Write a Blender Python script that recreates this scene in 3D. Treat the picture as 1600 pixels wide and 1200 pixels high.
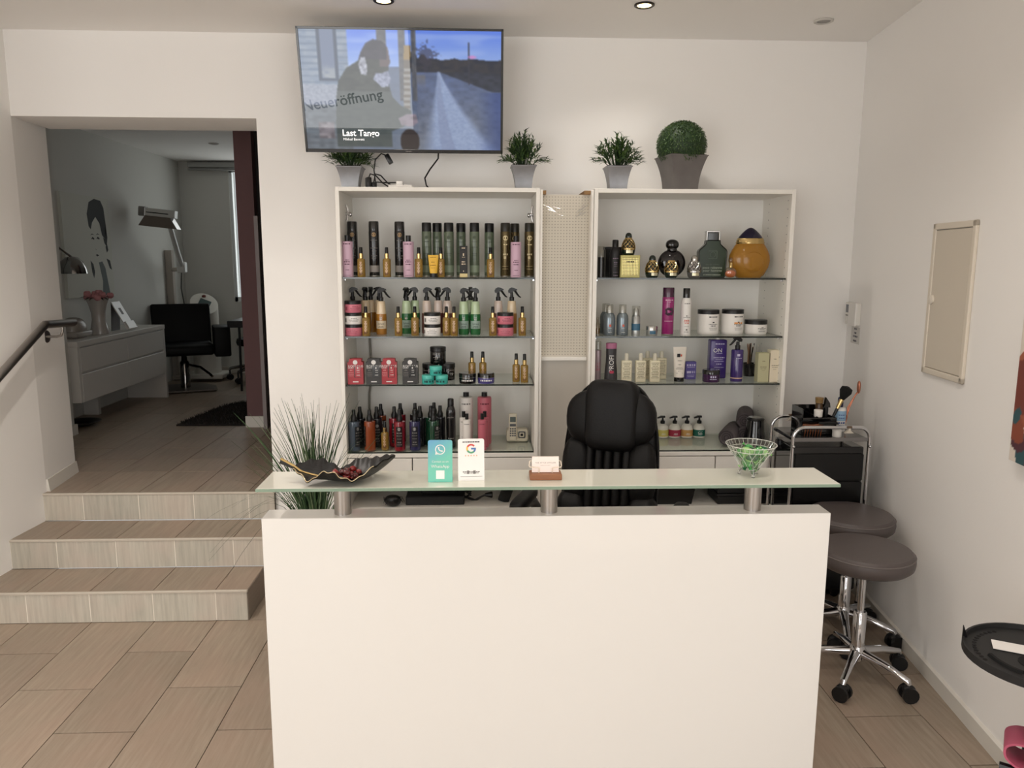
import bpy, bmesh, math, random
from mathutils import Vector, Matrix
random.seed(7)
for o in list(bpy.data.objects):
    bpy.data.objects.remove(o)
SC = bpy.context.scene
COL = SC.collection
PI = math.pi

# ------------------------------------------------------------------ camera
F_PX = 1200.0
YAW, PIT, ROL, CAM_H = math.radians(2.3), math.radians(9.1), math.radians(.18), 1.74
FW = Vector((math.sin(YAW)*math.cos(PIT), math.cos(YAW)*math.cos(PIT), -math.sin(PIT)))
_r0 = Vector((math.cos(YAW), -math.sin(YAW), 0)); _u0 = _r0.cross(FW)
RT = _r0*math.cos(ROL) + _u0*math.sin(ROL)
UP = -_r0*math.sin(ROL) + _u0*math.cos(ROL)
EYE = Vector((0, 0, CAM_H))
cam_d = bpy.data.cameras.new('camera')
cam_d.sensor_fit = 'HORIZONTAL'; cam_d.sensor_width = 36; cam_d.lens = 36*F_PX/1600
cam_d.clip_start = .02; cam_d.clip_end = 200
cam = bpy.data.objects.new('camera', cam_d); COL.objects.link(cam)
mw = Matrix((RT, UP, -FW)).transposed().to_4x4(); mw.translation = EYE
cam.matrix_world = mw
SC.camera = cam

# ------------------------------------------------------------------ world, window light, exposure
W = bpy.data.worlds.new('sky'); SC.world = W; W.use_nodes = True
bg = W.node_tree.nodes['Background']
bg.inputs[0].default_value = (.93, .97, 1, 1); bg.inputs[1].default_value = .8
SC.view_settings.view_transform = 'Standard'; SC.view_settings.look = 'None'
SC.view_settings.gamma = 1; SC.view_settings.use_curve_mapping = False
SC.view_settings.exposure = -.12

def area(name, loc, direction, sx, sy, power, col, portal=False):
    l = bpy.data.lights.new(name, 'AREA'); l.shape = 'RECTANGLE'; l.size = sx; l.size_y = sy
    l.energy = power; l.color = col
    if portal: l.cycles.is_portal = True
    o = bpy.data.objects.new(name, l); COL.objects.link(o); o.location = loc
    o.rotation_euler = Vector(direction).to_track_quat('-Z', 'Y').to_euler()
    return o
# daylight through the big shop window behind the camera, and through the far room's window
area('left_shop_window_daylight', (-2.5, -2.32, 1.48), (0, 1, 0), 3.1, 2.3, 96, (1, .985, .965))
area('right_shop_window_daylight', (1.8, -2.32, 1.48), (0, 1, 0), 2.7, 2.3, 52, (1, .985, .965))
area('rear_window_daylight', (-2.18, 8.93, 2.02), (0, -1, -.1), 1.1, 1.4, 7, (1, 1, .97))
sun_d = bpy.data.lights.new('sun', 'SUN'); sun_d.energy = 4.0; sun_d.color = (1, .88, .72); sun_d.angle = math.radians(.6)
sun = bpy.data.objects.new('sun', sun_d); COL.objects.link(sun)
sun.rotation_euler = Vector((-.25, 1, -1.1)).to_track_quat('-Z', 'Y').to_euler()

# ------------------------------------------------------------------ pixel -> place
def ray(x, y): return FW + RT*((x-800)/F_PX) - UP*((y-600)/F_PX)
def atY(x, y, Y): d = ray(x, y); return EYE + d*(Y/d.y)
def atZ(x, y, Z): d = ray(x, y); return EYE + d*((Z-CAM_H)/d.z)
def py_of(Y, z):
    v = Vector((.1, Y, z)) - EYE
    return 600 - F_PX*v.dot(UP)/v.dot(FW)
def X_at(px, Y, z): return atY(px, py_of(Y, z), Y).x

# ------------------------------------------------------------------ materials
def lin(c):
    r = []
    for k in c[:3]:
        k = k/255.0
        r.append(k/12.92 if k <= .04045 else ((k+.055)/1.055)**2.4)
    return (*r, 1)
MATS = {}
def mat(name, c, rough=.5, metal=0, coat=0, spec=.5, emit=0, trans=0, ior=1.45, noise=0, nscale=20, bump=0, bscale=60, stretch=None):
    if name in MATS: return MATS[name]
    m = bpy.data.materials.new(name); m.use_nodes = True; MATS[name] = m
    nt = m.node_tree; b = nt.nodes['Principled BSDF']
    C = lin(c)
    b.inputs['Base Color'].default_value = C
    b.inputs['Roughness'].default_value = rough; b.inputs['Metallic'].default_value = metal
    b.inputs['Coat Weight'].default_value = coat; b.inputs['Coat Roughness'].default_value = .05
    b.inputs['Specular IOR Level'].default_value = spec
    b.inputs['Transmission Weight'].default_value = trans; b.inputs['IOR'].default_value = ior
    if emit:
        b.inputs['Emission Color'].default_value = C; b.inputs['Emission Strength'].default_value = emit
    if noise or bump:
        tc = nt.nodes.new('ShaderNodeTexCoord'); mp = nt.nodes.new('ShaderNodeMapping')
        nt.links.new(tc.outputs['Object'], mp.inputs[0])
        if stretch: mp.inputs['Scale'].default_value = stretch
    if noise:
        n = nt.nodes.new('ShaderNodeTexNoise'); n.inputs['Scale'].default_value = nscale; n.inputs['Detail'].default_value = 6
        nt.links.new(mp.outputs[0], n.inputs['Vector'])
        mx = nt.nodes.new('ShaderNodeMix'); mx.data_type = 'RGBA'
        mx.inputs[6].default_value = tuple(k*(1-noise) for k in C[:3]) + (1,)
        mx.inputs[7].default_value = tuple(min(1, k*(1+noise)) for k in C[:3]) + (1,)
        nt.links.new(n.outputs[0], mx.inputs[0]); nt.links.new(mx.outputs[2], b.inputs['Base Color'])
    if bump:
        n2 = nt.nodes.new('ShaderNodeTexNoise'); n2.inputs['Scale'].default_value = bscale; n2.inputs['Detail'].default_value = 5
        nt.links.new(mp.outputs[0], n2.inputs['Vector'])
        bp = nt.nodes.new('ShaderNodeBump'); bp.inputs['Strength'].default_value = bump; bp.inputs['Distance'].default_value = .01
        nt.links.new(n2.outputs[0], bp.inputs['Height']); nt.links.new(bp.outputs[0], b.inputs['Normal'])
    return m
def thin_glass(name, tint=(240, 245, 242), gloss=.12, rough=.02, ior=1.45, solid=0, solid_c=(200, 205, 200)):
    """clear sheet: lets light straight through, mirrors more at grazing angles; solid = share of milky body"""
    if name in MATS: return MATS[name]
    m = bpy.data.materials.new(name); m.use_nodes = True; MATS[name] = m
    nt = m.node_tree; N = nt.nodes; N.remove(N['Principled BSDF']); out = N['Material Output']
    tr = N.new('ShaderNodeBsdfTransparent'); tr.inputs[0].default_value = lin(tint)
    gl = N.new('ShaderNodeBsdfGlossy'); gl.inputs['Roughness'].default_value = rough
    fr = N.new('ShaderNodeFresnel'); fr.inputs[0].default_value = ior
    mul = N.new('ShaderNodeMath'); mul.operation = 'MAXIMUM'; mul.inputs[1].default_value = gloss
    nt.links.new(fr.outputs[0], mul.inputs[0])
    ge = N.new('ShaderNodeNewGeometry'); inv = N.new('ShaderNodeMath'); inv.operation = 'SUBTRACT'; inv.inputs[0].default_value = 1
    nt.links.new(ge.outputs['Backfacing'], inv.inputs[1])      # only the outer skin mirrors, the inner one would mirror totally
    m3 = N.new('ShaderNodeMath'); m3.operation = 'MULTIPLY'; nt.links.new(mul.outputs[0], m3.inputs[0]); nt.links.new(inv.outputs[0], m3.inputs[1])
    mx = N.new('ShaderNodeMixShader'); nt.links.new(m3.outputs[0], mx.inputs[0])
    base = tr
    if solid:
        df = N.new('ShaderNodeBsdfDiffuse'); df.inputs[0].default_value = lin(solid_c)
        m2 = N.new('ShaderNodeMixShader'); m2.inputs[0].default_value = solid
        nt.links.new(tr.outputs[0], m2.inputs[1]); nt.links.new(df.outputs[0], m2.inputs[2]); base = m2
    nt.links.new(base.outputs[0], mx.inputs[1]); nt.links.new(gl.outputs[0], mx.inputs[2])
    nt.links.new(mx.outputs[0], out.inputs[0])
    return m
def tile_mat(name, a, b_, rough=.45, dirx=False):
    """stoneware with fine streaks along the long side, tone varies per tile"""
    if name in MATS: return MATS[name]
    m = bpy.data.materials.new(name); m.use_nodes = True; MATS[name] = m
    nt = m.node_tree; b = nt.nodes['Principled BSDF']; N = nt.nodes
    tc = N.new('ShaderNodeTexCoord'); mp = N.new('ShaderNodeMapping'); oi = N.new('ShaderNodeObjectInfo')
    nt.links.new(tc.outputs['Object'], mp.inputs[0])
    mp.inputs['Scale'].default_value = (60, 4, 60) if not dirx else (60, 60, 4)
    add = N.new('ShaderNodeVectorMath'); add.operation = 'ADD'
    nt.links.new(mp.outputs[0], add.inputs[0]); nt.links.new(oi.outputs['Location'], add.inputs[1])
    n = N.new('ShaderNodeTexNoise'); n.inputs['Scale'].default_value = 1.0; n.inputs['Detail'].default_value = 8; n.inputs['Roughness'].default_value = .65
    nt.links.new(add.outputs[0], n.inputs['Vector'])
    cr = N.new('ShaderNodeValToRGB'); cr.color_ramp.elements[0].position = .3; cr.color_ramp.elements[1].position = .72
    cr.color_ramp.elements[0].color = lin(a); cr.color_ramp.elements[1].color = lin(b_)
    nt.links.new(n.outputs[0], cr.inputs[0])
    hs = N.new('ShaderNodeHueSaturation')
    mr = N.new('ShaderNodeMapRange'); mr.inputs[3].default_value = .92; mr.inputs[4].default_value = 1.07
    nt.links.new(oi.outputs['Random'], mr.inputs[0]); nt.links.new(mr.outputs[0], hs.inputs['Value'])
    n3 = N.new('ShaderNodeTexNoise'); n3.inputs['Scale'].default_value = 3.0
    cr3 = N.new('ShaderNodeValToRGB'); cr3.color_ramp.elements[0].position = .42; cr3.color_ramp.elements[1].position = .62
    cr3.color_ramp.elements[0].color = (0, 0, 0, 1); cr3.color_ramp.elements[1].color = (.32, .32, .32, 1)
    mp3 = N.new('ShaderNodeMapping'); mp3.inputs['Scale'].default_value = (3.5, 2.2, 3.5); nt.links.new(tc.outputs['Object'], mp3.inputs[0])
    ad3 = N.new('ShaderNodeVectorMath'); ad3.operation = 'ADD'; nt.links.new(mp3.outputs[0], ad3.inputs[0]); nt.links.new(oi.outputs['Location'], ad3.inputs[1])
    nt.links.new(ad3.outputs[0], n3.inputs['Vector']); n3.inputs['Scale'].default_value = 1.3
    nt.links.new(n3.outputs[0], cr3.inputs[0])
    mx3 = N.new('ShaderNodeMix'); mx3.data_type = 'RGBA'; nt.links.new(cr3.outputs[0], mx3.inputs[0]); nt.links.new(cr.outputs[0], mx3.inputs[6])
    q = lin(b_); mx3.inputs[7].default_value = (q[0]*1.02, q[1]*.86, q[2]*.86, 1)
    nt.links.new(mx3.outputs[2], hs.inputs['Color']); nt.links.new(hs.outputs[0], b.inputs['Base Color'])
    b.inputs['Roughness'].default_value = rough
    bp = N.new('ShaderNodeBump'); bp.inputs['Strength'].default_value = .08; bp.inputs['Distance'].default_value = .002
    nt.links.new(n.outputs[0], bp.inputs['Height']); nt.links.new(bp.outputs[0], b.inputs['Normal'])
    return m
def colattr_mat(name, emit=0, rough=.3, coat=0):
    if name in MATS: return MATS[name]
    m = bpy.data.materials.new(name); m.use_nodes = True; MATS[name] = m
    nt = m.node_tree; b = nt.nodes['Principled BSDF']
    a = nt.nodes.new('ShaderNodeAttribute'); a.attribute_name = 'print'
    b.inputs['Roughness'].default_value = rough; b.inputs['Coat Weight'].default_value = coat
    if emit:
        b.inputs['Base Color'].default_value = (.01, .01, .01, 1)
        nt.links.new(a.outputs[0], b.inputs['Emission Color']); b.inputs['Emission Strength'].default_value = emit
    else:
        nt.links.new(a.outputs[0], b.inputs['Base Color'])
    return m

# ------------------------------------------------------------------ mesh builder
class MB:
    def __init__(s): s.v = []; s.f = []
    def add(s, vs, fs):
        k = len(s.v); s.v += [tuple(p) for p in vs]; s.f += [tuple(i+k for i in f) for f in fs]; return s
    def box(s, x0, x1, y0, y1, z0, z1):
        v = [(x, y, z) for x in (x0, x1) for y in (y0, y1) for z in (z0, z1)]
        return s.add(v, [(0, 1, 3, 2), (4, 6, 7, 5), (0, 4, 5, 1), (2, 3, 7, 6), (0, 2, 6, 4), (1, 5, 7, 3)])
    def rbox(s, x0, x1, y0, y1, z0, z1, b=.004, seg=2):
        bm = bmesh.new(); bmesh.ops.create_cube(bm, size=1)
        for v in bm.verts:
            v.co = Vector(((x0+x1)/2+v.co.x*(x1-x0), (y0+y1)/2+v.co.y*(y1-y0), (z0+z1)/2+v.co.z*(z1-z0)))
        bmesh.ops.bevel(bm, geom=bm.edges[:], offset=b, segments=seg, affect='EDGES', profile=.5)
        bm.verts.index_update()
        s.add([v.co for v in bm.verts], [[v.index for v in f.verts] for f in bm.faces]); bm.free(); return s
    def lathe(s, prof, n=20, cx=0, cy=0, z=0, sx=1, sy=1):
        """prof: (radius, height) bottom to top; closes at r=0 ends"""
        rings = []; vs = []; fs = []
        for r, h in prof:
            if r < 1e-6: rings.append([len(vs)]); vs.append((cx, cy, z+h))
            else:
                rings.append(list(range(len(vs), len(vs)+n)))
                vs += [(cx+sx*r*math.cos(2*PI*i/n), cy+sy*r*math.sin(2*PI*i/n), z+h) for i in range(n)]
        for a, b in zip(rings, rings[1:]):
            if len(a) == 1 and len(b) == 1: continue
            for i in range(n):
                j = (i+1) % n
                if len(a) == 1: fs.append((a[0], b[j], b[i]))
                elif len(b) == 1: fs.append((a[i], a[j], b[0]))
                else: fs.append((a[i], a[j], b[j], b[i]))
        if len(rings[0]) > 1: fs.append(tuple(reversed(rings[0])))
        if len(rings[-1]) > 1: fs.append(tuple(rings[-1]))
        return s.add(vs, fs)
    def shell(s, prof, n=24, cx=0, cy=0, z=0, sx=1, sy=1):
        """open lathe (closed profile loop), no end caps"""
        vs = []; fs = []; m = len(prof)
        for r, h in prof:
            vs += [(cx+sx*r*math.cos(2*PI*i/n), cy+sy*r*math.sin(2*PI*i/n), z+h) for i in range(n)]
        for k in range(m):
            k2 = (k+1) % m
            for i in range(n):
                j = (i+1) % n; fs.append((k*n+i, k*n+j, k2*n+j, k2*n+i))
        return s.add(vs, fs)
    def tube(s, pts, r, n=8, cap=True):
        pts = [Vector(p) for p in pts]; m = len(pts)
        rs = r if isinstance(r, (list, tuple)) else [r]*m
        vs = []; fs = []
        t0 = (pts[1]-pts[0]).normalized()
        ref = Vector((0, 0, 1)) if abs(t0.z) < .9 else Vector((1, 0, 0))
        u = t0.cross(ref).normalized()
        for i, p in enumerate(pts):
            t = ((pts[min(i+1, m-1)]-p).normalized() + (p-pts[max(i-1, 0)]).normalized())
            t = t.normalized() if t.length > 1e-6 else t0
            u = (u - t*u.dot(t)).normalized(); w = t.cross(u)
            for k in range(n):
                a = 2*PI*k/n; vs.append(p+u*(rs[i]*math.cos(a))+w*(rs[i]*math.sin(a)))
        for i in range(m-1):
            for k in range(n):
                j = (k+1) % n; fs.append((i*n+k, i*n+j, (i+1)*n+j, (i+1)*n+k))
        if cap: fs.append(tuple(range(n-1, -1, -1))); fs.append(tuple(range((m-1)*n, m*n)))
        return s.add(vs, fs)
    def prism(s, pts, y0, y1):
        """outline in x,z extruded along y"""
        n = len(pts); vs = [(x, y0, z) for x, z in pts] + [(x, y1, z) for x, z in pts]
        fs = [tuple(range(n)), tuple(range(2*n-1, n-1, -1))]
        fs += [(i, i+n, (i+1) % n+n, (i+1) % n) for i in range(n)]
        return s.add(vs, fs)
    def sq(s, c, rx, ry, rz, e1=1, e2=1, nu=20, nv=12, rot=None):
        """superellipsoid: e<1 squarer"""
        def p(w, e): return math.copysign(abs(w)**e, w)
        M = Matrix.Rotation(rot[1], 3, rot[0]) if rot else Matrix.Identity(3)
        c = Vector(c); vs = []; fs = []
        for j in range(1, nv):
            b = -PI/2+PI*j/nv
            for i in range(nu):
                a = 2*PI*i/nu
                q = Vector((rx*p(math.cos(b), e1)*p(math.cos(a), e2), ry*p(math.cos(b), e1)*p(math.sin(a), e2), rz*p(math.sin(b), e1)))
                vs.append(c+M@q)
        k = len(vs); vs.append(c+M@Vector((0, 0, -rz))); vs.append(c+M@Vector((0, 0, rz)))
        for j in range(nv-2):
            for i in range(nu):
                i2 = (i+1) % nu; fs.append((j*nu+i, j*nu+i2, (j+1)*nu+i2, (j+1)*nu+i))
        for i in range(nu):
            i2 = (i+1) % nu; fs.append((k, i2, i)); fs.append(((nv-2)*nu+i, (nv-2)*nu+i2, k+1))
        return s.add(vs, fs)
    def wrap(s, r, z0, z1, a0, a1, n=6):
        """strip bent round a cylinder of radius r facing -y; a in radians from the front"""
        vs = []; 
        for i in range(n+1):
            a = a0+(a1-a0)*i/n
            for zz in (z0, z1): vs.append((r*math.sin(a), -r*math.cos(a), zz))
        return s.add(vs, [(2*i, 2*i+2, 2*i+3, 2*i+1) for i in range(n)])
    def grid(s, fn, nu, nv):
        vs = [fn(i/nu, j/nv) for j in range(nv+1) for i in range(nu+1)]
        return s.add(vs, [(j*(nu+1)+i, j*(nu+1)+i+1, (j+1)*(nu+1)+i+1, (j+1)*(nu+1)+i) for j in range(nv) for i in range(nu)])
    def sqlathe(s, prof, hy=None):
        """square section: prof (half width, height); hy = half depth as share of half width"""
        q = hy or 1; vs = []; fs = []
        for w, h in prof: vs += [(-w, -w*q, h), (w, -w*q, h), (w, w*q, h), (-w, w*q, h)]
        m = len(prof)
        for k in range(m-1):
            for i in range(4): fs.append((4*k+i, 4*k+(i+1) % 4, 4*k+4+(i+1) % 4, 4*k+4+i))
        fs.append((3, 2, 1, 0)); fs.append(tuple(range(4*m-4, 4*m)))
        return s.add(vs, fs)
    def mesh(s, name, material, smooth=False):
        me = bpy.data.meshes.new(name); me.from_pydata(s.v, [], s.f); me.validate()
        bm = bmesh.new(); bm.from_mesh(me); bmesh.ops.recalc_face_normals(bm, faces=bm.faces); bm.to_mesh(me); bm.free()
        if smooth:
            me.polygons.foreach_set('use_smooth', [True]*len(me.polygons))
            try: me.set_sharp_from_angle(angle=math.radians(40))
            except Exception: pass
        me.materials.append(material); return me

def link(name, data, parent=None, loc=(0, 0, 0), rot=None, scale=None):
    o = bpy.data.objects.new(name, data); COL.objects.link(o)
    o.location = loc
    if rot: o.rotation_euler = rot
    if scale: o.scale = scale
    if parent: o.parent = parent
    return o
def O(name, mb, m, parent=None, loc=(0, 0, 0), rot=None, smooth=False):
    return link(name, mb.mesh(name, m, smooth), parent, loc, rot)
def tag(o, label, cat, group=None):
    o['label'] = label; o['category'] = cat
    if group: o['group'] = group
    return o
def thing(name, label, cat, loc=(0, 0, 0), rz=0, group=None):
    e = bpy.data.objects.new(name, None); COL.objects.link(e); e.empty_display_size = .05
    e.location = loc; e.rotation_euler = (0, 0, rz)
    return tag(e, label, cat, group)
def struct(name, mb, m, loc=(0, 0, 0), label=None):
    o = O(name, mb, m, None, loc); o['kind'] = 'structure'
    if label: o['label'] = label
    return o
_txt = {}
def text_mb(s, size, align='CENTER', bend=0, depth=.0004, spacing=1.0, bold=0):
    """lettering as geometry, standing in x,z and facing -y; bend = radius of the cylinder it lies on"""
    key = (s, align, spacing, bold)
    if key not in _txt:
        c = bpy.data.curves.new('t', 'FONT'); c.body = s; c.size = 1; c.align_x = align; c.space_character = spacing; c.offset = bold
        c.resolution_u = 3
        o = bpy.data.objects.new('t', c); COL.objects.link(o)
        bpy.context.view_layer.update()
        me = o.evaluated_get(bpy.context.evaluated_depsgraph_get()).to_mesh()
        _txt[key] = ([tuple(v.co) for v in me.vertices], [tuple(p.vertices) for p in me.polygons])
        bpy.data.objects.remove(o)
    vs, fs = _txt[key]; b = MB()
    if bend: b.add([((bend)*math.sin(x*size/bend), -bend*math.cos(x*size/bend), y*size) for x, y, z in vs], fs)
    else: b.add([(x*size, 0, y*size) for x, y, z in vs], fs)
    return b
def move(mb, dx=0, dy=0, dz=0):
    mb.v = [(x+dx, y+dy, z+dz) for x, y, z in mb.v]; return mb
def xform(mb, M):
    mb.v = [tuple(M @ Vector(p)) for p in mb.v]; return mb
def pseudo_lines(r, rows, bendless=False):
    """tiny unreadable print: rows of (z, width, height)"""
    b = MB(); rnd = random.Random(int(sum(z*1e4 for z, w, h in rows)) or 1)
    for z, w, h in rows:
        x = -w/2
        while x < w/2:
            l = h*rnd.uniform(.5, 2.2); l = min(l, w/2-x)
            if l <= h*.2: break
            if bendless: b.add([(x, -r, z-h/2), (x+l, -r, z-h/2), (x+l, -r, z+h/2), (x, -r, z+h/2)], [(0, 1, 2, 3)])
            else: b.wrap(r, z-h/2, z+h/2, x/r, (x+l)/r, 2)
            x += l+h*.45
    return b

# shared materials
WALL = mat('wall_paint', (246, 243, 239), .9, bump=.05, bscale=220)
CEIL = mat('ceiling_paint', (246, 243, 239), .95)
WHITE = mat('white_laminate', (232, 228, 222), .35)
GLOSSW = mat('white_gloss_lacquer', (230, 227, 222), .12, coat=.4)
BLACKP = mat('black_plastic', (14, 14, 15), .32)
BLACKG = mat('black_gloss', (9, 9, 11), .1, coat=.6)
CHROME = mat('chrome', (215, 215, 218), .07, metal=1)
STEEL = mat('brushed_steel', (168, 164, 160), .32, metal=1)
GOLD = mat('gold', (206, 178, 122), .22, metal=1)
INKW = mat('white_print', (228, 226, 222), .6)
INKK = mat('black_print', (26, 25, 26), .6)
INKG = mat('grey_print', (120, 116, 112), .6)
PAPER = mat('white_paper', (238, 234, 230), .7)
TRIM = mat('trim_paint', (220, 215, 206), .55)
# ================================================================== the setting
YB = 4.2              # front face of the wall with the doorway
UPZ = .471            # floor of the rear room
RISE = .157
DX0, DX1, DZ = -2.405, -1.163, 2.466
CZ = 2.885
def rw_x(Y): return 2.035-.118*(4.2-Y)      # right wall runs slightly askew
def lw_x(Y): return -2.405-.075*(4.2-Y)
YF = -2.3
YL = 2.45              # the left wall ends here and the shop widens
# wall with the doorway
b = MB(); b.box(DX1, 2.3, YB, 4.6, 0, CZ); b.box(DX0-.02, DX1, YB, 4.6, DZ, CZ); b.box(-3.4, DX0, YB, 4.2+.0, 0, CZ) if False else None
struct('wall_back', b, WALL)
b = MB(); xa, xb = lw_x(YL), DX0
b.add([(xa, YL, 0), (xb, YB, 0), (xb-.045, 4.6, 0), (-4.6, 4.6, 0), (-4.6, YL, 0)] + [(xa, YL, CZ), (xb, YB, CZ), (xb-.045, 4.6, CZ), (-4.6, 4.6, CZ), (-4.6, YL, CZ)],
      [(0, 1, 6, 5), (1, 2, 7, 6), (2, 3, 8, 7), (3, 4, 9, 8), (4, 0, 5, 9), (5, 6, 7, 8, 9), (4, 3, 2, 1, 0)])
struct('wall_left', b, WALL)
YR = .9               # the right wall ends here and the shop widens
b = MB(); b.add([(rw_x(YR), YR, 0), (rw_x(4.3), 4.3, 0), (4.2, 4.3, 0), (4.2, YR, 0), (rw_x(YR), YR, CZ), (rw_x(4.3), 4.3, CZ), (4.2, 4.3, CZ), (4.2, YR, CZ)],
      [(0, 1, 5, 4), (1, 2, 6, 5), (2, 3, 7, 6), (3, 0, 4, 7), (4, 5, 6, 7), (3, 2, 1, 0)])
struct('wall_right', b, WALL)
struct('wall_side_right', MB().box(4.0, 4.2, YF-.2, YR, 0, CZ), WALL)
struct('wall_side_left', MB().box(-4.6, -4.4, YF-.2, YL, 0, CZ), WALL)
struct('ceiling', MB().box(-4.6, 4.2, YF-.2, 4.6, CZ, CZ+.12), CEIL)
# shop front behind the camera: wall with a wide window opening
b = MB(); b.box(-4.6, -4.1, YF-.2, YF, 0, CZ); b.box(3.2, 4.2, YF-.2, YF, 0, CZ); b.box(-.9, .4, YF-.2, YF, 0, CZ)
for xa_, xb_ in ((-4.1, -.9), (.4, 3.2)): b.box(xa_, xb_, YF-.2, YF, 2.68, CZ); b.box(xa_, xb_, YF-.2, YF, 0, .3)
struct('wall_front', b, WALL)
fr = mat('window_frame', (90, 88, 86), .4)
b = MB()
for x in (-4.1, -2.5, -.96, .4, 1.77, 3.14): b.box(x, x+.06, YF+.0, YF+.05, .3, 2.68)
for xa_, xb_ in ((-4.1, -.9), (.4, 3.2)): b.box(xa_, xb_, YF+.0, YF+.05, .3, .36); b.box(xa_, xb_, YF+.0, YF+.05, 2.62, 2.68)
w1 = struct('window_1', b, fr)
lt = text_mb('Neueröffnung', .185, bold=.012)
xform(lt, Matrix.Translation((-1.83, YF+.045, .66)) @ Matrix.Rotation(math.radians(-9), 4, 'Y'))
O('window_lettering', lt, mat('grey_window_film', (96, 92, 88), .7), w1)

# ---- lower floor: grout bed and single tiles
GROUT = mat('grout', (66, 56, 46), .9)
TILE = tile_mat('floor_tile_stoneware', (142, 127, 111), (166, 151, 134), .42)
fl = struct('floor', MB().box(-4.6, 4.2, YF-.2, 4.2, -.12, -.004), GROUT)
tm = MB().rbox(-.1484, .1484, -.2974, .2974, -.01, 0, .0007, 1).mesh('tile', TILE)
for k in range(-11, 17):
    x = -.996+.3*k+.15
    if x > 4.0 or x < -4.3: continue
    off = 2.68 if k % 2 == 0 else 2.98
    for j in range(-12, 3):
        y = off+.6*j+.3
        if y < YF or y > 4.2 or (x > 2.05 and y > .8) or (x < -2.7 and y > 2.3): continue
        if x < -1.3 and y > 3.9: continue
        link('tile', tm, fl, (x, y, 0))
# ---- three steps up to the doorway
RT_ = tile_mat('step_riser_stoneware', (172, 166, 153), (202, 196, 182), .45, dirx=True)
NOSE = mat('nosing_profile', (196, 186, 172), .4, noise=.08, nscale=40)
JX = [-.996-.3*k for k in range(0, 6)]
def tiles_x(x0, x1):
    xs = [x0]+sorted(x for x in JX if x0+.02 < x < x1-.02)+[x1]
    return list(zip(xs, xs[1:]))
for i, (yf, x1, lab) in enumerate([(3.575, -1.142, 'lowest tiled step up to the rear room, with open right end'), (3.872, -1.10, 'middle tiled step between the lowest step and the doorway'), (4.165, -1.152, 'top tiled step at the doorway threshold')]):
    z1 = RISE*(i+1); z0 = z1-RISE; yb = [3.872, 4.165, 4.6][i]
    x0 = lw_x(yf)-.0 if i < 2 else DX0-.05
    t = thing('stair_step', lab, 'step', ((x0+x1)/2, yf, z0), 0, 'tiled steps to the rear room')
    ox, oy, oz = t.location
    def L(mb): return move(mb, -ox, -oy, -oz)
    O('joint_fill', L(MB().box(x0, x1-.003, yf+.0012, yf+.007, z0+.004, z1-.012)), mat('light_joint', (236, 228, 214), .8), t)
    O('core', L(MB().box(x0, x1-.004, yf+.006, yb+.02, z0 if i else 0.0, z1-.008)), GROUT, t)
    for a, c in tiles_x(x0, x1):
        O('riser_tile', L(MB().rbox(a+.0022, c-.0022, yf, yf+.008, z0+.002, z1-.012, .0006, 1)), RT_, t)
        O('tread_tile', L(MB().rbox(a+.0015, c-.0015, yf+.008, yb-.001, z1-.01, z1, .001, 1)), TILE, t)
    if i == 0: O('side_tile', L(MB().rbox(x1-.006, x1+.002, yf+.004, yb, z0+.001, z1-.003, .001, 1)), tile_mat('step_side_stoneware', (120, 110, 98), (140, 128, 115), .5), t)
    O('nosing', L(MB().rbox(x0, x1+.002, yf-.004, yf+.009, z1-.012, z1+.001, .003, 2)), NOSE, t)
# ---- rear room
uf = struct('floor_rear_room', MB().box(-3.6, 1.2, 4.59, 9.0, .3, UPZ-.003), mat('rear_grout', (70, 62, 54), .8))
TILE2 = TILE
tm2 = MB().rbox(-.1484, .1484, -.2974, .2974, -.01, 0, .0007, 1).mesh('tile', TILE2)
tm3 = MB().rbox(-.1484, .1484, -.1484, .1484, -.01, 0, .0012, 1).mesh('tile', TILE2)
for k in range(-8, 5):
    x = -.996+.3*k+.15
    if x > .2: continue
    off = 4.6 if k % 2 == 0 else 4.9
    if k % 2: link('tile', tm3, uf, (x, 4.75, UPZ))
    for j in range(0, 8):
        y = off+.6*j+.3
        if y > 8.8: continue
        link('tile', tm2, uf, (x, y, UPZ))
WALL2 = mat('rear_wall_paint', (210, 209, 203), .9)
struct('wall_rear_room_left', MB().box(-3.6, -3.3, 4.6, 9.0, UPZ, 2.8), WALL2)
struct('wall_rear_room_pier', MB().box(-3.3, -2.985, 4.6, 5.64, UPZ, 2.8), WALL2)
b = MB(); b.box(-3.6, -2.765, 8.78, 9.0, UPZ, 2.8); b.box(-1.6, 1.2, 8.78, 9.0, UPZ, 2.8); b.box(-2.765, -1.6, 8.78, 9.0, UPZ, 1.28); b.box(-2.765, -1.6, 8.78, 9.0, 2.74, 2.8)
struct('wall_rear_room_far', b, WALL2)
struct('wall_rear_room_right', MB().box(1.0, 1.2, 4.6, 9.0, UPZ, 2.8), WALL2)
struct('ceiling_rear_room', MB().box(-3.6, 1.2, 4.6, 9.0, 2.8, 2.9), CEIL)
b = MB(); b.box(-2.765, -2.735, 8.8, 8.86, 1.28, 2.74); b.box(-1.63, -1.6, 8.8, 8.86, 1.28, 2.74); b.box(-2.765, -1.6, 8.8, 8.86, 1.28, 1.33); b.box(-2.765, -1.6, 8.8, 8.86, 2.69, 2.74)
w2 = struct('window_2', b, mat('white_window_frame', (225, 228, 228), .4))
O('pane', MB().box(-2.74, -1.62, 8.82, 8.826, 1.3, 2.72), thin_glass('window_pane', (250, 252, 252), .05), w2)
PURP = mat('aubergine_paint', (112, 84, 84), .85)
struct('wall_purple', MB().box(-1.80, -1.672, 5.87, 6.1, UPZ, 2.8), PURP)
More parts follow.
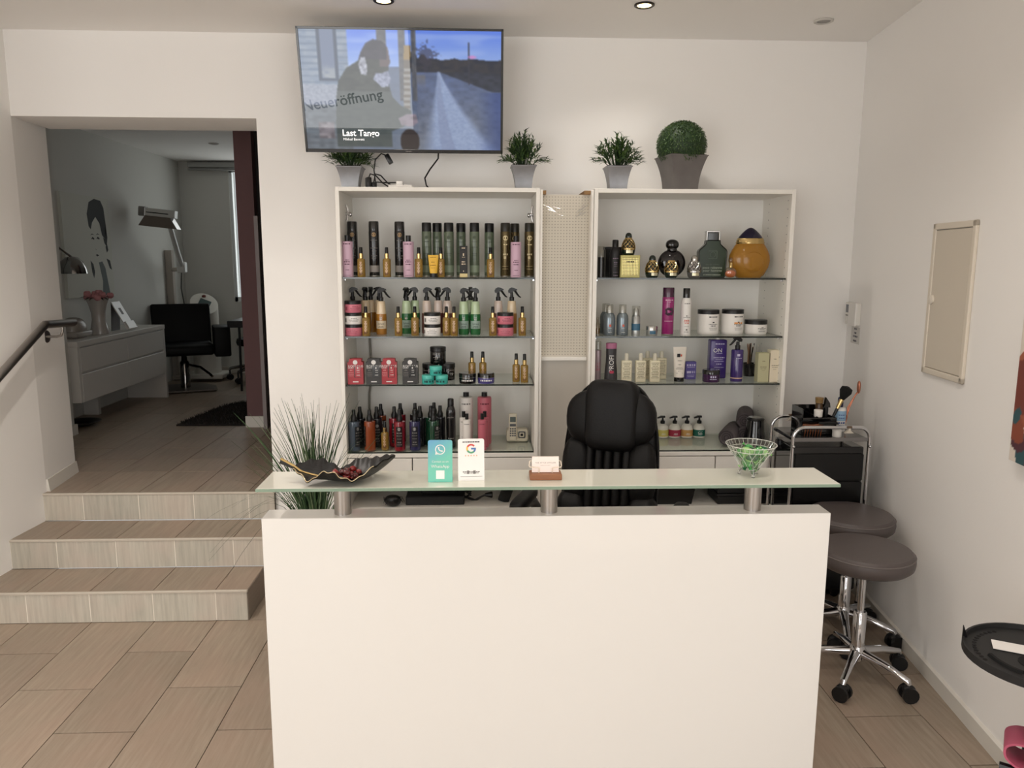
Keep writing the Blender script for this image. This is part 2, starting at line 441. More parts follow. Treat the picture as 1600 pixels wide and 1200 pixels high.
struct('baseboard_purple', MB().box(-1.812, -1.664, 5.855, 5.87, UPZ, UPZ+.085), TRIM)
struct('trim_1', MB().box(-1.660, -1.632, 5.8, 5.86, UPZ, 2.06), mat('grey_door_edge', (150, 140, 138), .6))
struct('rear_room_shade_sheet', MB().box(-1.672, 1.0, 5.95, 6.1, UPZ, 2.8), mat('rear_gap_shade', (40, 34, 33), .8))  # dark sheet painted in for the unlit gap beside the aubergine wall
# skirtings
b = MB(); 
for ya, yb_ in ((YR, 4.2),):
    b.add([(rw_x(ya)-.014, ya, 0), (rw_x(yb_)-.014, yb_, 0), (rw_x(yb_)+.01, yb_, 0), (rw_x(ya)+.01, ya, 0), (rw_x(ya)-.014, ya, .062), (rw_x(yb_)-.014, yb_, .062), (rw_x(yb_)+.01, yb_, .07), (rw_x(ya)+.01, ya, .07)],
          [(0, 1, 5, 4), (1, 2, 6, 5), (3, 0, 4, 7), (4, 5, 6, 7)])
struct('baseboard_right', b, TRIM)
def quadbox(p, q, th, z0, z1):
    """board from p to q (x,y) with thickness th towards +x"""
    (x0, y0), (x1, y1) = p, q
    return MB().add([(x0, y0, z0), (x1, y1, z0), (x1+th, y1, z0), (x0+th, y0, z0), (x0, y0, z1), (x1, y1, z1), (x1+th*.6, y1, z1), (x0+th*.6, y0, z1)],
                    [(0, 1, 5, 4), (1, 2, 6, 5), (2, 3, 7, 6), (3, 0, 4, 7), (4, 5, 6, 7), (3, 2, 1, 0)])
struct('baseboard_doorway', quadbox((DX0-.005, 4.205), (DX0-.055, 4.61), .022, UPZ, UPZ+.068), TRIM)
struct('baseboard_pier', MB().box(-3.0, -2.97, 4.6, 5.655, UPZ, UPZ+.075), TRIM)
struct('baseboard_far', MB().box(-3.3, 1.0, 8.765, 8.78, UPZ, UPZ+.075), TRIM)
# hole plugs in the ceiling: recessed spots
def spot(x, y, z, lit, label, power=0):
    t = thing('ceiling_spot', label, 'spotlight', (x, y, z), 0, 'recessed ceiling spots')
    ring = MB().shell([(.032, -.001), (.046, -.001), (.046, -.006), (.040, -.009), (.032, -.006)], 28)
    O('ring', ring, mat('spot_ring_dark', (60, 52, 46), .35, metal=.8) if lit else mat('spot_ring_white', (200, 196, 190), .5), t, smooth=True)
    O('lens', MB().lathe([(0, -.004), (.033, -.004), (.033, -.0015), (0, -.0015)], 24), mat('spot_lens_lit', (255, 232, 170), .4, emit=9) if lit else mat('spot_lens_off', (120, 115, 108), .3), t)
    if lit:
        l = bpy.data.lights.new('spot_bulb', 'SPOT'); l.energy = power; l.color = (1, .93, .85); l.spot_size = 2.3; l.spot_blend = 1.0; l.shadow_soft_size = .03
        o = bpy.data.objects.new('spot_bulb', l); COL.objects.link(o); o.location = (0, 0, -.02); o.parent = t
spot(-.43, 3.665, CZ, True, 'lit ceiling spot above the television', 11)
spot(.74, 3.667, CZ, True, 'lit ceiling spot right of the television, above the topiary ball', 20)
spot(1.647, 3.855, CZ, False, 'unlit white ceiling spot near the right corner')
spot(-2.455, 7.43, 2.8, False, 'ceiling spot in the dim rear room')
for j, yy in enumerate((1.3, -.2, -1.6)):
    for i, xx in enumerate((-1.75, -.43, .74)):
        spot(xx, yy, CZ, True, 'lit ceiling spot overhead, row %s from the back wall, %s one' % (('second', 'third', 'fourth')[j], ('left', 'middle', 'right')[i]), 30)
spot(-1.6, 2.8, CZ, True, 'lit ceiling spot over the foot of the steps', 84)
spot(1.0, 2.3, CZ, True, 'lit ceiling spot near the right wall, above the stools', 26)
# ================================================================== reception counter
CX0, CX1, CY, CT = -.650, 1.058, 2.198, .988
t = thing('reception_counter', 'glossy white reception counter with raised glass top, front and centre', 'counter', ((CX0+CX1)/2, CY, 0))
ox, oy, _ = t.location
LC = lambda mb: move(mb, -ox, -oy, 0)
O('front_panel', LC(MB().rbox(CX0, CX1, CY, CY+.085, .02, CT, .002, 2)), GLOSSW, t)
O('plinth', LC(MB().box(CX0+.02, CX1-.02, CY+.01, CY+.07, 0, .02)), BLACKP, t)
O('desk_top', LC(MB().rbox(CX0+.03, CX1-.03, CY+.085, CY+.50, .715, .74, .002, 1)), WHITE, t)
for x in (CX0+.03, CX1-.055): O('desk_side', LC(MB().box(x, x+.025, CY+.085, CY+.49, 0, .715)), WHITE, t)
GZ = 1.083
for px in (536, 858, 1175):
    p = X_at(px, 2.243, CT)
    O('standoff', LC(MB().lathe([(.0, 0), (.0255, 0), (.0255, GZ-CT), (0, GZ-CT)], 28, p, 2.243, CT)), mat('satin_aluminium', (176, 172, 168), .3, metal=1), t, smooth=True)
GX0, GX1, GY0, GY1 = -.648, 1.058, 2.152, 2.335
gt = O('glass_top', LC(MB().rbox(GX0, GX1, GY0, GY1, GZ, GZ+.010, .0012, 1)), mat('satin_white_glass', (222, 220, 206), .28, coat=1.0), t)
O('glass_edge', LC(MB().box(GX0-.0006, GX1+.0006, GY0-.0008, GY0+.0006, GZ+.0004, GZ+.0094)), mat('green_glass_edge', (128, 150, 132), .15, coat=.6), gt)
GT = GZ+.010

# ================================================================== shelf cabinets
YFc, YBc = 3.79, 4.185
SH = [1.66, 1.37, 1.13]
SH4 = .785
GSH = thin_glass('shelf_glass', (247, 250, 247), .06, solid=.02, solid_c=(190, 200, 194))
GEDGE = mat('dark_glass_edge', (24, 34, 30), .12, coat=.5)
LAM = mat('cabinet_laminate', (240, 236, 228), .45, bump=.015, bscale=90, stretch=(1, 1, 20))
INNER = mat('cabinet_back_laminate', (242, 240, 235), .5)
def cabinet(x0, x1, label, drawers, loops, holes_side):
    t = thing('shelf_cabinet', label, 'cabinet', ((x0+x1)/2, YFc, 0), 0, 'tall white shelf cabinets on the back wall')
    ox, oy, _ = t.location
    L = lambda mb: move(mb, -ox, -oy, 0)
    th = .019; top = 2.087
    for nm, xa in (('side_panel', x0), ('side_panel', x1-th)):
        O(nm, L(MB().rbox(xa, xa+th, YFc, YBc, 0, top, .001, 1)), LAM, t)
    O('top_panel', L(MB().rbox(x0+th, x1-th, YFc, YBc, top-.02, top, .001, 1)), LAM, t)
    O('back_panel', L(MB().box(x0+th, x1-th, YBc-.008, YBc, .1, top-.02)), INNER, t)
    O('unit_top', L(MB().rbox(x0+th, x1-th, YFc, YBc-.008, .757, .777, .001, 1)), LAM, t)
    O('niche_floor', L(MB().rbox(x0+th, x1-th, YFc+.01, YBc-.008, .46, .48, .001, 1)), LAM, t)
    O('plinth', L(MB().box(x0+th, x1-th, YFc+.02, YFc+.04, 0, .46)), LAM, t)
    O('niche_ceiling', L(MB().box(x0+th, x1-th, YFc+.02, YBc-.008, .60, .615)), LAM, t)
    for a, c in drawers:
        O('drawer', L(MB().rbox(a+.0025, c-.0025, YFc-.001, YFc+.02, .617, .752, .0015, 1)), LAM, t)
    for z in SH+[SH4]:
        s = O('shelf', L(MB().box(x0+th+.004, x1-th-.004, YFc+.012, YBc-.012, z-.008, z)), GSH, t)
        O('shelf_edge', L(MB().box(x0+th+.004, x1-th-.004, YFc+.0105, YFc+.012, z-.008, z)), GEDGE, s)
        O('shelf_edge', L(MB().box(x0+th+.0035, x0+th+.005, YFc+.012, YBc-.012, z-.008, z)), GEDGE, s)
        O('shelf_edge', L(MB().box(x1-th-.005, x1-th-.0035, YFc+.012, YBc-.012, z-.008, z)), GEDGE, s)
        if z != SH4:
            for xx in (x0+th, x1-th-.012):
                for yy in (YFc+.05, YBc-.08):
                    O('shelf_pin', L(MB().rbox(xx, xx+.012, yy, yy+.014, z-.019, z-.008, .002, 1)), CHROME, t)
    if loops:
        for xx, sg in ((x0+th, 1), (x1-th, -1)):
            b = MB(); yy = YFc+.17
            b.tube([(xx+sg*.004, yy, 1.935), (xx+sg*.008, yy, 1.95), (xx+sg*.010, yy, 1.97), (xx+sg*.010, yy, 1.995), (xx+sg*.004, yy, 2.015)], .005, 8)
            b.tube([(xx, yy, 1.97), (xx+sg*.02, yy, 1.97)], .008, 10); b.sq((xx+sg*.024, yy, 1.968), .009, .010, .012)
            O('hinge_bracket', L(b), CHROME, t, smooth=True)
    b = MB()
    for k in range(30):
        z = .85+k*.041
        for yy in (YFc+.045, YFc+.30):
            for sd in holes_side:
                xx = x0+th+.0004 if sd == 'l' else x1-th-.0004
                b.add([(xx, yy+.003*math.cos(a*PI/3), z+.003*math.sin(a*PI/3)) for a in range(6)], [tuple(range(6))])
    if b.v: O('pin_holes', L(b), INKK, t)
    return t
C1 = (-.696, .285); C2 = (.549, 1.538)
cabinet(*C1, 'left shelf cabinet below the television, full of hair products', [(C1[0]+.019, C1[0]+.345), (C1[0]+.345, C1[1]-.019)], True, '')
cabinet(*C2, 'right shelf cabinet with perfume bottles on its top shelf', [(C2[0]+.019, C2[0]+.65), (C2[0]+.65, C2[1]-.019)], False, 'r')

# ---- panel between the cabinets
t = thing('divider_panel', 'perforated panel wrapped in plastic film between the two cabinets', 'panel', (.417, 3.86, 0))
ox, oy, _ = t.location
LD = lambda mb: move(mb, -ox, -oy, 0)
def dots_mat():
    m = bpy.data.materials.new('perforated_sheet'); m.use_nodes = True; nt = m.node_tree; N = nt.nodes; b = N['Principled BSDF']
    tc = N.new('ShaderNodeTexCoord'); sc = N.new('ShaderNodeVectorMath'); sc.operation = 'SCALE'; sc.inputs['Scale'].default_value = 68
    fr_ = N.new('ShaderNodeVectorMath'); fr_.operation = 'FRACTION'; sb = N.new('ShaderNodeVectorMath'); sb.operation = 'SUBTRACT'; sb.inputs[1].default_value = (.5, .5, .5)
    sp = N.new('ShaderNodeSeparateXYZ'); cb = N.new('ShaderNodeCombineXYZ'); ln = N.new('ShaderNodeVectorMath'); ln.operation = 'LENGTH'
    lt = N.new('ShaderNodeMath'); lt.operation = 'LESS_THAN'; lt.inputs[1].default_value = .20
    mx = N.new('ShaderNodeMix'); mx.data_type = 'RGBA'; mx.inputs[6].default_value = lin((214, 206, 194)); mx.inputs[7].default_value = lin((170, 162, 150))
    K = nt.links.new
    K(tc.outputs['Object'], sc.inputs[0]); K(sc.outputs[0], fr_.inputs[0]); K(fr_.outputs[0], sb.inputs[0]); K(sb.outputs[0], sp.inputs[0])
    K(sp.outputs[0], cb.inputs[0]); K(sp.outputs[2], cb.inputs[1]); K(cb.outputs[0], ln.inputs[0]); K(ln.outputs['Value'], lt.inputs[0])
    K(lt.outputs[0], mx.inputs[0]); K(mx.outputs[2], b.inputs['Base Color']); b.inputs['Roughness'].default_value = .6
    return m
O('perforated_sheet', LD(MB().box(.300, .536, 3.862, 3.868, 1.255, 2.063)), dots_mat(), t)
O('lower_sheet', LD(MB().box(.300, .536, 3.862, 3.868, .1, 1.255)), mat('frosted_grey_sheet', (190, 184, 174), .35), t)
O('cross_bar', LD(MB().rbox(.303, .533, 3.84, 3.862, 1.243, 1.262, .003, 2)), LAM, t)
for xa, xb in ((.286, .299), (.535, .548)):
    O('upright', LD(MB().rbox(xa, xb, 3.80, 3.868, .05, 2.08, .002, 1)), LAM, t)
b = MB().box(.290, .318, 3.83, 4.12, 2.062, 2.080); b.box(.505, .545, 3.83, 4.12, 2.062, 2.080)
O('wood_batten', LD(b), mat('raw_wood', (150, 116, 78), .8, noise=.25, nscale=30, stretch=(1, 1, 8)), t)
def film(u, v):
    x = .302+.232*u; z = 1.27+.79*v
    k = max(0, (v-.80)/.20)
    sag = math.sin(PI*u)
    y = 3.855-.004*k*math.sin(26*(v+.05*sag)+3*u)*(1 if k > 0 else 0) - .006*k*abs(math.sin(9*u+20*v))
    return (x, y, z)
b = MB().grid(film, 40, 70)
fm = O('plastic_film', LD(b), thin_glass('clear_film', (252, 252, 250), .02, .2, 1.12), t, smooth=True)
# gathered wrinkle ridges of the film near the top
b = MB()
rn = random.Random(3)
for k in range(14):
    u0 = rn.uniform(.0, .35) if k < 5 else rn.uniform(.68, .85); l = rn.uniform(.1, .24) if k < 5 else rn.uniform(.08, .18)
    z0 = 2.028-rn.uniform(.0, .055)
    pts = []
    for i in range(9):
        s = i/8; uu = min(u0+l*s, .99)
        pts.append((.302+.232*uu, 3.850, z0-.035*math.sin(PI*uu)*.9 + (.012*s if k >= 5 else 0)))
    b.tube(pts, [.0003+.0013*math.sin(PI*i/8) for i in range(9)], 5)
O('film_wrinkle', LD(b), thin_glass('film_fold', (248, 247, 244), .25, .2, 1.3, .35, (250, 248, 244)), fm, smooth=True)

# ================================================================== television
t = thing('television', 'flat television tilted down above the left cabinet, showing a landscape', 'television', (-.376, 3.89, 2.541))
t.rotation_euler = (math.radians(13.6), math.radians(.12), math.radians(-.4))
TW, TH = .969, .564
# local: x right, z up, front faces -y
b = MB(); b.rbox(-TW/2, TW/2, 0, .022, -TH/2, TH/2, .003, 2)
O('back_shell', b, BLACKP, t)
O('rear_housing', MB().rbox(-.2, .2, .02, .05, -.2, .14, .01, 2), BLACKP, t)
O('wall_bracket', MB().box(-.12, .12, .05, .20, -.1, .06), mat('bracket_steel', (50, 50, 52), .5, metal=.8), t)
bz = .011
b = MB(); b.rbox(-TW/2, TW/2, -.006, .002, TH/2-bz, TH/2, .001, 1); b.rbox(-TW/2, TW/2, -.006, .002, -TH/2, -TH/2+.017, .001, 1)
b.rbox(-TW/2, -TW/2+bz, -.006, .002, -TH/2, TH/2, .001, 1); b.rbox(TW/2-bz, TW/2, -.006, .002, -TH/2, TH/2, .001, 1)
O('bezel', b, mat('bezel_black', (18, 20, 22), .2, coat=.5), t)
sx0, sx1, sz0, sz1 = -TW/2+bz, TW/2-bz, -TH/2+.017, TH/2-bz
NU, NV = 300, 170
def smooth(a, b_, x):
    k = max(0, min(1, (x-a)/(b_-a))); return k*k*(3-2*k)
def mixc(a, c, k): return tuple(a[i]*(1-k)+c[i]*k for i in range(3))
def hsh(i, j):
    n = math.sin(i*127.1+j*311.7)*43758.5453; return n-math.floor(n)
def vnoise(x, y):
    i, j = math.floor(x), math.floor(y); fx, fy = x-i, y-j
    fx = fx*fx*(3-2*fx); fy = fy*fy*(3-2*fy)
    return (hsh(i, j)*(1-fx)+hsh(i+1, j)*fx)*(1-fy)+(hsh(i, j+1)*(1-fx)+hsh(i+1, j+1)*fx)*fy
def inpoly(x, y, P):
    c = False; n = len(P); j = n-1
    for i in range(n):
        if (P[i][1] > y) != (P[j][1] > y) and x < (P[j][0]-P[i][0])*(y-P[i][1])/(P[j][1]-P[i][1])+P[i][0]: c = not c
        j = i
    return c
# picture coordinates: u 0..1 left to right, v 0..1 top to bottom
MAN = [(.155, .92), (.155, .78), (.165, .55), (.18, .42), (.225, .31), (.285, .25), (.30, .18), (.325, .11), (.365, .075), (.41, .09), (.435, .14), (.44, .2), (.445, .26), (.435, .30), (.43, .38), (.435, .46), (.45, .55), (.49, .62), (.54, .66), (.545, .74), (.50, .80), (.44, .84), (.44, .98), (.155, .98)]
HAIR = [(.295, .36), (.285, .28), (.30, .22), (.32, .22), (.33, .30), (.325, .37)]
BEARD = [(.355, .40), (.37, .35), (.40, .35), (.43, .33), (.445, .40), (.43, .46), (.40, .47)]
HAND = [(.475, .73), (.52, .69), (.565, .69), (.575, .76), (.545, .80), (.49, .79)]
def tvcol(u, v):
    n1 = vnoise(u*40, v*40); n2 = vnoise(u*120, v*120)
    hz = .30
    if v < hz:
        c = mixc((92, 128, 224), (150, 176, 226), v/hz)
        cl = vnoise(u*7+3, v*22); c = mixc(c, (170, 190, 235), .45*smooth(.5, .9, cl))
    else:
        c = mixc((96, 112, 150), (120, 126, 138), smooth(hz, 1, v)); c = mixc(c, (66, 74, 92), .6*n1*(1-.5*n2))
    # tree line
    top = .24-.02*vnoise(u*30, 1)-.10*smooth(.66, .60, u)*vnoise(u*60, 5)*smooth(.52, .56, u)
    if u > .5 and top < v < .34: c = mixc((38, 46, 62), (60, 60, 66), n1)
    if u > .70 and .34 <= v < .5 and (v-.34) < (u-.70)*.62: c = mixc((62, 68, 82), (44, 50, 62), n1)
    # bare tree
    if abs(u-.625)+.5*abs(v-.20) < .075*vnoise(u*90, v*70)+.012 and v < .36: c = mixc(c, (58, 58, 74), .65)
    # road
    if v > .33:
        w = (v-.33)
        cx = .685+.10*w+.10*w*w; hw = .008+.36*w**1.25
        k = smooth(hw, hw*.55, abs(u-cx))
        c = mixc(c, mixc((176, 192, 222), (128, 146, 186), .6*n2+.3*w), .8*k)
        if abs(u-(cx-.10*w)) < .05*w+.003: c = mixc(c, (120, 130, 160), .4)
        if u < .62+.0*w and v > .36 and u > .55: c = mixc(c, (140, 124, 96), .35*smooth(.5, .36, v))
    # right foreground darker verge
    if u > .86 and v > .5: c = mixc(c, (40, 62, 130), .5*smooth(.86, 1, u))
    # pole
    if abs(u-.838) < .003 and .09 < v < .44: c = (60, 62, 74)
    if abs(u-.855)+abs(v-.21)*1.6 < .025: c = mixc(c, (226, 130, 190), .7)
    # house wall at the left
    if u < .235:
        c = mixc((120, 136, 160), (150, 160, 174), n1); c = mixc(c, (92, 108, 132), .5*(math.sin(v*120) > .6))
        if .085 < u < .185 and v < .42: c = (72, 84, 104)
        if .10 < u < .17 and v < .40: c = mixc((112, 124, 150), (206, 206, 190), .6*smooth(.26, .38, v)*n1)
        if v > .45: c = mixc((168, 174, 188), (120, 128, 146), n2*.7)
        if v > .62: c = mixc((118, 126, 134), (92, 98, 106), n1)
    elif u < .55 and v > .3: c = mixc(c, (112, 124, 142), .6)
    # porch posts
    for a, w_ in ((.405, .022), (.505, .018), (.563, .011)):
        if abs(u-a) < w_ and v < .40+.18*(a > .45): c = mixc((78, 82, 92), (104, 104, 108), n1)
    # guitar neck
    if abs(u-.527+.02*(v-.35)) < .017 and .12 < v < .70:
        c = (112, 106, 100) if v > .24 else (150, 128, 92)
        if int(v*42) % 2 and v > .3: c = (150, 148, 146)
    if ((u-.53)/.05)**2+((v-.93)/.11)**2 < 1: c = (60, 54, 54)
    # dark figure seen from behind and man bending
    if inpoly(u, v, MAN):
        c = mixc((52, 58, 60), (70, 76, 74), n1)
        if v > .5: c = mixc(c, (96, 104, 104), .55)
        if v < .30 and u > .39: c = (98, 86, 90)
        if v < .24 and u < .43: c = mixc((66, 64, 78), (52, 54, 66), n1)
    if inpoly(u, v, HAIR): c = mixc((196, 200, 214), (110, 112, 124), n2)
    if inpoly(u, v, BEARD): c = mixc((176, 182, 204), (110, 116, 140), n2)
    if inpoly(u, v, HAND): c = mixc((150, 138, 150), (112, 104, 112), n1)
    # cover thumbnail
    if .065 < u < .145 and .77 < v < .91:
        c = mixc((150, 144, 150), (84, 80, 86), vnoise(u*60, v*40))
    return c
vs, cols = [], []
raw = [[tvcol(i/NU, j/NV) for i in range(NU+1)] for j in range(NV+1)]
for j in range(NV+1):
    for i in range(NU+1):
        u, v = i/NU, j/NV
        nb = [raw[min(NV, max(0, j+dj))][min(NU, max(0, i+di))] for dj in (-1, 0, 1) for di in (-1, 0, 1)]
        c = tuple(sum(q[k] for q in nb)/9 for k in range(3))
        vs.append((sx0+(sx1-sx0)*u, -.002, sz1-(sz1-sz0)*v)); cols.append(lin(c))
mb = MB(); mb.v = vs
mb.f = [(j*(NU+1)+i, (j+1)*(NU+1)+i, (j+1)*(NU+1)+i+1, j*(NU+1)+i+1) for j in range(NV) for i in range(NU)]
me = bpy.data.meshes.new('screen'); me.from_pydata(mb.v, [], mb.f)
at = me.color_attributes.new('print', 'FLOAT_COLOR', 'POINT')
at.data.foreach_set('color', [k for c in cols for k in c])
SCR = colattr_mat('tv_screen', emit=1.0, rough=.012)
me.materials.append(SCR); scr = link('screen', me, t); scr['label'] = 'screen showing a blue landscape with a road and a man with a guitar'
EM = mat('screen_text', (240, 240, 240), .4, emit=.8)
U = lambda u: sx0+(sx1-sx0)*u
V = lambda v: sz1-(sz1-sz0)*v
O('screen_title', move(text_mb('Last Tango', .041, 'LEFT', bold=.018), U(.182), -.0026, V(.885)), EM, scr)
O('screen_subtitle', move(text_mb('Mikhail Bennett', .0165, 'LEFT'), U(.185), -.0026, V(.925)), EM, scr)
O('brand_mark', move(pseudo_lines(.0064, [(0, .03, .004)], True), .02, 0, -TH/2+.008), INKG, t)
# TV cable dropping to the power strip
tag(O('television_cable', MB().tube([(-.21, 3.985, 2.30), (-.215, 4.02, 2.25), (-.26, 4.06, 2.20), (-.285, 4.04, 2.155), (-.275, 4.0, 2.115), (-.262, 3.98, 2.10)], .004, 8), BLACKP, smooth=True), 'black cable hanging from the television to the cabinet top', 'cable')
# ================================================================== big loose furniture
CASTW = mat('caster_black', (20, 20, 21), .45)
LEATH = mat('black_leather', (12, 11, 11), .48, spec=.3, bump=.12, bscale=160)
def caster(L, x, y, top, r=.031, ang=0, parent=None):
    b = MB(); ca, sa = math.cos(ang), math.sin(ang)
    for s in (-1, 1):
        p = Vector((x-sa*.013*s, y+ca*.013*s, r)); q = p+Vector((-sa*.014*s, ca*.014*s, 0))
        b.tube([p, q], r, 16)
    b.tube([(x, y, r), (x, y, top)], .010, 8); b.sq((x, y, r+.018), .026, .022, .018)
    return b
def star_base(t, rad, hubz, n, a0, metal, legr=.017, cr=.032):
    O('hub', MB().lathe([(0, hubz-.035), (.034, hubz-.03), (.036, hubz+.01), (.026, hubz+.03), (0, hubz+.03)], 20), metal, t, smooth=True)
    for k in range(n):
        a = a0+2*PI*k/n; d = Vector((math.cos(a), math.sin(a), 0))
        leg = O('leg', MB().tube([d*.02+Vector((0, 0, hubz)), d*rad*.55+Vector((0, 0, hubz-.012)), d*rad*.97+Vector((0, 0, hubz-.035)), d*rad+Vector((0, 0, hubz-.05))], [legr*1.25, legr, legr*.85, legr*.6], 10), metal, t, smooth=True)
        O('caster', caster(None, d.x*rad, d.y*rad, hubz-.045, cr, a+.9+k*1.7), CASTW, leg, smooth=True)
def stool(x, y, seatz, label, a0, rz):
    t = thing('rolling_stool', label, 'stool', (x, y, 0), rz, 'grey rolling stools')
    R = .192
    O('seat', MB().lathe([(0, seatz-.075), (R*.90, seatz-.075), (R*.98, seatz-.06), (R, seatz-.038), (R*.985, seatz-.016), (R*.93, seatz-.002), (R*.6, seatz+.004), (0, seatz+.005)], 40), mat('grey_vinyl', (88, 80, 78), .42, bump=.05, bscale=120), t, smooth=True)
    O('piping', MB().shell([(R*.985+.0025*math.cos(i*PI/3), seatz-.016+.0025*math.sin(i*PI/3)) for i in range(6)], 40), mat('grey_vinyl_piping', (110, 102, 99), .5), t, smooth=True)
    O('seat_plate', MB().lathe([(0, seatz-.085), (.08, seatz-.085), (.08, seatz-.075), (0, seatz-.075)], 20), BLACKP, t)
    O('piston', MB().lathe([(0, .25), (.0135, .25), (.0135, seatz-.08), (0, seatz-.08)], 20), CHROME, t, smooth=True)
    O('column', MB().lathe([(0, .10), (.026, .10), (.026, .29), (.022, .296), (0, .296)], 24), CHROME, t, smooth=True)
    O('height_lever', MB().tube([(0, 0, seatz-.09), (.09, .03, seatz-.095), (.13, .04, seatz-.10)], .004, 6), BLACKP, t)
    star_base(t, .225, .115, 5, a0, CHROME)
stool(1.585, 2.97, .575, 'front grey round rolling stool beside the counter', math.radians(-57), 0)
stool(1.70, 3.34, .60, 'rear grey round rolling stool in front of the black trolley', math.radians(-38), 0)

# ---- executive chair behind the counter
t = thing('office_chair', 'black leather executive office chair behind the counter', 'chair', (.505, 3.10, 0), math.radians(-20))
t.scale = (.80, .9, .985)
star_base(t, .30, .10, 5, .3, BLACKP, .024)
O('column', MB().lathe([(0, .12), (.03, .12), (.03, .40), (0, .40)], 18), BLACKP, t, smooth=True)
O('seat', MB().sq((0, -.06, .47), .265, .26, .085, .5, .55, 32, 14), LEATH, t, smooth=True)
TILT = ('X', math.radians(-9))
def bk(mb):   # lean the back about the seat rear
    M = Matrix.Translation((0, .17, .50)) @ Matrix.Rotation(math.radians(-9), 4, 'X') @ Matrix.Translation((0, -.17, -.50))
    return xform(mb, M)
# outer shell: egg outline in x,z with depth
def shell_pts(w, h, n=44):
    P = []
    for i in range(n):
        a = 2*PI*i/n; c, s = math.cos(a), math.sin(a)
        P.append((w*math.copysign(abs(c)**.62, c)*(1-.10*s), h*math.copysign(abs(s)**.7, s)))
    return P
def soft_plate(P, y0, y1, cz, bulge, inset=.05):
    """outline P (x,z) closed, soft rounded slab between y0 (front) and y1"""
    b = MB(); n = len(P); rings = []
    steps = [(y1, .80), (y1-.01, .93), ((y0+y1)/2+.02, 1.0), ((y0+y1)/2-.01, 1.0), (y0+.012, .96), (y0, .88), (y0-bulge*.6, .6), (y0-bulge, .25)]
    vs = []
    for y, s in steps: vs += [(x*s, y, cz+z*s) for x, z in P]
    m = len(steps); fs = []
    for k in range(m-1):
        for i in range(n): fs.append((k*n+i, k*n+(i+1) % n, (k+1)*n+(i+1) % n, (k+1)*n+i))
    fs.append(tuple(range(n))); fs.append(tuple(range((m-1)*n, m*n)))
    return b.add(vs, fs)
back = O('backrest', bk(soft_plate(shell_pts(.262, .385), .13, .205, .86, .0)), LEATH, t, smooth=True)
O('shell_piping', bk(MB().tube([(x*.99, .135, .86+z*.99) for x, z in shell_pts(.262, .385)]+[(shell_pts(.262, .385)[0][0]*.99, .135, .86)], .006, 6)), LEATH, back, smooth=True)
# head roll: wide pillow with a central panel folded over the top
O('headrest', bk(MB().sq((0, .105, 1.075), .245, .085, .135, .75, .6, 40, 18)), LEATH, back, smooth=True)
O('headrest_panel', bk(MB().sq((.01, .085, 1.09), .145, .085, .158, .42, .45, 36, 20)), LEATH, back, smooth=True)
for s in (-1, 1):
    O('side_bolster', bk(MB().sq((s*.178, .105, .84), .080, .07, .145, .7, .7, 20, 16)), LEATH, back, smooth=True)
    O('lower_bolster', bk(MB().sq((s*.195, .10, .63), .085, .08, .12, .7, .7, 20, 16)), LEATH, back, smooth=True)
for k in range(5):
    O('pleat', bk(MB().sq((-.10+.05*k, .095, .78), .0275, .055, .20, .5, .8, 14, 16)), LEATH, back, smooth=True)
for s in (-1, 1):
    a = O('armrest', MB().tube([(s*.37, .16, .60), (s*.405, .08, .70), (s*.41, -.08, .735), (s*.405, -.22, .70), (s*.37, -.27, .60), (s*.29, -.20, .50)], [.022, .026, .028, .027, .024, .02], 12), mat('armrest_grey_plastic', (60, 58, 56), .4), t, smooth=True)
    O('arm_pad', MB().sq((s*.408, -.06, .745), .042, .155, .024, .6, .5, 20, 10), LEATH, a, smooth=True)

# ---- trolley at the right wall
tx0, tx1, ty0, ty1 = 1.475, 1.845, 3.50, 3.77
t = thing('salon_trolley', 'black salon trolley with chrome tube frame by the right wall', 'trolley', ((tx0+tx1)/2, (ty0+ty1)/2, 0), math.radians(0))
ox, oy, _ = t.location
LT = lambda mb: move(mb, -ox, -oy, 0)
SMOKE = mat('smoked_plastic', (26, 25, 26), .12, coat=.4)
O('drawer_body', LT(MB().rbox(tx0+.012, tx1-.012, ty0+.02, ty1-.02, .14, .865, .006, 2)), BLACKG, t)
for k in range(5):
    O('drawer', LT(MB().rbox(tx0+.016, tx1-.016, ty0+.005, ty0+.03, .15+.138*k, .15+.138*k+.13, .004, 1)), mat('black_drawer_front', (12, 12, 13), .22), t)
for yy in (ty0, ty1):
    R_ = .055
    pts = [(tx0, yy, .09), (tx0, yy, .965-R_)]
    pts += [(tx0+R_-R_*math.cos(a*PI/12), yy, .965-R_+R_*math.sin(a*PI/12)) for a in range(1, 7)]
    pts += [(tx1-R_+R_*math.sin(a*PI/12), yy, .965-R_+R_*math.cos(a*PI/12)) for a in range(0, 7)]
    pts += [(tx1, yy, .09)]
    O('tube_frame', LT(MB().tube(pts, .0085, 10)), CHROME, t, smooth=True)
O('top_tray', LT(MB().rbox(tx0+.006, tx1-.006, ty0+.008, ty1-.008, .895, .912, .004, 2)), SMOKE, t)
O('tray_rim', LT(MB().rbox(tx0+.008, tx1-.008, ty0+.003, ty0+.008, .896, .914, .001, 1)), mat('grey_rim', (120, 116, 114), .4), t)
for xx in (tx0, tx1):
    O('clamp', LT(MB().sq((xx, ty0-.012, .875), .008, .008, .008)), CHROME, t, smooth=True)
    for yy in (ty0, ty1): O('caster', LT(caster(None, xx, yy, .09, .03, .4)), CASTW, t, smooth=True)
HOOK = mat('ivory_plastic', (205, 196, 182), .5)
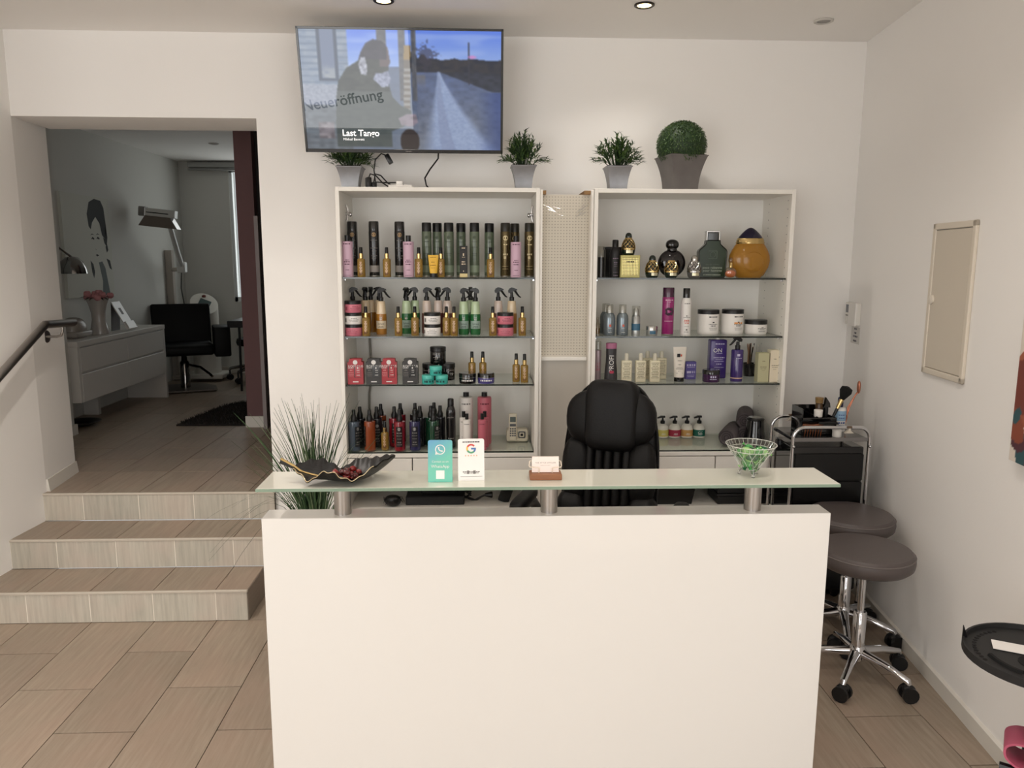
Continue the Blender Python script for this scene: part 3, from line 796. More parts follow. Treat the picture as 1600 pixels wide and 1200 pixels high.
for (px, py, Y) in ((1236, 649, 3.77), (1257, 649, 3.77), (1326, 668, 3.50)):
    p = atY(px, py, Y)
    O('tool_hook', LT(MB().prism([(p.x-.022, p.z-.026), (p.x+.022, p.z-.026), (p.x+.006, p.z-.012), (p.x+.006, p.z), (p.x-.006, p.z), (p.x-.006, p.z-.012)], Y-.012, Y+.004)), HOOK, t)
    O('hook_tip', LT(MB().rbox(p.x-.012, p.x+.012, Y-.014, Y+.004, p.z-.002, p.z+.008, .002, 1)), mat('brown_rubber', (92, 74, 58), .6), t)
TZ = .9125
def trolley_item(px, Y): return X_at(px, Y, TZ)
# organiser box
xa, xb = X_at(1248, 3.60, TZ), X_at(1301, 3.60, TZ)
t = thing('organiser_box', 'black open organiser box on the trolley tray', 'box', ((xa+xb)/2, 3.62, TZ))
w = (xb-xa)/2
for nm, bx in (('wall_panel', (-w, w, -.05, -.046, 0, .085)), ('wall_panel', (-w, w, .076, .08, 0, .128)), ('wall_panel', (-w, -w+.004, -.05, .08, 0, .128)), ('wall_panel', (w-.004, w, -.05, .08, 0, .085)), ('base_panel', (-w, w, -.05, .08, 0, .004)), ('divider', (-.01, -.006, -.05, .08, 0, .09))):
    O(nm, MB().rbox(*bx, .001, 1), BLACKG, t)
x = X_at(1305, 3.6, TZ)
t = thing('makeup_brush', 'large black fan-shaped powder brush with gold ferrule standing in organiser', 'brush', (X_at(1290, 3.62, TZ), 3.62, TZ+.006))
d = Vector((.10, 0, .235)).normalized()
O('handle', MB().tube([(0, 0, 0), d*.13], [.006, .008], 10), BLACKP, t, smooth=True)
O('ferrule', MB().tube([d*.125, d*.175], [.0085, .011], 12), GOLD, t, smooth=True)
O('bristles', MB().tube([d*.173, d*.19, d*.215, d*.235, d*.243], [.011, .018, .029, .026, .006], 16), mat('black_bristle', (10, 10, 11), .9, bump=.5, bscale=300), t, smooth=True)
# white bottle with blue cap
x = X_at(1309, 3.58, TZ+.05)
t = thing('lotion_bottle', 'white lotion bottle with light-blue label and dark blue cap on trolley', 'bottle', (X_at(1310, 3.66, TZ), 3.66, TZ))
O('body', MB().lathe([(0, 0), (.027, 0), (.029, .006), (.029, .105), (.024, .118), (.012, .122), (0, .122)], 24), mat('white_bottle', (232, 230, 226), .35), t, smooth=True)
O('label_band', MB().wrap(.0294, .055, .105, -1.5, 1.5, 14), mat('pale_blue_label', (150, 184, 212), .5), t, smooth=True)
O('label_text', pseudo_lines(.0297, [(.046, .034, .008), (.07, .03, .004), (.085, .036, .005), (.032, .03, .004)]), mat('blue_print', (70, 88, 150), .6), t)
O('cap', MB().lathe([(0, .12), (.013, .12), (.013, .165), (.01, .17), (0, .17)], 18), mat('navy_plastic', (22, 28, 74), .35), t, smooth=True)
# rose gold tongs
t = thing('rose_gold_tongs', 'rose gold curved tongs sticking up beside the lotion bottle', 'tongs', (X_at(1318, 3.70, TZ), 3.70, TZ))
RG = mat('rose_gold', (188, 122, 98), .25, metal=.9)
for s in (0, 1):
    O('arm', MB().tube([(0+.004*s, .006*s, .0), (.012, .006*s, .06), (.012+.012*s, .006*s, .11), (.045+.004*s, .006*s, .17), (.058, .006*s, .185)], .0035, 8), RG, t, smooth=True)
O('head', MB().sq((.063, .003, .212), .008, .01, .032, .8, .8), RG, t, smooth=True)
def small_jar(name, px, Y, z, r, h, cb, cl, label, lidh=.01):
    t = thing(name, label, 'jar', (X_at(px, Y, z), Y, z))
    O('body', MB().lathe([(0, 0), (r*.95, 0), (r, .003), (r, h-lidh), (0, h-lidh)], 22), cb, t, smooth=True)
    O('lid', MB().lathe([(0, h-lidh), (r*1.03, h-lidh), (r*1.03, h-.002), (r*.97, h), (0, h)], 22), cl, t, smooth=True)
WP = mat('white_plastic', (232, 228, 222), .35)
small_jar('cream_jar', 1278, 3.60, TZ+.085, .020, .034, WP, WP, 'small white pot on the edge of the organiser box')
t = thing('brown_pot', 'small brown pot with worn gold lid in the organiser box', 'jar', (X_at(1277, 3.66, TZ), 3.66, TZ+.004))
O('body', MB().lathe([(0, 0), (.017, 0), (.018, .13), (.015, .138), (0, .138)], 18), mat('brown_glass', (70, 50, 30), .25), t, smooth=True)
O('lid', MB().lathe([(0, .138), (.018, .138), (.020, .165), (0, .165)], 18), mat('worn_gold_lid', (136, 108, 66), .5, noise=.4, nscale=80), t, smooth=True)
t = thing('black_dropper', 'small black angular applicator in the organiser box', 'applicator', (X_at(1288, 3.65, TZ), 3.65, TZ+.004))
O('stem', MB().lathe([(0, 0), (.011, 0), (.011, .12), (0, .12)], 12), BLACKP, t, smooth=True)
O('tip', MB().prism([(-.018, .118), (.018, .118), (.014, .14), (-.006, .168), (-.01, .135)], -.01, .01), BLACKG, t)
t = thing('claw_clip', 'tortoiseshell hair claw clip lying on trolley tray', 'hair clip', (X_at(1270, 3.545, TZ), 3.55, TZ))
TORT = mat('tortoiseshell', (112, 58, 26), .25, noise=.6, nscale=45, coat=.5)
b = MB().tube([(-.05, 0, .055), (-.03, 0, .05), (0, 0, .047), (.03, 0, .052), (.05, 0, .06)], [.005, .009, .010, .009, .005], 10)
O('jaw', b, TORT, t, smooth=True)
for k in range(7): O('tooth', MB().tube([(-.04+.013*k, 0, .05), (-.04+.013*k, -.008, .03), (-.04+.013*k, 0, 0)], [.003, .003, .0015], 6), TORT, t, smooth=True)
t = thing('black_comb', 'black comb resting across the chrome rail of the trolley', 'comb', (X_at(1294, 3.53, .97), 3.53, .9745))
O('spine', MB().rbox(-.045, .045, -.006, .006, 0, .010, .002, 1), BLACKP, t)
for k in range(14): O('tooth', MB().box(-.043+.0064*k, -.040+.0064*k, -.018, -.005, .002, .006), BLACKP, t)
small_jar('white_tub', 1307, 3.535, TZ, .021, .036, WP, WP, 'white tub with blue lettering at the front of the trolley tray')
# ================================================================== shelf products
KIND = {}
def kind(key, parts):
    """parts: (name, MB, material, parent index or None); meshes are shared by all copies"""
    if key not in KIND: KIND[key] = [(n, mb.mesh(n, m, True), p) for n, mb, m, p in parts()]
    return KIND[key]
def put(key, parts, name, label, cat, loc, rz=0, group=None):
    K = kind(key, parts); t = thing(name, label, cat, loc, rz, group); made = []
    for n, me, p in K:
        o = link(n, me, made[p] if p is not None else t); made.append(o)
    return t
def gl(name, c, rough=.18): return mat(name, c, rough, coat=.5)
AMBER = mat('amber_oil', (176, 140, 66), .1, coat=.3, trans=.45); AMBERD = mat('amber_spray', (164, 112, 44), .15, coat=.3)
CREAMY = gl('pale_foam', (226, 204, 170)); GREENP = gl('pale_green_liquid', (186, 206, 168)); GREEN = gl('green_liquid', (36, 104, 56))
BEIGE = gl('pale_rose_liquid', (216, 198, 186)); MAUVE = gl('mauve_liquid', (120, 78, 72))
PINKJ = mat('pink_jar', (206, 116, 132), .35); WHITEJ = mat('white_jar', (236, 232, 228), .35)
LILAC = mat('lilac_bottle', (206, 172, 190), .4)
MIL = lambda px, Y: px*Y/1216.0

# ---- tall aerosol cans
def can(r, h, body, cap, capf=.17, print_=None, taper=.93, bands=()):
    def f():
        hc = h*(1-capf); P = []
        P.append(('can', MB().lathe([(0, 0), (r*.93, 0), (r, .004), (r, hc-.004), (r*.97, hc), (0, hc)], 24), body, None))
        P.append(('cap', MB().lathe([(0, hc), (r*.97, hc), (r*.97, h-.006), (r*.9, h), (0, h)], 24), cap, None))
        P.append(('base_ring', MB().lathe([(0, -.0001), (r*.96, 0), (r*1.01, .002), (r*1.01, .006), (0, .006)], 24), STEEL, None))
        for (z0, z1, m) in bands: P.append(('label_band', MB().wrap(r*1.004, h*z0, h*z1, -2.2, 2.2, 16), m, 0))
        if print_:
            m, rows, disc = print_
            P.append(('label_print', pseudo_lines(r*1.012, [(h*z, r*w, h*hh) for z, w, hh in rows]), m, 0))
            if disc:
                zz, rr, dm = disc; b = MB(); n = 16
                b.add([(0, -r*1.012, h*zz)]+[(r*1.012*math.sin(rr*math.cos(2*PI*i/n)), -r*1.012*math.cos(rr*math.cos(2*PI*i/n)), h*zz+r*rr*math.sin(2*PI*i/n)) for i in range(n)], [(0, 1+i, 1+(i+1) % n) for i in range(n)])
                P.append(('label_emblem', b, dm, 0))
        return P
    return f
BLKCAN = gl('black_can', (20, 19, 20), .2); GRNCAN = gl('olive_green_can', (92, 104, 84), .25); GLDCAN = mat('bronze_can', (96, 84, 58), .25, metal=.75)
BRONZE = mat('bronze_print', (150, 122, 84), .5); GOLDP = mat('gold_print', (214, 196, 150), .4)
GREYB = mat('grey_label', (150, 144, 138), .5); LGREEN = mat('light_green_label', (132, 146, 122), .4)
black_can = can(.026, .272, BLKCAN, BLKCAN, .17, (INKG, [(.66, 1.3, .012), (.52, 1.4, .014), (.47, .8, .012), (.38, 1.2, .010), (.34, 1.0, .010)], (.76, .42, BRONZE)), bands=((.085, .205, GREYB),))
green_can = can(.0247, .268, GRNCAN, BLACKP, .165, (mat('olive_print', (48, 58, 44), .6), [(.65, 1.3, .012), (.55, 1.4, .010), (.43, 1.3, .014), (.40, 1.0, .010), (.33, 1.2, .008)], (.73, .34, mat('olive_emblem', (70, 82, 62), .5))), bands=((.085, .215, LGREEN),))
gold_can = can(.0247, .268, GLDCAN, mat('dark_bronze_cap', (38, 36, 28), .3), .16, (GOLDP, [(.60, .8, .022), (.42, 1.0, .03), (.36, .7, .05), (.20, 1.3, .006), (.15, 1.3, .006)], (.72, .52, GOLDP)))
z1 = SH[0]
G = 'tall aerosol cans on the top shelf'
for px, Y, lab in ((551.5, 3.95, 'black hairspray can in the top left corner, behind a lilac bottle'), (585, 3.92, 'black hairspray can standing alone, second from the left on top shelf'), (625, 3.94, 'black hairspray can just left of a lilac bottle, third on top shelf')):
    put('black_can', black_can, 'hairspray_can', lab, 'can', (X_at(px, Y, z1+.1), Y, z1), .1, G)
for px, Y, lab in ((667, 3.93, 'green hairspray can behind the yellow tube, leftmost green one'), (683.5, 3.97, 'green hairspray can second from left of the green ones, behind yellow tube'), (701.5, 3.93, 'green hairspray can between the yellow tube and the slim black carton'), (720.5, 3.98, 'green hairspray can behind the slim black carton'), (741.5, 3.93, 'green hairspray can right of the slim black carton, unobstructed'), (764.5, 3.98, 'rightmost green hairspray can, behind a gold oil bottle')):
    put('green_can', green_can, 'hairspray_can', lab, 'can', (X_at(px, Y, z1+.1), Y, z1), 0, G)
for px, Y, lab in ((789.5, 3.92, 'bronze hairspray can left of the rightmost lilac bottle'), (804, 3.99, 'bronze hairspray can hidden behind the rightmost lilac bottle'), (827, 3.92, 'bronze hairspray can at the right end of the top shelf')):
    put('gold_can', gold_can, 'hairspray_can', lab, 'can', (X_at(px, Y, z1+.1), Y, z1), 0, G)
# ---- lilac bottles
def lilac():
    r = .0262; h = .172
    return [('body', MB().lathe([(0, 0), (r*.97, 0), (r, .003), (r, h-.004), (r*.97, h), (0, h)], 24), LILAC, None),
            ('cap', MB().lathe([(0, h), (.0125, h), (.0125, h+.030), (0, h+.030)], 16), BLACKP, None),
            ('label_print', pseudo_lines(r*1.01, [(h*.93, .038, .005), (h*.48, .02, .004), (h*.43, .03, .005), (h*.36, .03, .005), (h*.20, .02, .003), (h*.05, .036, .002)]), mat('plum_print', (96, 62, 78), .6), 0)]
for px, lab in ((543.5, 'lilac shampoo bottle with black cap at the left end of top shelf'), (638.5, 'lilac shampoo bottle right of the third black can on top shelf'), (806, 'lilac shampoo bottle between bronze cans on top shelf')):
    put('lilac', lilac, 'shampoo_bottle', lab, 'bottle', (X_at(px, 3.85, z1+.08), 3.85, z1), 0, 'lilac bottles on the top shelf')
# ---- gold hair oils
def oil():
    r = .0195; hb = .088
    return [('bottle', MB().lathe([(0, 0), (r*.96, 0), (r, .003), (r, hb-.006), (r*.9, hb), (.009, hb+.003), (.009, hb+.006), (0, hb+.006)], 22), AMBER, None),
            ('collar', MB().lathe([(0, hb+.003), (.0105, hb+.003), (.0105, hb+.026), (0, hb+.026)], 16), GOLD, None),
            ('cap', MB().lathe([(0, hb+.026), (.0088, hb+.026), (.0082, hb+.055), (.007, hb+.057), (0, hb+.057)], 16), BLACKP, None),
            ('label_print', pseudo_lines(r*1.012, [(.020+.0052*k, .006+.004*((k*7) % 3), .0035) for k in range(11)]), mat('pale_rose_print', (214, 178, 150), .5), 0),
            ('flower_print', pseudo_lines(r*1.013, [(.013, .016, .005), (.018, .022, .004)]), mat('brown_print', (90, 44, 26), .6), 0)]
OG = 'small gold hair oil bottles'
def oils(rows, z, Y0, where):
    for px, Y, lab in rows:
        put('oil', oil, 'hair_oil_bottle', lab, 'bottle', (X_at(px, Y, z+.05), Y, z), 0, OG)
oils([(564.5, 3.85, 'gold oil bottle between first and second black can, top shelf'), (604.5, 3.85, 'gold oil bottle between second and third black can, top shelf'), (654.5, 3.85, 'gold oil bottle left of the yellow tube, top shelf'), (689, 3.86, 'gold oil bottle right beside the yellow tube, top shelf'), (766.5, 3.85, 'gold oil bottle in front of the rightmost green can, top shelf')], z1, 3.85, '')
# ---- slim black carton, yellow tube
xa = X_at(724.5, 3.86, z1)
t = thing('black_carton', 'slim black carton with gold foot between green cans', 'box', (xa, 3.86, z1))
c_ = O('carton', MB().rbox(-.019, .019, -.016, .016, .018, .153, .001, 1), mat('black_card', (34, 32, 31), .5), t)
O('foot_band', MB().rbox(-.0192, .0192, -.0162, .0162, 0, .018, .001, 1), mat('cream_gold_card', (226, 206, 150), .45), t)
O('label_print', pseudo_lines(.0164, [(.142, .016, .005), (.11, .006, .012), (.098, .014, .003), (.075, .018, .005), (.064, .020, .006), (.03, .004, .005)], True), mat('cream_print', (226, 206, 178), .5), c_)
xa = X_at(677.5, 3.84, z1)
t = thing('yellow_tube', 'yellow cream tube standing on its black cap on top shelf', 'tube', (xa, 3.84, z1))
def tubef(w0, w1, d0, z0, z1_):
    b = MB(); vs = []; n = 20; S = 8
    for k in range(S+1):
        s = k/S; w = w0+(w1-w0)*s; d = d0*(1-s)+.0015*s; z = z0+(z1_-z0)*s
        vs += [(w*math.cos(2*PI*i/n), d*math.sin(2*PI*i/n), z) for i in range(n)]
    fs = [(k*n+i, k*n+(i+1) % n, (k+1)*n+(i+1) % n, (k+1)*n+i) for k in range(S) for i in range(n)]
    fs += [tuple(range(n)), tuple(range(S*n, S*n+n))]
    return b.add(vs, fs)
c_ = O('tube_body', tubef(.0185, .026, .017, .019, .108), mat('yellow_tube', (232, 184, 66), .4), t, smooth=True)
O('tube_cap', MB().lathe([(0, 0), (.018, 0), (.018, .019), (0, .019)], 22), BLACKP, t, smooth=True)
O('label_print', move(pseudo_lines(.0185, [(.096, .03, .003), (.073, .018, .005), (.058, .03, .003), (.045, .02, .002)], True), 0, -.0005, 0), mat('ochre_print', (150, 106, 30), .6), c_)

# ================= shelf 2
z2 = SH[1]
def jar(body, ink=INKG):
    def f():
        r = .0415; h = .0575
        return [('jar', MB().lathe([(0, 0), (r*.95, 0), (r, .004), (r, .038), (r*.97, .041), (0, .041)], 30), body, None),
                ('lid', MB().lathe([(0, .041), (r*.99, .041), (r*.99, h-.002), (r*.97, h), (0, h)], 30), BLACKP, None),
                ('label_print', pseudo_lines(r*1.01, [(.030, .03, .003), (.022, .05, .003), (.014, .04, .002)]), ink, 0),
                ('barcode', (lambda: [MB().wrap(r*1.01, .012, .030, a, a+.28, 4) for a in (-1.25,)][0])(), ink, 0)]
    return f
PK = mat('pink_print', (142, 66, 82), .6)
def stack(px, Y, items, where, rz=0):
    for k, (c, lab) in enumerate(items):
        put('jar_'+c, jar(PINKJ if c == 'pink' else WHITEJ, PK if c == 'pink' else INKG), 'cream_jar', lab, 'jar', (X_at(px, Y, z2+.05), Y, z2+.0577*k), rz+.2*k, 'stacked cream jars on the second shelf')
stack(552.5, 3.86, [('pink', 'pink jar at the bottom of the stack of three, far left'), ('white', 'white jar in the middle of the pink stack, far left'), ('pink', 'pink jar on top of the stack of three, far left')], 'left')
stack(675.5, 3.86, [('white', 'lower white jar of the white pair, second shelf centre'), ('white', 'upper white jar of the white pair, second shelf centre')], 'centre')
stack(789.5, 3.86, [('pink', 'lower pink jar of the pair at the right, second shelf'), ('pink', 'upper pink jar of the pair at the right, second shelf')], 'right')
def sprayer(top, bot, split=.62, label=True, label_c=None):
    """trigger spray bottle, trigger lever pointing +x"""
    def f():
        h = .168; r = .0265; rn_ = .0205
        zs = h*split
        low = [(0, 0), (r*.95, 0), (r, .004), (r, zs-.018), (r*.985, zs-.006), (r*.955, zs)]
        up = [(r*.955, zs), (r*.90, zs+.014), (rn_*1.06, h-.018), (rn_, h-.004), (rn_*.9, h)]
        P = [('bottle', MB().lathe(low+[(0, zs)], 24), bot, None),
             ('upper_phase', MB().lathe([(0, zs)]+up+[(0, h)], 24), top, None),
             ('neck_ring', MB().lathe([(0, h), (.012, h), (.0125, h+.004), (.0125, h+.018), (.010, h+.020), (0, h+.020)], 16), BLACKP, None)]
        hd = MB()
        hd.tube([(0, 0, h+.018), (0, 0, h+.035), (-.002, 0, h+.046)], [.0085, .0075, .009], 12)
        hd.prism([(-.016, h+.040), (-.019, h+.050), (-.013, h+.062), (-.002, h+.068), (.012, h+.066), (.026, h+.060), (.028, h+.054), (.012, h+.052), (.004, h+.044), (-.006, h+.040)], -.010, .010)
        P.append(('trigger_head', hd, BLACKP, None))
        P.append(('trigger', MB().tube([(.012, 0, h+.055), (.020, 0, h+.046), (.028, 0, h+.034), (.038, 0, h+.022), (.047, 0, h+.017)], [.006, .0055, .005, .004, .0025], 8), BLACKP, None))
        return P
    return f
def sprayer_label(t, rz, r=.0265, txt=True):
    pass
AMB = ('amber', CREAMY, AMBERD); GRN = ('green', GREENP, GREEN); BEI = ('beige', BEIGE, MAUVE)
def spr(kd, px, Y, ang, lab, lbl=True):
    n, a, c = kd
    t = put('spr_'+n, sprayer(a, c), 'spray_bottle', lab, 'bottle', (X_at(px, Y, z2+.08), Y, z2), ang, 'two-phase trigger spray bottles')
    if lbl:
        e = [c for c in t.children if c.name.startswith('bottle')][0]
        key = 'sprlabel_'+n
        if key not in KIND:
            KIND[key] = [('label', MB().wrap(.0268, .030, .070, -1.15, 1.15, 14).mesh('label', mat('spray_label_'+n, {'amber': (212, 196, 168), 'green': (150, 172, 160), 'beige': (170, 150, 140)}[n], .4), True), None),
                         ('label_print', pseudo_lines(.0271, [(.042, .024, .003), (.036, .03, .003)]).mesh('label_print', INKK, True), None),
                         ('label_title', move(text_mb('2phase', .0125, 'CENTER', .0272), 0, 0, .051).mesh('label_title', INKK), None),
                         ('label_emblem', MB().shell([(.0272, 0)], 3).mesh('label_emblem', INKW) if False else pseudo_lines(.0271, [(.080, .012, .004), (.086, .014, .002), (.075, .01, .002)]).mesh('label_emblem', INKW, True), None)]
        for nm, me, p in KIND[key]: link(nm, me, e, rot=(0, 0, -ang))
    return t
spr(BEI, 552, 4.0, .15, 'pale trigger spray bottle behind the stack of three jars', False)
spr(AMB, 571.5, 4.0, -PI/2-.1, 'amber trigger spray bottle right of three-jar stack, facing forward', False)
spr(AMB, 580, 4.05, -PI/2+.25, 'amber trigger spray bottle behind the forward-facing amber one', False)
spr(AMB, 593, 4.04, PI-.3, 'amber trigger spray bottle behind, trigger pointing left', False)
spr(AMB, 596, 3.92, .1, 'amber trigger spray bottle with cream label, trigger pointing right')
spr(GRN, 635.5, 3.96, -PI/2-.2, 'green trigger spray bottle facing forward, leftmost of the green ones')
spr(GRN, 648.5, 4.0, PI, 'green trigger spray bottle with trigger to the left, behind an oil bottle')
spr(BEI, 667, 3.98, .1, 'rose trigger spray bottle behind white jars, trigger pointing right', False)
spr(BEI, 685, 4.0, -PI/2-.25, 'rose trigger spray bottle behind white jars, facing forward', False)
spr(BEI, 699.5, 3.98, PI+.1, 'rose trigger spray bottle right of white jars, trigger pointing left')
spr(GRN, 724.5, 3.91, .05, 'green trigger spray bottle in the pair at centre right, trigger pointing right')
spr(GRN, 743, 3.91, PI-.1, 'green trigger spray bottle in the pair at centre right, trigger pointing left')
spr(GRN, 735.5, 4.04, -PI/2, 'green trigger spray bottle half hidden behind the green pair', False)
spr(BEI, 778.5, 3.98, .08, 'rose trigger spray bottle behind the right pink jars', False)
spr(AMB, 799.5, 3.96, .05, 'amber trigger spray bottle at the right end of second shelf', False)
oils([(572, 3.85, 'gold oil bottle right of the three-jar stack, second shelf'), (622.5, 3.85, 'gold oil bottle left of the first green spray bottle, second shelf'), (648.5, 3.86, 'gold oil bottle left of the white jar pair, second shelf'), (697.5, 3.86, 'gold oil bottle right of the white jar pair, second shelf'), (709.5, 3.85, 'gold oil bottle left of the green spray pair, second shelf'), (770, 3.85, 'gold oil bottle left of the right pink jars, second shelf'), (816, 3.86, 'gold oil bottle at the right end of the second shelf')], z2, 3.85, '')

# ================= shelf 3
z3 = SH[2]
def dustbox(c, key):
    def f():
        w = .0385; d = .022; h = .128
        P = [('carton', MB().prism([(-w, 0), (w, 0), (w, h-.018), (w-.008, h-.016), (w-.008, h-.002), (.012, h), (-.012, h), (-w+.008, h-.002), (-w+.008, h-.016), (-w, h-.018)], -d, d), c, None),
             ('window', MB().box(-.006, .028, -d-.0006, -d, .034, .092), mat('box_window_'+key, (60, 14, 18) if key == 'red' else (12, 12, 12), .2, coat=.5), 0),
             ('shaker', MB().box(-.001, .026, -d-.0012, -d-.0006, .036, .090), mat('box_shaker_'+key, (168, 44, 54) if key == 'red' else (24, 23, 23), .25, coat=.4), 0)]
        n = 18; b = MB(); b.add([(0, -d-.0006, h-.018)]+[(.0115*math.cos(2*PI*i/n), -d-.0006, h-.018+.0115*math.sin(2*PI*i/n)) for i in range(n)], [(0, 1+i, 1+(i+1) % n) for i in range(n)])
        P.append(('emblem', b, INKW, 0))
        P.append(('brand_print', move(text_mb('ROMULUS', .0165), .002, -d-.0006, h-.043), INKW, 0))
        P.append(('title_print', move(text_mb('DUST', .0115), -.0215, -d-.0006, .078), INKW, 0))
        P.append(('small_print', move(pseudo_lines(d+.0006, [(.070, .012, .005), (.058, .024, .0025), (.050, .026, .0025), (.042, .022, .0025)], True), -.021, 0, 0), INKG if key == 'black' else mat('pale_red_print', (214, 150, 150), .6), 0))
        P.append(('foot_print', MB().box(-.014, .014, -d-.0006, -d-.0001, .010, .015), INKW, 0))
        P.append(('shaker_print', move(pseudo_lines(d+.0014, [(.082, .010, .008), (.070, .014, .003), (.060, .012, .002), (.046, .016, .003)], True), .014, 0, 0), INKW, 0))
        return P
    return f
REDC = mat('red_card', (166, 52, 60), .45); BLKC = mat('dark_grey_card', (54, 52, 51), .45)
for px, Y, k, rz, lab in ((556.5, 3.835, 'red', 0, 'red styling dust box at the far left of the third shelf'), (585, 3.835, 'black', 0, 'black styling dust box between the two red boxes'), (608.5, 3.838, 'red', .02, 'red styling dust box touching the black one, second red box'), (641.5, 3.835, 'black', 0, 'black styling dust box standing apart, beside the black jars')):
    put('dust_'+k, dustbox(REDC if k == 'red' else BLKC, k), 'styling_dust_box', lab, 'box', (X_at(px, Y, z3+.05), Y, z3), rz, 'boxed styling dust on the third shelf')
def bigjar():
    r = .041; h = .086
    return [('jar', MB().lathe([(0, 0), (r*.95, 0), (r, .005), (r, .062), (r*.98, .064), (0, .064)], 28), BLACKG, None),
            ('lid', MB().lathe([(0, .064), (r*1.01, .064), (r*1.01, h-.003), (r*.97, h), (0, h)], 28), mat('black_lid_satin', (16, 16, 17), .35), None),
            ('label_print', pseudo_lines(r*1.008, [(.052, .04, .006), (.034, .036, .004), (.024, .02, .003), (.012, .024, .003)]), INKG, 0),
            ('label_number', move(text_mb('73', .016, 'CENTER', r*1.01), 0, 0, .028), INKW, 0)]
put('bigjar', bigjar, 'black_jar', 'large black jar, lower left of the pyramid behind turquoise pots', 'jar', (X_at(672.5, 3.96, z3), 3.96, z3), -.5, 'large black jars in a pyramid')
put('bigjar', bigjar, 'black_jar', 'large black jar, lower right of the pyramid with silver emblem', 'jar', (X_at(699, 3.965, z3), 3.965, z3), .6, 'large black jars in a pyramid')
put('bigjar', bigjar, 'black_jar', 'large black jar on top of the pyramid', 'jar', (X_at(684.5, 3.955, z3+.1), 3.955, z3+.0865), -.15, 'large black jars in a pyramid')
def teal():
    r = .031; h = .044
    return [('pot', MB().lathe([(0, 0), (r*.97, 0), (r, .002), (r, .028), (0, .028)], 26), mat('turquoise_pot', (64, 176, 164), .35), None),
            ('lid', MB().lathe([(0, .0285), (r*1.02, .0285), (r*1.02, h-.002), (r*.98, h), (0, h)], 26), mat('turquoise_lid', (86, 190, 176), .35), None),
            ('label_print', pseudo_lines(r*1.012, [(.014, .05, .010), (.022, .03, .003)]), mat('dark_teal_print', (20, 74, 72), .6), 0)]
put('teal', teal, 'turquoise_pot', 'turquoise pot, lower left of the three in front of black jars', 'jar', (X_at(669, 3.83, z3), 3.83, z3), .2, 'turquoise pots in a small pyramid')
put('teal', teal, 'turquoise_pot', 'turquoise pot, lower right of the three in front of black jars', 'jar', (X_at(690.3, 3.83, z3), 3.83, z3), -.3, 'turquoise pots in a small pyramid')
put('teal', teal, 'turquoise_pot', 'turquoise pot on top of the other two', 'jar', (X_at(681, 3.83, z3+.06), 3.83, z3+.0445), .5, 'turquoise pots in a small pyramid')
def tin(c):
    def f():
        r = .0425; h = .052
        return [('tin', MB().lathe([(0, 0), (r*.96, 0), (r, .004), (r, .028), (r*.99, .030), (0, .030)], 30), c, None),
                ('lid', MB().lathe([(0, .0305), (r*1.01, .0305), (r*1.01, h-.005), (r*.95, h), (0, h)], 30), BLACKG, None),
                ('label_print', pseudo_lines(r*1.012, [(.016, .062, .007)]), INKW, 0),
                ('rim', MB().lathe([(0, .029), (r*1.015, .029), (r*1.015, .031), (0, .031)], 30), STEEL, None)]
    return f
put('tin_b', tin(BLACKG), 'pomade_tin', 'flat black pomade tin left of the purple one', 'jar', (X_at(730.5, 3.85, z3), 3.85, z3), 0, 'flat pomade tins')
put('tin_p', tin(gl('purple_tin', (74, 66, 128))), 'pomade_tin', 'flat purple pomade tin with black lid on third shelf', 'jar', (X_at(759.5, 3.85, z3), 3.85, z3), 0, 'flat pomade tins')
oils([(737.5, 3.97, 'gold oil bottle behind the black pomade tin'), (754.5, 3.97, 'gold oil bottle behind the purple pomade tin'), (806.5, 3.885, 'left gold oil bottle of the pair at the right end, third shelf'), (819.5, 3.865, 'right gold oil bottle of the pair at the right end, third shelf')], z3, 0, '')
# grey cord down the corner
xx = X_at(578, 4.15, z3)
tag(O('grey_cord', MB().tube([(xx, 4.165, 1.40), (xx+.006, 4.165, 1.2), (xx+.004, 4.165, 1.10), (xx-.008, 4.165, 1.02), (xx-.01, 4.165, .9), (xx-.006, 4.165, .80)], .006, 8), mat('grey_cable', (140, 136, 128), .6), smooth=True), 'grey cord running down the back panel of the left cabinet', 'cable')

# ================= shelf 4
z4 = SH4
def spritz(c, key, printed=True):
    def f():
        r = .0283; hb = .150
        P = [('bottle', MB().lathe([(0, 0), (r*.95, 0), (r, .005), (r, hb-.008), (r*.96, hb-.002), (.013, hb), (0, hb)], 24), c, None),
             ('neck', MB().lathe([(0, hb), (.0155, hb), (.0155, hb+.016), (.011, hb+.030), (.009, hb+.034), (0, hb+.034)], 16), BLACKP, None),
             ('spray_cap', MB().lathe([(0, hb+.034), (.0098, hb+.034), (.0088, hb+.056), (.0075, hb+.058), (0, hb+.058)], 14), BLACKP, None)]
        if printed:
            P.append(('label', MB().wrap(r*1.006, .02, .125, -.62, .62, 12), mat('dark_label_'+key, tuple(int(k*.45) for k in {'grey': (60, 70, 82), 'orange': (70, 40, 34), 'red': (72, 28, 34), 'navy': (50, 48, 72), 'green': (34, 52, 44), 'dark': (40, 40, 44)}[key]), .4), 0))
            n = 14; b = MB(); rr = r*1.012
            b.add([(0, -rr, .112)]+[(rr*math.sin(.28*math.cos(2*PI*i/n)), -rr*math.cos(.28*math.cos(2*PI*i/n)), .112+.008*math.sin(2*PI*i/n)) for i in range(n)], [(0, 1+i, 1+(i+1) % n) for i in range(n)])
            P.append(('emblem', b, mat('silver_print', (160, 158, 156), .4), 0))
            P.append(('label_print', pseudo_lines(rr, [(.092, .026, .006), (.078, .028, .004), (.062, .024, .003), (.044, .02, .005), (.032, .026, .004)]), INKG, 0))
        return P
    return f
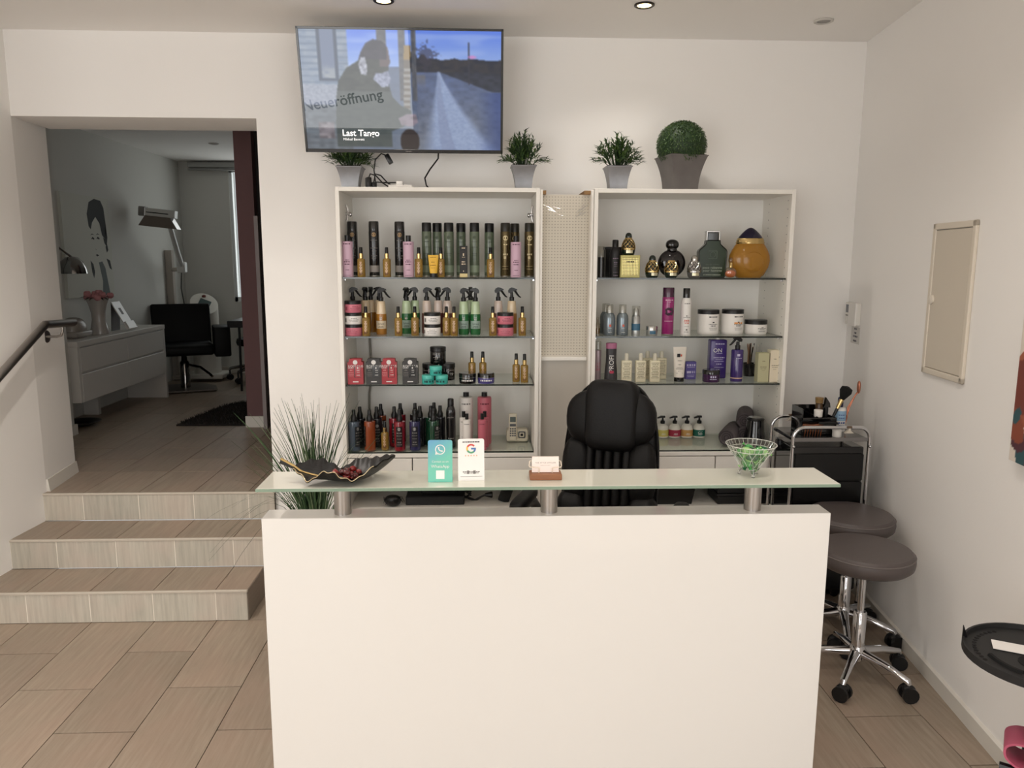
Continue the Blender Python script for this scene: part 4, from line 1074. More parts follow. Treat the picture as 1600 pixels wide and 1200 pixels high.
SPR4 = {'grey': gl('grey_blue_liquid', (74, 86, 100), .1), 'orange': gl('orange_liquid', (140, 66, 34), .1), 'red': gl('red_liquid', (128, 26, 38), .1), 'navy': gl('navy_liquid', (46, 44, 82), .12), 'green': gl('dark_green_liquid', (22, 62, 42), .12), 'dark': gl('dark_liquid', (30, 30, 34), .12)}
G4 = 'spray bottles on the bottom shelf'
for px, Y, c, rz, lab in (
    (553.5, 3.85, 'grey', .9, 'clear grey-blue spray bottle at the front left corner of bottom shelf'), (563, 3.935, 'dark', -.1, 'dark spray bottle behind the grey-blue one'),
    (578, 3.855, 'orange', -1.3, 'orange spray bottle at the front, bottom shelf'), (589, 3.93, 'dark', .2, 'dark spray bottle behind the orange one'), (595.5, 4.01, 'orange', .4, 'orange spray bottle in the back row, behind the small gold bottle'),
    (616.5, 3.935, 'red', .2, 'dark red spray bottle behind and left of the front red one'), (624.5, 3.845, 'red', 0, 'red spray bottle at the front with black label, bottom shelf'), (626, 4.03, 'red', -.3, 'red spray bottle in the back row behind the front red one'),
    (648.5, 3.85, 'navy', 0, 'navy spray bottle at the front, bottom shelf'), (649, 4.03, 'dark', .3, 'dark spray bottle in the back row behind the navy one'), (656.5, 3.945, 'dark', -.6, 'dark spray bottle behind and right of the navy one'),
    (677.5, 3.86, 'green', .8, 'dark green spray bottle at the front, behind the turquoise card'), (673.5, 3.95, 'green', .2, 'dark green spray bottle, second row behind the front green one'), (678.5, 4.045, 'green', 0, 'dark green spray bottle in the back row'), (688, 3.96, 'dark', -.5, 'dark spray bottle right of the green ones')):
    put('spritz_'+c, spritz(SPR4[c], c), 'spray_bottle', lab, 'bottle', (X_at(px, Y, z4+.08), Y, z4), rz, G4)
oils([(601.5, 3.86, 'gold oil bottle between orange and red spray bottles, bottom shelf')], z4, 0, '')
def mousse():
    r = .0245; h = .255
    return [('can', MB().lathe([(0, 0), (r*.95, 0), (r, .004), (r, .18), (r*.96, .195), (r*.72, .212), (r*.66, .216), (0, .216)], 24), BLKCAN, None),
            ('cap', MB().lathe([(0, .216), (r*.66, .216), (r*.64, h-.004), (r*.55, h), (0, h)], 20), BLACKP, None),
            ('label_print', pseudo_lines(r*1.012, [(.160, .032, .006), (.05, .03, .005), (.036, .018, .008), (.02, .02, .003)]), INKG, 0)]
put('mousse', mousse, 'mousse_can', 'tall black mousse can with tapered neck behind the two cards', 'can', (X_at(704.5, 3.90, z4+.1), 3.90, z4))
def litre(c, key, r, h, ch, inkm):
    def f():
        return [('bottle', MB().lathe([(0, 0), (r*.95, 0), (r, .005), (r, h-.010), (r*.95, h-.003), (r*.5, h), (0, h)], 26), c, None),
                ('cap', MB().lathe([(0, h), (r*.42, h), (r*.42, h+ch), (0, h+ch)], 18), BLACKP, None),
                ('label_print', pseudo_lines(r*1.01, [(h*.86, r*1.3, h*.03), (h*.36, r, h*.014), (h*.31, r*1.1, h*.014), (h*.22, r*.9, h*.010)]), inkm, 0)]
    return f
WB = mat('white_shampoo_bottle', (232, 226, 220), .38); PB = mat('rose_shampoo_bottle', (190, 98, 112), .4)
PKI = mat('dark_rose_print', (110, 40, 54), .6)
for px, Y, c, big, lab in ((728.5, 3.98, 'w', 1, 'large white shampoo bottle with black cap, bottom shelf'), (724.5, 3.90, 'w', 0, 'small white shampoo bottle in second row, behind the front white one'), (729.5, 3.84, 'w', 0, 'small white shampoo bottle at the front, before the large white one'),
                           (757, 3.98, 'p', 1, 'large rose-pink shampoo bottle with black cap, bottom shelf'), (753.5, 3.84, 'p', 0, 'small rose-pink shampoo bottle at the front, before the large pink one'), (757.5, 3.90, 'p', 0, 'small rose-pink shampoo bottle in second row behind the front pink one')):
    col, ink = (WB, INKG) if c == 'w' else (PB, PKI)
    if big: put('litre_'+c, litre(col, c, .0365, .252, .022, ink), 'shampoo_bottle', lab, 'bottle', (X_at(px, Y, z4+.1), Y, z4), 0, 'shampoo bottles on the bottom shelf')
    else: put('small_'+c, litre(col, c, .0215, .158, .030, ink), 'shampoo_bottle', lab, 'bottle', (X_at(px, Y, z4+.08), Y, z4), 0, 'shampoo bottles on the bottom shelf')
# ---- cordless phone
IV = mat('ivory_phone', (212, 204, 184), .4); GD = mat('phone_grey', (92, 94, 98), .45)
t = thing('cordless_phone', 'ivory cordless telephone in its charging base on the bottom shelf', 'telephone', (X_at(808, 4.03, z4), 4.03, z4))
bs = O('charging_base', MB().rbox(-.058, .058, -.03, .04, 0, .068, .012, 3), IV, t, smooth=True)
O('button_ring', MB().rbox(.004, .042, -.034, -.029, .022, .058, .006, 2), GD, bs); O('button_ring', MB().rbox(.010, .036, -.036, -.033, .028, .052, .004, 2), IV, bs)
O('button', MB().rbox(.016, .030, -.038, -.035, .034, .047, .003, 2), BLACKP, bs)
hs_ = O('handset', MB().rbox(-.047, -.003, -.045, -.022, .010, .158, .008, 3), IV, t, smooth=True)
O('display', MB().rbox(-.040, -.010, -.0465, -.044, .112, .140, .002, 1), mat('phone_lcd', (96, 106, 104), .2), hs_)
O('soft_keys', MB().rbox(-.041, -.009, -.0465, -.044, .088, .102, .002, 1), GD, hs_)
for r_ in range(4):
    for c_ in range(3): O('key', MB().rbox(-.041+.0115*c_, -.032+.0115*c_, -.0465, -.044, .034+.0125*r_, .042+.0125*r_, .001, 1), GD, hs_)
# ================================================================== right cabinet products
# ---- top shelf: perfumes
R1 = SH[0]
x = X_at(939, 3.88, R1+.06)
t = thing('clear_cap_can', 'slim black can with clear cap at the left end of the perfume shelf', 'can', (x, 3.88, R1))
O('can', MB().lathe([(0, 0), (.0165, 0), (.0165, .100), (0, .100)], 20), BLACKG, t, smooth=True)
O('clear_cap', MB().lathe([(.0165, .1), (.0165, .152), (.015, .154), (0, .154)], 20), thin_glass('clear_plastic', (236, 236, 232), .12), t, smooth=True)
x = X_at(961, 4.05, R1)
t = thing('black_gift_box', 'black box behind the black bottle on the perfume shelf', 'box', (x, 4.05, R1))
O('carton', MB().rbox(-.056, .056, -.035, .035, 0, .140, .002, 1), mat('black_box_card', (18, 17, 18), .4), t); O('lid', MB().rbox(-.060, .060, -.037, .037, .140, .154, .002, 1), mat('black_box_lid', (24, 23, 24), .35), t)
x = X_at(961, 3.87, R1+.08)
t = thing('black_bottle', 'matt black lotion bottle beside the gold box', 'bottle', (x, 3.87, R1))
bb = O('body', MB().lathe([(0, 0), (.026, 0), (.0275, .004), (.0275, .118), (.024, .136), (.015, .152), (0, .152)], 26), mat('matt_black_bottle', (22, 21, 23), .45), t, smooth=True)
O('cap', MB().lathe([(0, .150), (.0155, .150), (.0155, .182), (.013, .186), (0, .186)], 18), BLACKP, t, smooth=True)
O('label_print', pseudo_lines(.0278, [(.094, .03, .005), (.074, .018, .005), (.066, .016, .003), (.056, .02, .002), (.026, .026, .002), (.010, .022, .005)]), mat('mauve_print', (120, 104, 120), .6), bb)
DIAG = None
def lattice_mat(name, c1, c2, sc):
    if name in MATS: return MATS[name]
    m = bpy.data.materials.new(name); m.use_nodes = True; MATS[name] = m; nt = m.node_tree; N = nt.nodes; b = N['Principled BSDF']
    tc = N.new('ShaderNodeTexCoord'); mp = N.new('ShaderNodeMapping'); mp.inputs['Rotation'].default_value = (0, math.radians(45), 0); mp.inputs['Scale'].default_value = (sc, .01, sc)
    ck = N.new('ShaderNodeTexChecker'); ck.inputs['Scale'].default_value = 1; ck.inputs['Color1'].default_value = lin(c1); ck.inputs['Color2'].default_value = lin(c2)
    nt.links.new(tc.outputs['Object'], mp.inputs[0]); nt.links.new(mp.outputs[0], ck.inputs['Vector']); nt.links.new(ck.outputs[0], b.inputs['Base Color'])
    b.inputs['Metallic'].default_value = .5; b.inputs['Roughness'].default_value = .3
    return m
x = X_at(982.5, 3.86, R1)
t = thing('gold_gift_box', 'gold checked gift box carrying a small perfume flacon', 'box', (x, 3.87, R1))
gb = O('carton', MB().rbox(-.049, .049, -.04, .04, 0, .110, .0015, 1), mat('olive_gold_card', (168, 158, 96), .35, metal=.3), t)
O('checked_panel', MB().box(-.039, .039, -.0408, -.04, .012, .098), lattice_mat('gold_check', (236, 222, 150), (84, 72, 34), 190), gb)
O('label_print', pseudo_lines(.0412, [(.078, .036, .005)], True), INKK, gb)
def egg_flacon(gold, dark, key, cap=True, h=.108):
    """small egg-shaped flacon in a metal lattice"""
    def f():
        R = .0345; P = []
        base = [(0, 0), (.026, 0), (.031, .006), (.0335, .020), (.034, .030)]
        P.append(('base', MB().lathe(base+[(0, .030)], 26), dark, None))
        body = [(.0335, .030), (.0335, .036), (.030, .055), (.024, .070), (.019, .078)]
        P.append(('glass_body', MB().lathe([(0, .030)]+body+[(0, .078)], 26), dark, None))
        b = MB(); n = 10
        def rad(z):
            for (r0, z0), (r1, z1_) in zip(body, body[1:]):
                if z0 <= z <= z1_: return r0+(r1-r0)*(z-z0)/(z1_-z0)
            return body[-1][0]
        for k in range(n):
            for s in (-1, 1):
                pts = []
                for i in range(9):
                    z = .033+(.076-.033)*i/8; a = 2*PI*k/n+s*1.25*i/8; r = rad(z)+.0012
                    pts.append((r*math.cos(a), r*math.sin(a), z))
                b.tube(pts, .0016, 5)
        P.append(('lattice', b, gold, None))
        P.append(('girdle', MB().shell([(.0345, .026), (.0352, .030), (.0345, .034), (.033, .030)], 26), gold, None))
        P.append(('name_plate', MB().wrap(.0347, .010, .024, -.5, .5, 8), mat('plate_'+key, (206, 200, 170), .3, metal=.6), 0))
        P.append(('neck', MB().lathe([(0, .077), (.020, .077), (.018, .084), (.0165, .086), (0, .086)], 22), gold, None))
        if cap: P.append(('stopper', MB().lathe([(0, .086), (.0165, .086), (.017, .092), (.0145, .103), (.009, .109), (0, .111)], 22), dark if key == 'g' else gold, None))
        return P
    return f
DG = gl('dark_green_glass', (20, 34, 28), .08); SILV = mat('silver', (196, 194, 190), .2, metal=1); SMK = mat('smoke_glass', (86, 84, 82), .1, coat=.6)
put('egg_g', egg_flacon(GOLD, DG, 'g'), 'perfume_flacon', 'gold latticed perfume flacon standing on the gold box', 'perfume', (X_at(982.5, 3.86, R1+.15), 3.87, R1+.1103), 0, 'latticed perfume flacons')
put('egg_g', egg_flacon(GOLD, DG, 'g'), 'perfume_flacon', 'gold latticed perfume flacon left of the round black bottle', 'perfume', (X_at(1018.5, 3.86, R1), 3.86, R1), .2, 'latticed perfume flacons')
put('egg_n', egg_flacon(GOLD, DG, 'n', False), 'perfume_flacon', 'gold latticed flacon without stopper before the round black bottle', 'perfume', (X_at(1048.5, 3.845, R1), 3.845, R1-.0), .1, 'latticed perfume flacons')
put('egg_s', egg_flacon(SILV, SMK, 's'), 'perfume_flacon', 'silver latticed perfume flacon in front of the dark green bottle', 'perfume', (X_at(1084, 3.85, R1), 3.85, R1), 0, 'latticed perfume flacons')
t = thing('round_flacon', 'round glossy black flacon with ball stopper', 'perfume', (X_at(1049.5, 3.97, R1+.08), 3.97, R1))
O('body', MB().sq((0, 0, .071), .072, .030, .071, 1, 1, 36, 20), gl('black_purple_glass', (16, 10, 14), .06), t, smooth=True)
O('neck', MB().lathe([(0, .132), (.024, .132), (.026, .140), (.022, .150), (0, .150)], 24), BLACKG, t, smooth=True)
O('stopper', MB().sq((0, 0, .165), .034, .026, .027, .9, .9, 28, 16), BLACKG, t, smooth=True)
# dark green shouldered bottle with lettering
x = X_at(1111.5, 3.95, R1+.08)
t = thing('green_perfume_bottle', 'large dark green square-shouldered cologne bottle with framed black cap', 'perfume', (x, 3.95, R1), math.radians(-4))
OL = [(-.066, .008), (-.060, 0), (.060, 0), (.066, .008), (.071, .130), (.066, .140), (.044, .160), (.036, .168), (.034, .186), (-.034, .186), (-.036, .168), (-.044, .160), (-.066, .140), (-.071, .130)]
pb = O('body', MB().prism(OL, -.028, .028), mat('bottle_green_glass', (50, 62, 46), .15, spec=.25), t)
O('rim_edge', MB().tube([(x_, -.028, z_) for x_, z_ in OL]+[(OL[0][0], -.028, OL[0][1])], .003, 6), gl('dark_bottle_edge', (14, 18, 15), .1), pb, smooth=True)
O('cap', MB().rbox(-.026, .026, -.02, .02, .186, .226, .003, 2), BLACKG, t)
fr_b = MB(); fr_b.rbox(-.035, -.028, -.022, .022, .186, .233, .002, 1); fr_b.rbox(.028, .035, -.022, .022, .186, .233, .002, 1); fr_b.rbox(-.035, .035, -.022, .022, .227, .234, .002, 1)
O('cap_frame', fr_b, SILV, t)
LG = mat('pale_green_print', (170, 178, 160), .5); DGP = mat('dim_green_print', (84, 98, 84), .5)
O('brand_print', move(text_mb('paco rabanne', .0185), 0, -.0288, .044), LG, pb); O('line_print', move(text_mb('pour homme', .0185), 0, -.0288, .029), LG, pb)
O('small_print', move(text_mb('eau de toilette', .012), 0, -.0288, .062), DGP, pb); O('foot_print', move(pseudo_lines(.0288, [(.013, .09, .004)], True), 0, 0, 0), LG, pb)
b = MB(); b.box(-.022, .022, -.0289, -.0284, .094, .097); b.box(-.022, .022, -.0289, -.0284, .132, .135); b.box(.019, .022, -.0289, -.0284, .094, .135)
b.shell([(.012, 0), (.014, 0), (.014, .0005), (.012, .0005)], 24)
k0 = len(b.v)-96
b.v[k0:] = [(p[0], -.0287-p[2], .115+p[1]) for p in b.v[k0:]]
O('emblem', b, DGP, pb)
# amber giant flacon
x = X_at(1172, 3.93, R1+.1)
t = thing('amber_flacon', 'giant amber display flacon with gold collar and pointed navy stopper', 'perfume', (x, 3.94, R1))
pr = [(.0, 0), (.062, 0), (.078, .012), (.100, .052), (.107, .085), (.104, .112), (.092, .140), (.077, .164), (.070, .172)]
O('body', MB().lathe(pr+[(0, .172)], 40, sy=.5), mat('amber_juice', (164, 116, 42), .16, coat=.2, spec=.35), t, smooth=True)
O('collar', MB().lathe([(0, .170), (.072, .170), (.075, .176), (.071, .181), (.072, .186), (.068, .191), (.068, .196), (.062, .200), (0, .200)], 40, sy=.55), GOLD, t, smooth=True)
O('stopper', MB().lathe([(0, .199), (.063, .199), (.058, .207), (.044, .223), (.027, .239), (.012, .249), (0, .252)], 36, sy=.6), gl('navy_stopper', (22, 16, 48), .15), t, smooth=True)
rg = MB()
for rr, dx_, dz_ in ((.036, -.004, .068), (.052, .006, .078)):
    rg.tube([(dx_+rr*math.cos(2*PI*i/28), -.052+.0020*abs(math.cos(2*PI*i/28))*rr/.036*3, dz_+rr*math.sin(2*PI*i/28)) for i in range(29)], .0022, 6)
O('relief_rings', rg, mat('amber_juice', (0, 0, 0)), t, smooth=True)
t = thing('orange_flacon', 'tiny clear flacon with orange perfume beside the giant amber one', 'perfume', (X_at(1141, 3.85, R1), 3.85, R1))
O('glass', MB().sq((0, 0, .027), .031, .022, .027, .9, .9, 20, 12), thin_glass('clear_perfume_glass', (240, 232, 220), .16), t, smooth=True)
O('juice', MB().sq((0, 0, .020), .027, .018, .0185, .9, .9, 20, 12), gl('orange_juice', (204, 110, 52), .1), t, smooth=True)
O('neck', MB().lathe([(0, .052), (.009, .052), (.009, .072), (.007, .075), (0, .075)], 14), GOLD, t, smooth=True); O('stopper', MB().sq((0, 0, .087), .010, .010, .014), thin_glass('clear_perfume_glass'), t, smooth=True)

# ---- second shelf
R2 = SH[1]
t = thing('clear_vial', 'small clear glass bottle half hidden at left edge, second shelf', 'bottle', (X_at(933.5, 3.93, R2), 3.93, R2))
O('glass', MB().lathe([(0, 0), (.012, 0), (.013, .05), (.006, .062), (.006, .085), (0, .085)], 16), thin_glass('clear_perfume_glass'), t, smooth=True); O('oil', MB().lathe([(0, .002), (.011, .002), (.0115, .03), (0, .03)], 14), AMBER, t, smooth=True)
def pump_mousse():
    r = .0295; P = []
    P.append(('bottle', MB().lathe([(0, 0), (r*.96, 0), (r, .004), (r, .085), (r*.92, .100), (r*.66, .112), (0, .112)], 26), mat('grey_metallic_bottle', (124, 134, 140), .25, metal=.6), None))
    P.append(('nozzle', MB().lathe([(0, .112), (.010, .112), (.010, .135), (.006, .146), (0, .148)], 14), mat('white_nozzle', (210, 208, 204), .4), None))
    P.append(('clear_cap', MB().lathe([(.019, .112), (.019, .153), (.0175, .155), (0, .155)], 20), thin_glass('clear_plastic'), None))
    P.append(('logo', pseudo_lines(r*1.012, [(.050, .010, .012)]), mat('orange_red_print', (206, 92, 70), .5), 0))
    P.append(('label_print', pseudo_lines(r*1.012, [(.036, .016, .002), (.016, .02, .002)]), INKW, 0))
    return P
for px, Y, lab in ((951.5, 3.87, 'left grey foam pump bottle in front, second shelf'), (946, 3.96, 'grey foam pump bottle hidden behind the left one'), (972, 3.87, 'right grey foam pump bottle, next to the silver pump')):
    put('pumpm', pump_mousse, 'foam_pump_bottle', lab, 'bottle', (X_at(px, Y, R2), Y, R2), 0, 'grey foam pump bottles')
t = thing('silver_pump_bottle', 'slim silver pump bottle with blue label under a clear hood', 'bottle', (X_at(993, 3.88, R2), 3.88, R2))
SB = mat('silver_bottle', (178, 180, 178), .28, metal=.7)
sb = O('bottle', MB().lathe([(0, 0), (.0215, 0), (.022, .003), (.022, .092), (.018, .098), (.014, .102), (.013, .128), (.009, .136), (0, .136)], 24), SB, t, smooth=True)
O('label_band', MB().wrap(.0223, .024, .058, -1.6, 1.6, 16), mat('petrol_label', (62, 104, 130), .45), sb, smooth=True)
O('clear_hood', MB().lathe([(.0212, .094), (.0212, .145), (.020, .147), (0, .147)], 24), thin_glass('clear_plastic'), t, smooth=True)
t = thing('hair_wax_tin', 'small silver tin with blue label, second shelf', 'jar', (X_at(1018, 3.88, R2), 3.88, R2))
sb = O('tin', MB().lathe([(0, 0), (.028, 0), (.029, .003), (.029, .026), (0, .026)], 26), SB, t, smooth=True); O('lid', MB().lathe([(0, .0265), (.0295, .0265), (.0295, .042), (.028, .045), (0, .045)], 26), mat('silver_lid', (190, 188, 184), .2, metal=.9), t, smooth=True)
O('label_band', MB().wrap(.0293, .006, .022, -.55, .55, 8), mat('petrol_label', (62, 104, 130)), sb)
mag = can(.0302, .240, gl('magenta_can', (146, 32, 104), .25), gl('plum_cap', (66, 22, 54), .2), .20, (mat('pale_pink_print', (226, 180, 206), .5), [(.74, 1.4, .02), (.70, .5, .012), (.44, .3, .03), (.30, 1.6, .014)], None))
t = put('mag', mag, 'hairspray_can', 'tall magenta hairspray can with plum cap', 'can', (X_at(1043.5, 3.88, R2+.1), 3.88, R2))
b = MB()
for k in range(7):
    a = k*.9; b.sq((.0305*math.sin(.5*math.cos(a)), -.0305*math.cos(.5*math.cos(a)), .120+.014*math.sin(a)), .007, .0015, .010, 1, 1, 8, 6, ('Y', a))
O('flower_print', b, mat('flower_print', (58, 30, 50), .6), t)
t = thing('hairspray_can', 'slim white hairspray can with black cap', 'can', (X_at(1071.5, 3.88, R2+.1), 3.88, R2))
wc = O('can', MB().lathe([(0, 0), (.026, 0), (.0265, .004), (.0265, .165), (.022, .182), (.018, .188), (0, .188)], 24), mat('white_can', (230, 227, 222), .3), t, smooth=True)
O('cap', MB().lathe([(0, .188), (.0175, .188), (.0175, .234), (.016, .237), (0, .237)], 20), BLACKG, t, smooth=True)
O('label_print', pseudo_lines(.0268, [(.160, .03, .005), (.098, .010, .006), (.090, .036, .003), (.044, .026, .002), (.028, .008, .008), (.016, .026, .003)]), INKG, wc)
O('red_print', pseudo_lines(.0268, [(.076, .026, .005), (.068, .030, .004), (.060, .022, .004)]), mat('orange_red_print', (206, 92, 70)), wc)
def mask_jar(r, h, lid, acc):
    def f():
        P = [('jar', MB().lathe([(0, 0), (r*.90, 0), (r*.97, .005), (r, .016), (r, h-lid), (0, h-lid)], 34), mat('mask_jar_white', (238, 234, 228), .3), None),
             ('lid', MB().lathe([(0, h-lid), (r*1.0, h-lid), (r*1.0, h-.002), (r*.98, h), (0, h)], 34), mat('black_lid_satin', (16, 16, 17)), None)]
        k = h/.128
        rows = [(.092*k, .05, .006*min(k, 1)), (.064*k, .012, .006*k), (.054*k, .05, .003), (.046*k, .03, .004*k), (.034*k, .044, .002), (.026*k, .04, .002)]
        P.append(('label_print', pseudo_lines(r*1.008, rows), INKK, 0))
        if acc: P.append(('orange_band', pseudo_lines(r*1.010, [(.060*k, .05, .009)]), mat('orange_band', (232, 162, 96), .5), 0))
        return P
    return f
put('mj1', mask_jar(.0545, .126, .022, False), 'hair_mask_jar', 'large white hair mask jar left of the one with orange band', 'jar', (X_at(1105.5, 3.93, R2), 3.93, R2), .25, 'white hair mask jars')
put('mj2', mask_jar(.0555, .128, .022, True), 'hair_mask_jar', 'large white hair mask jar with orange print band', 'jar', (X_at(1143.5, 3.93, R2), 3.93, R2), .3, 'white hair mask jars')
put('mj3', mask_jar(.057, .074, .022, False), 'hair_mask_jar', 'low white hair mask jar at the right end of second shelf', 'jar', (X_at(1180, 3.93, R2), 3.93, R2), .3, 'white hair mask jars')

# ---- third shelf
R3 = SH[2]
pk = can(.0185, .205, mat('silver_pink_can', (168, 150, 156), .3, metal=.4), thin_glass('clear_plastic'), .22, (mat('rose_red_print', (186, 66, 90), .5), [(.45, 1.2, .05), (.38, 1.4, .05), (.30, 1.0, .06)], None))
put('pkcan', pk, 'styling_can', 'silver-pink styling can half hidden at the left edge, third shelf', 'can', (X_at(933, 3.90, R3), 3.90, R3))
t = thing('shampoo_bottle', 'dark grey waisted shampoo bottle with pink cap and vertical lettering', 'bottle', (X_at(954, 3.87, R3), 3.87, R3))
db = O('body', MB().lathe([(0, 0), (.033, 0), (.034, .006), (.0315, .06), (.0275, .10), (.0265, .13), (.0270, .172), (0, .172)], 28, sy=.7), mat('anthracite_bottle', (56, 54, 56), .35), t, smooth=True)
O('cap', MB().lathe([(0, .172), (.0275, .172), (.0280, .196), (.0265, .2), (0, .2)], 26, sy=.75), mat('pink_cap', (176, 106, 138), .4), t, smooth=True)
b = text_mb('PROFI', .034); xform(b, Matrix.Rotation(-PI/2, 4, 'Y')); O('brand_print', move(b, .010, -.0228, .095), INKW, db)
O('badge', MB().rbox(-.011, .011, -.0245, -.0225, .046, .060, .003, 1), mat('rose_red_print', (186, 66, 90)), db)
def cream_bottle():
    return [('body', MB().rbox(-.0265, .0265, -.016, .016, 0, .112, .006, 3), mat('cream_bottle', (226, 218, 190), .4), None),
            ('cap', MB().lathe([(0, .112), (.011, .112), (.0105, .140), (.008, .148), (0, .149)], 16), mat('cream_cap', (214, 208, 190), .4), None),
            ('label_print', pseudo_lines(.0163, [(.100-.0085*k, .040-.006*(k % 3), .0035) for k in range(10)], True), mat('khaki_print', (136, 128, 104), .6), 0)]
for px, Y, lab in ((978, 3.855, 'cream shampoo bottle, leftmost of the five, behind the office chair'), (1000, 3.855, 'cream shampoo bottle, second from left in the front row'), (1022, 3.855, 'cream shampoo bottle, rightmost in the front row'), (1010.5, 3.96, 'cream shampoo bottle in the back row, left one'), (1032.5, 3.96, 'cream shampoo bottle in the back row, right one')):
    put('creamb', cream_bottle, 'small_shampoo_bottle', lab, 'bottle', (X_at(px, Y, R3), Y, R3), 0, 'cream shampoo bottles')
t = thing('cream_tube', 'white cream tube standing on a black cap, third shelf', 'tube', (X_at(1060.5, 3.88, R3), 3.88, R3))
ct = O('tube_body', tubef(.026, .0345, .022, .022, .178), mat('white_tube', (232, 224, 212), .4), t, smooth=True)
O('tube_cap', MB().lathe([(0, 0), (.025, 0), (.0255, .022), (0, .022)], 24), BLACKG, t, smooth=True)
O('logo', MB().box(-.016, .000, -.0125, -.0115, .126, .144), INKK, ct); O('label_print', move(pseudo_lines(.0175, [(.108, .022, .003), (.088, .016, .003), (.074, .034, .002), (.066, .036, .003), (.054, .012, .004), (.044, .034, .002)], True), -.002, 0, 0), INKG, ct)
O('red_mark', MB().box(.002, .009, -.0125, -.0115, .130, .141), mat('orange_red_print', (206, 92, 70)), ct)
PUR = gl('purple_bottle', (66, 46, 122), .3); PURB = mat('purple_card', (92, 82, 150), .45)
t = thing('purple_box', 'small purple carton between the white tube and the big purple bottle', 'box', (X_at(1077, 3.96, R3), 3.96, R3), .1)
pbx = O('carton', MB().rbox(-.029, .029, -.018, .018, 0, .093, .002, 1), PURB, t); O('label_print', pseudo_lines(.0185, [(.075, .046, .010), (.064, .04, .003), (.038, .044, .012), (.022, .04, .003), (.014, .036, .003)], True), mat('lilac_print', (190, 184, 214), .5), pbx)
t = thing('purple_pump_bottle', 'big purple shampoo bottle with white pump and ON lettering', 'bottle', (X_at(1118.5, 3.99, R3), 3.99, R3))
pb2 = O('body', MB().rbox(-.044, .044, -.03, .03, 0, .206, .008, 3), PUR, t, smooth=True)
O('pump', MB().lathe([(0, .206), (.012, .206), (.012, .220), (.006, .224), (.005, .250), (0, .250)], 16), WP, t, smooth=True); O('spout', MB().rbox(-.03, .012, -.006, .006, .236, .248, .003, 1), WP, t)
O('brand_print', move(pseudo_lines(.0304, [(.184, .05, .006)], True), .006, 0, 0), mat('lilac_print', (190, 184, 214)), pb2)
O('title_print', move(text_mb('ON', .030), -.006, -.0304, .140), INKW, pb2); O('small_print', move(pseudo_lines(.0304, [(.134, .03, .003), (.112, .06, .005), (.102, .04, .003), (.092, .05, .003), (.078, .03, .006), (.06, .05, .003)], True), .004, 0, 0), mat('lilac_print', (190, 184, 214)), pb2)
t = thing('purple_mask_jar', 'dark purple jar with black lid before the big purple bottle', 'jar', (X_at(1110.5, 3.87, R3), 3.87, R3))
pj = O('jar', MB().lathe([(0, 0), (.042, 0), (.0435, .005), (.0435, .040), (0, .040)], 30), gl('plum_jar', (62, 34, 70), .15), t, smooth=True); O('lid', MB().lathe([(0, .0405), (.0445, .0405), (.0445, .060), (.042, .063), (0, .063)], 30), BLACKG, t, smooth=True)
O('label_print', pseudo_lines(.0439, [(.028, .03, .010), (.016, .036, .004)]), mat('lilac_print', (190, 184, 214)), pj)
t = thing('purple_spray_bottle', 'dark purple trigger spray bottle with trigger to the left', 'bottle', (X_at(1150, 3.88, R3), 3.88, R3))
ps = O('bottle', MB().lathe([(0, 0), (.030, 0), (.031, .005), (.031, .158), (.028, .164), (.012, .167), (0, .167)], 26), gl('deep_violet_liquid', (58, 40, 104), .12), t, smooth=True)
O('base_band', MB().shell([(.0312, .016), (.0316, .018), (.0312, .021), (.030, .018)], 26), mat('pale_rose_print', (0, 0, 0)), ps, smooth=True)
O('neck_ring', MB().lathe([(0, .167), (.013, .167), (.013, .186), (0, .186)], 16), BLACKP, t, smooth=True)
hd = MB(); hd.tube([(0, 0, .185), (0, 0, .205)], [.009, .008], 12); hd.prism([(.018, .205), (.020, .216), (.012, .226), (-.004, .228), (-.022, .224), (-.024, .217), (-.008, .214), (.006, .205)], -.010, .010)
O('trigger_head', hd, BLACKP, t); O('trigger', MB().tube([(-.012, 0, .218), (-.022, 0, .206), (-.034, 0, .192), (-.043, 0, .186)], [.0065, .006, .005, .003], 8), BLACKP, t, smooth=True)
O('label_print', pseudo_lines(.0313, [(.138, .02, .012), (.122, .03, .003), (.09, .004, .03)]), mat('lilac_print', (190, 184, 214)), ps)
t = thing('brush_cup', 'dark glass cup full of makeup brushes and pencils', 'cup', (X_at(1170, 4.06, R3), 4.06, R3))
O('cup', MB().shell([(.030, 0), (.036, .07), (.034, .07), (.028, .004)], 24), mat('smoked_cup', (30, 28, 28), .15, coat=.5), t, smooth=True)
rn = random.Random(11)
PCOL = [(196, 168, 140), (60, 44, 38), (150, 110, 84), (206, 200, 190), (24, 22, 22), (120, 92, 70)]
for k in range(9):
    a = rn.uniform(0, 2*PI); r0 = rn.uniform(.004, .018); lx, ly = rn.uniform(-.022, .032), rn.uniform(-.015, .015); h = rn.uniform(.135, .165)
    e = thing('makeup_pencil', ('makeup brush or pencil standing among others in the dark cup'), 'brush', (t.location.x+r0*math.cos(a), 4.06+r0*math.sin(a), R3+.006), 0, 'brushes and pencils in the dark cup')
    O('stick', MB().tube([(0, 0, 0), (lx*.6, ly*.6, h*.6), (lx, ly, h)], [.0028, .003, .003], 7), mat('stick_%d' % (k % 6), PCOL[k % 6], .4), e, smooth=True)
    O('tip', MB().tube([(lx, ly, h), (lx*1.06, ly*1.06, h+.012)], [.0035, .002], 7), mat('stick_tip_%d' % (k % 3), [(230, 222, 210), (40, 30, 28), (180, 140, 110)][k % 3], .5), e, smooth=True)
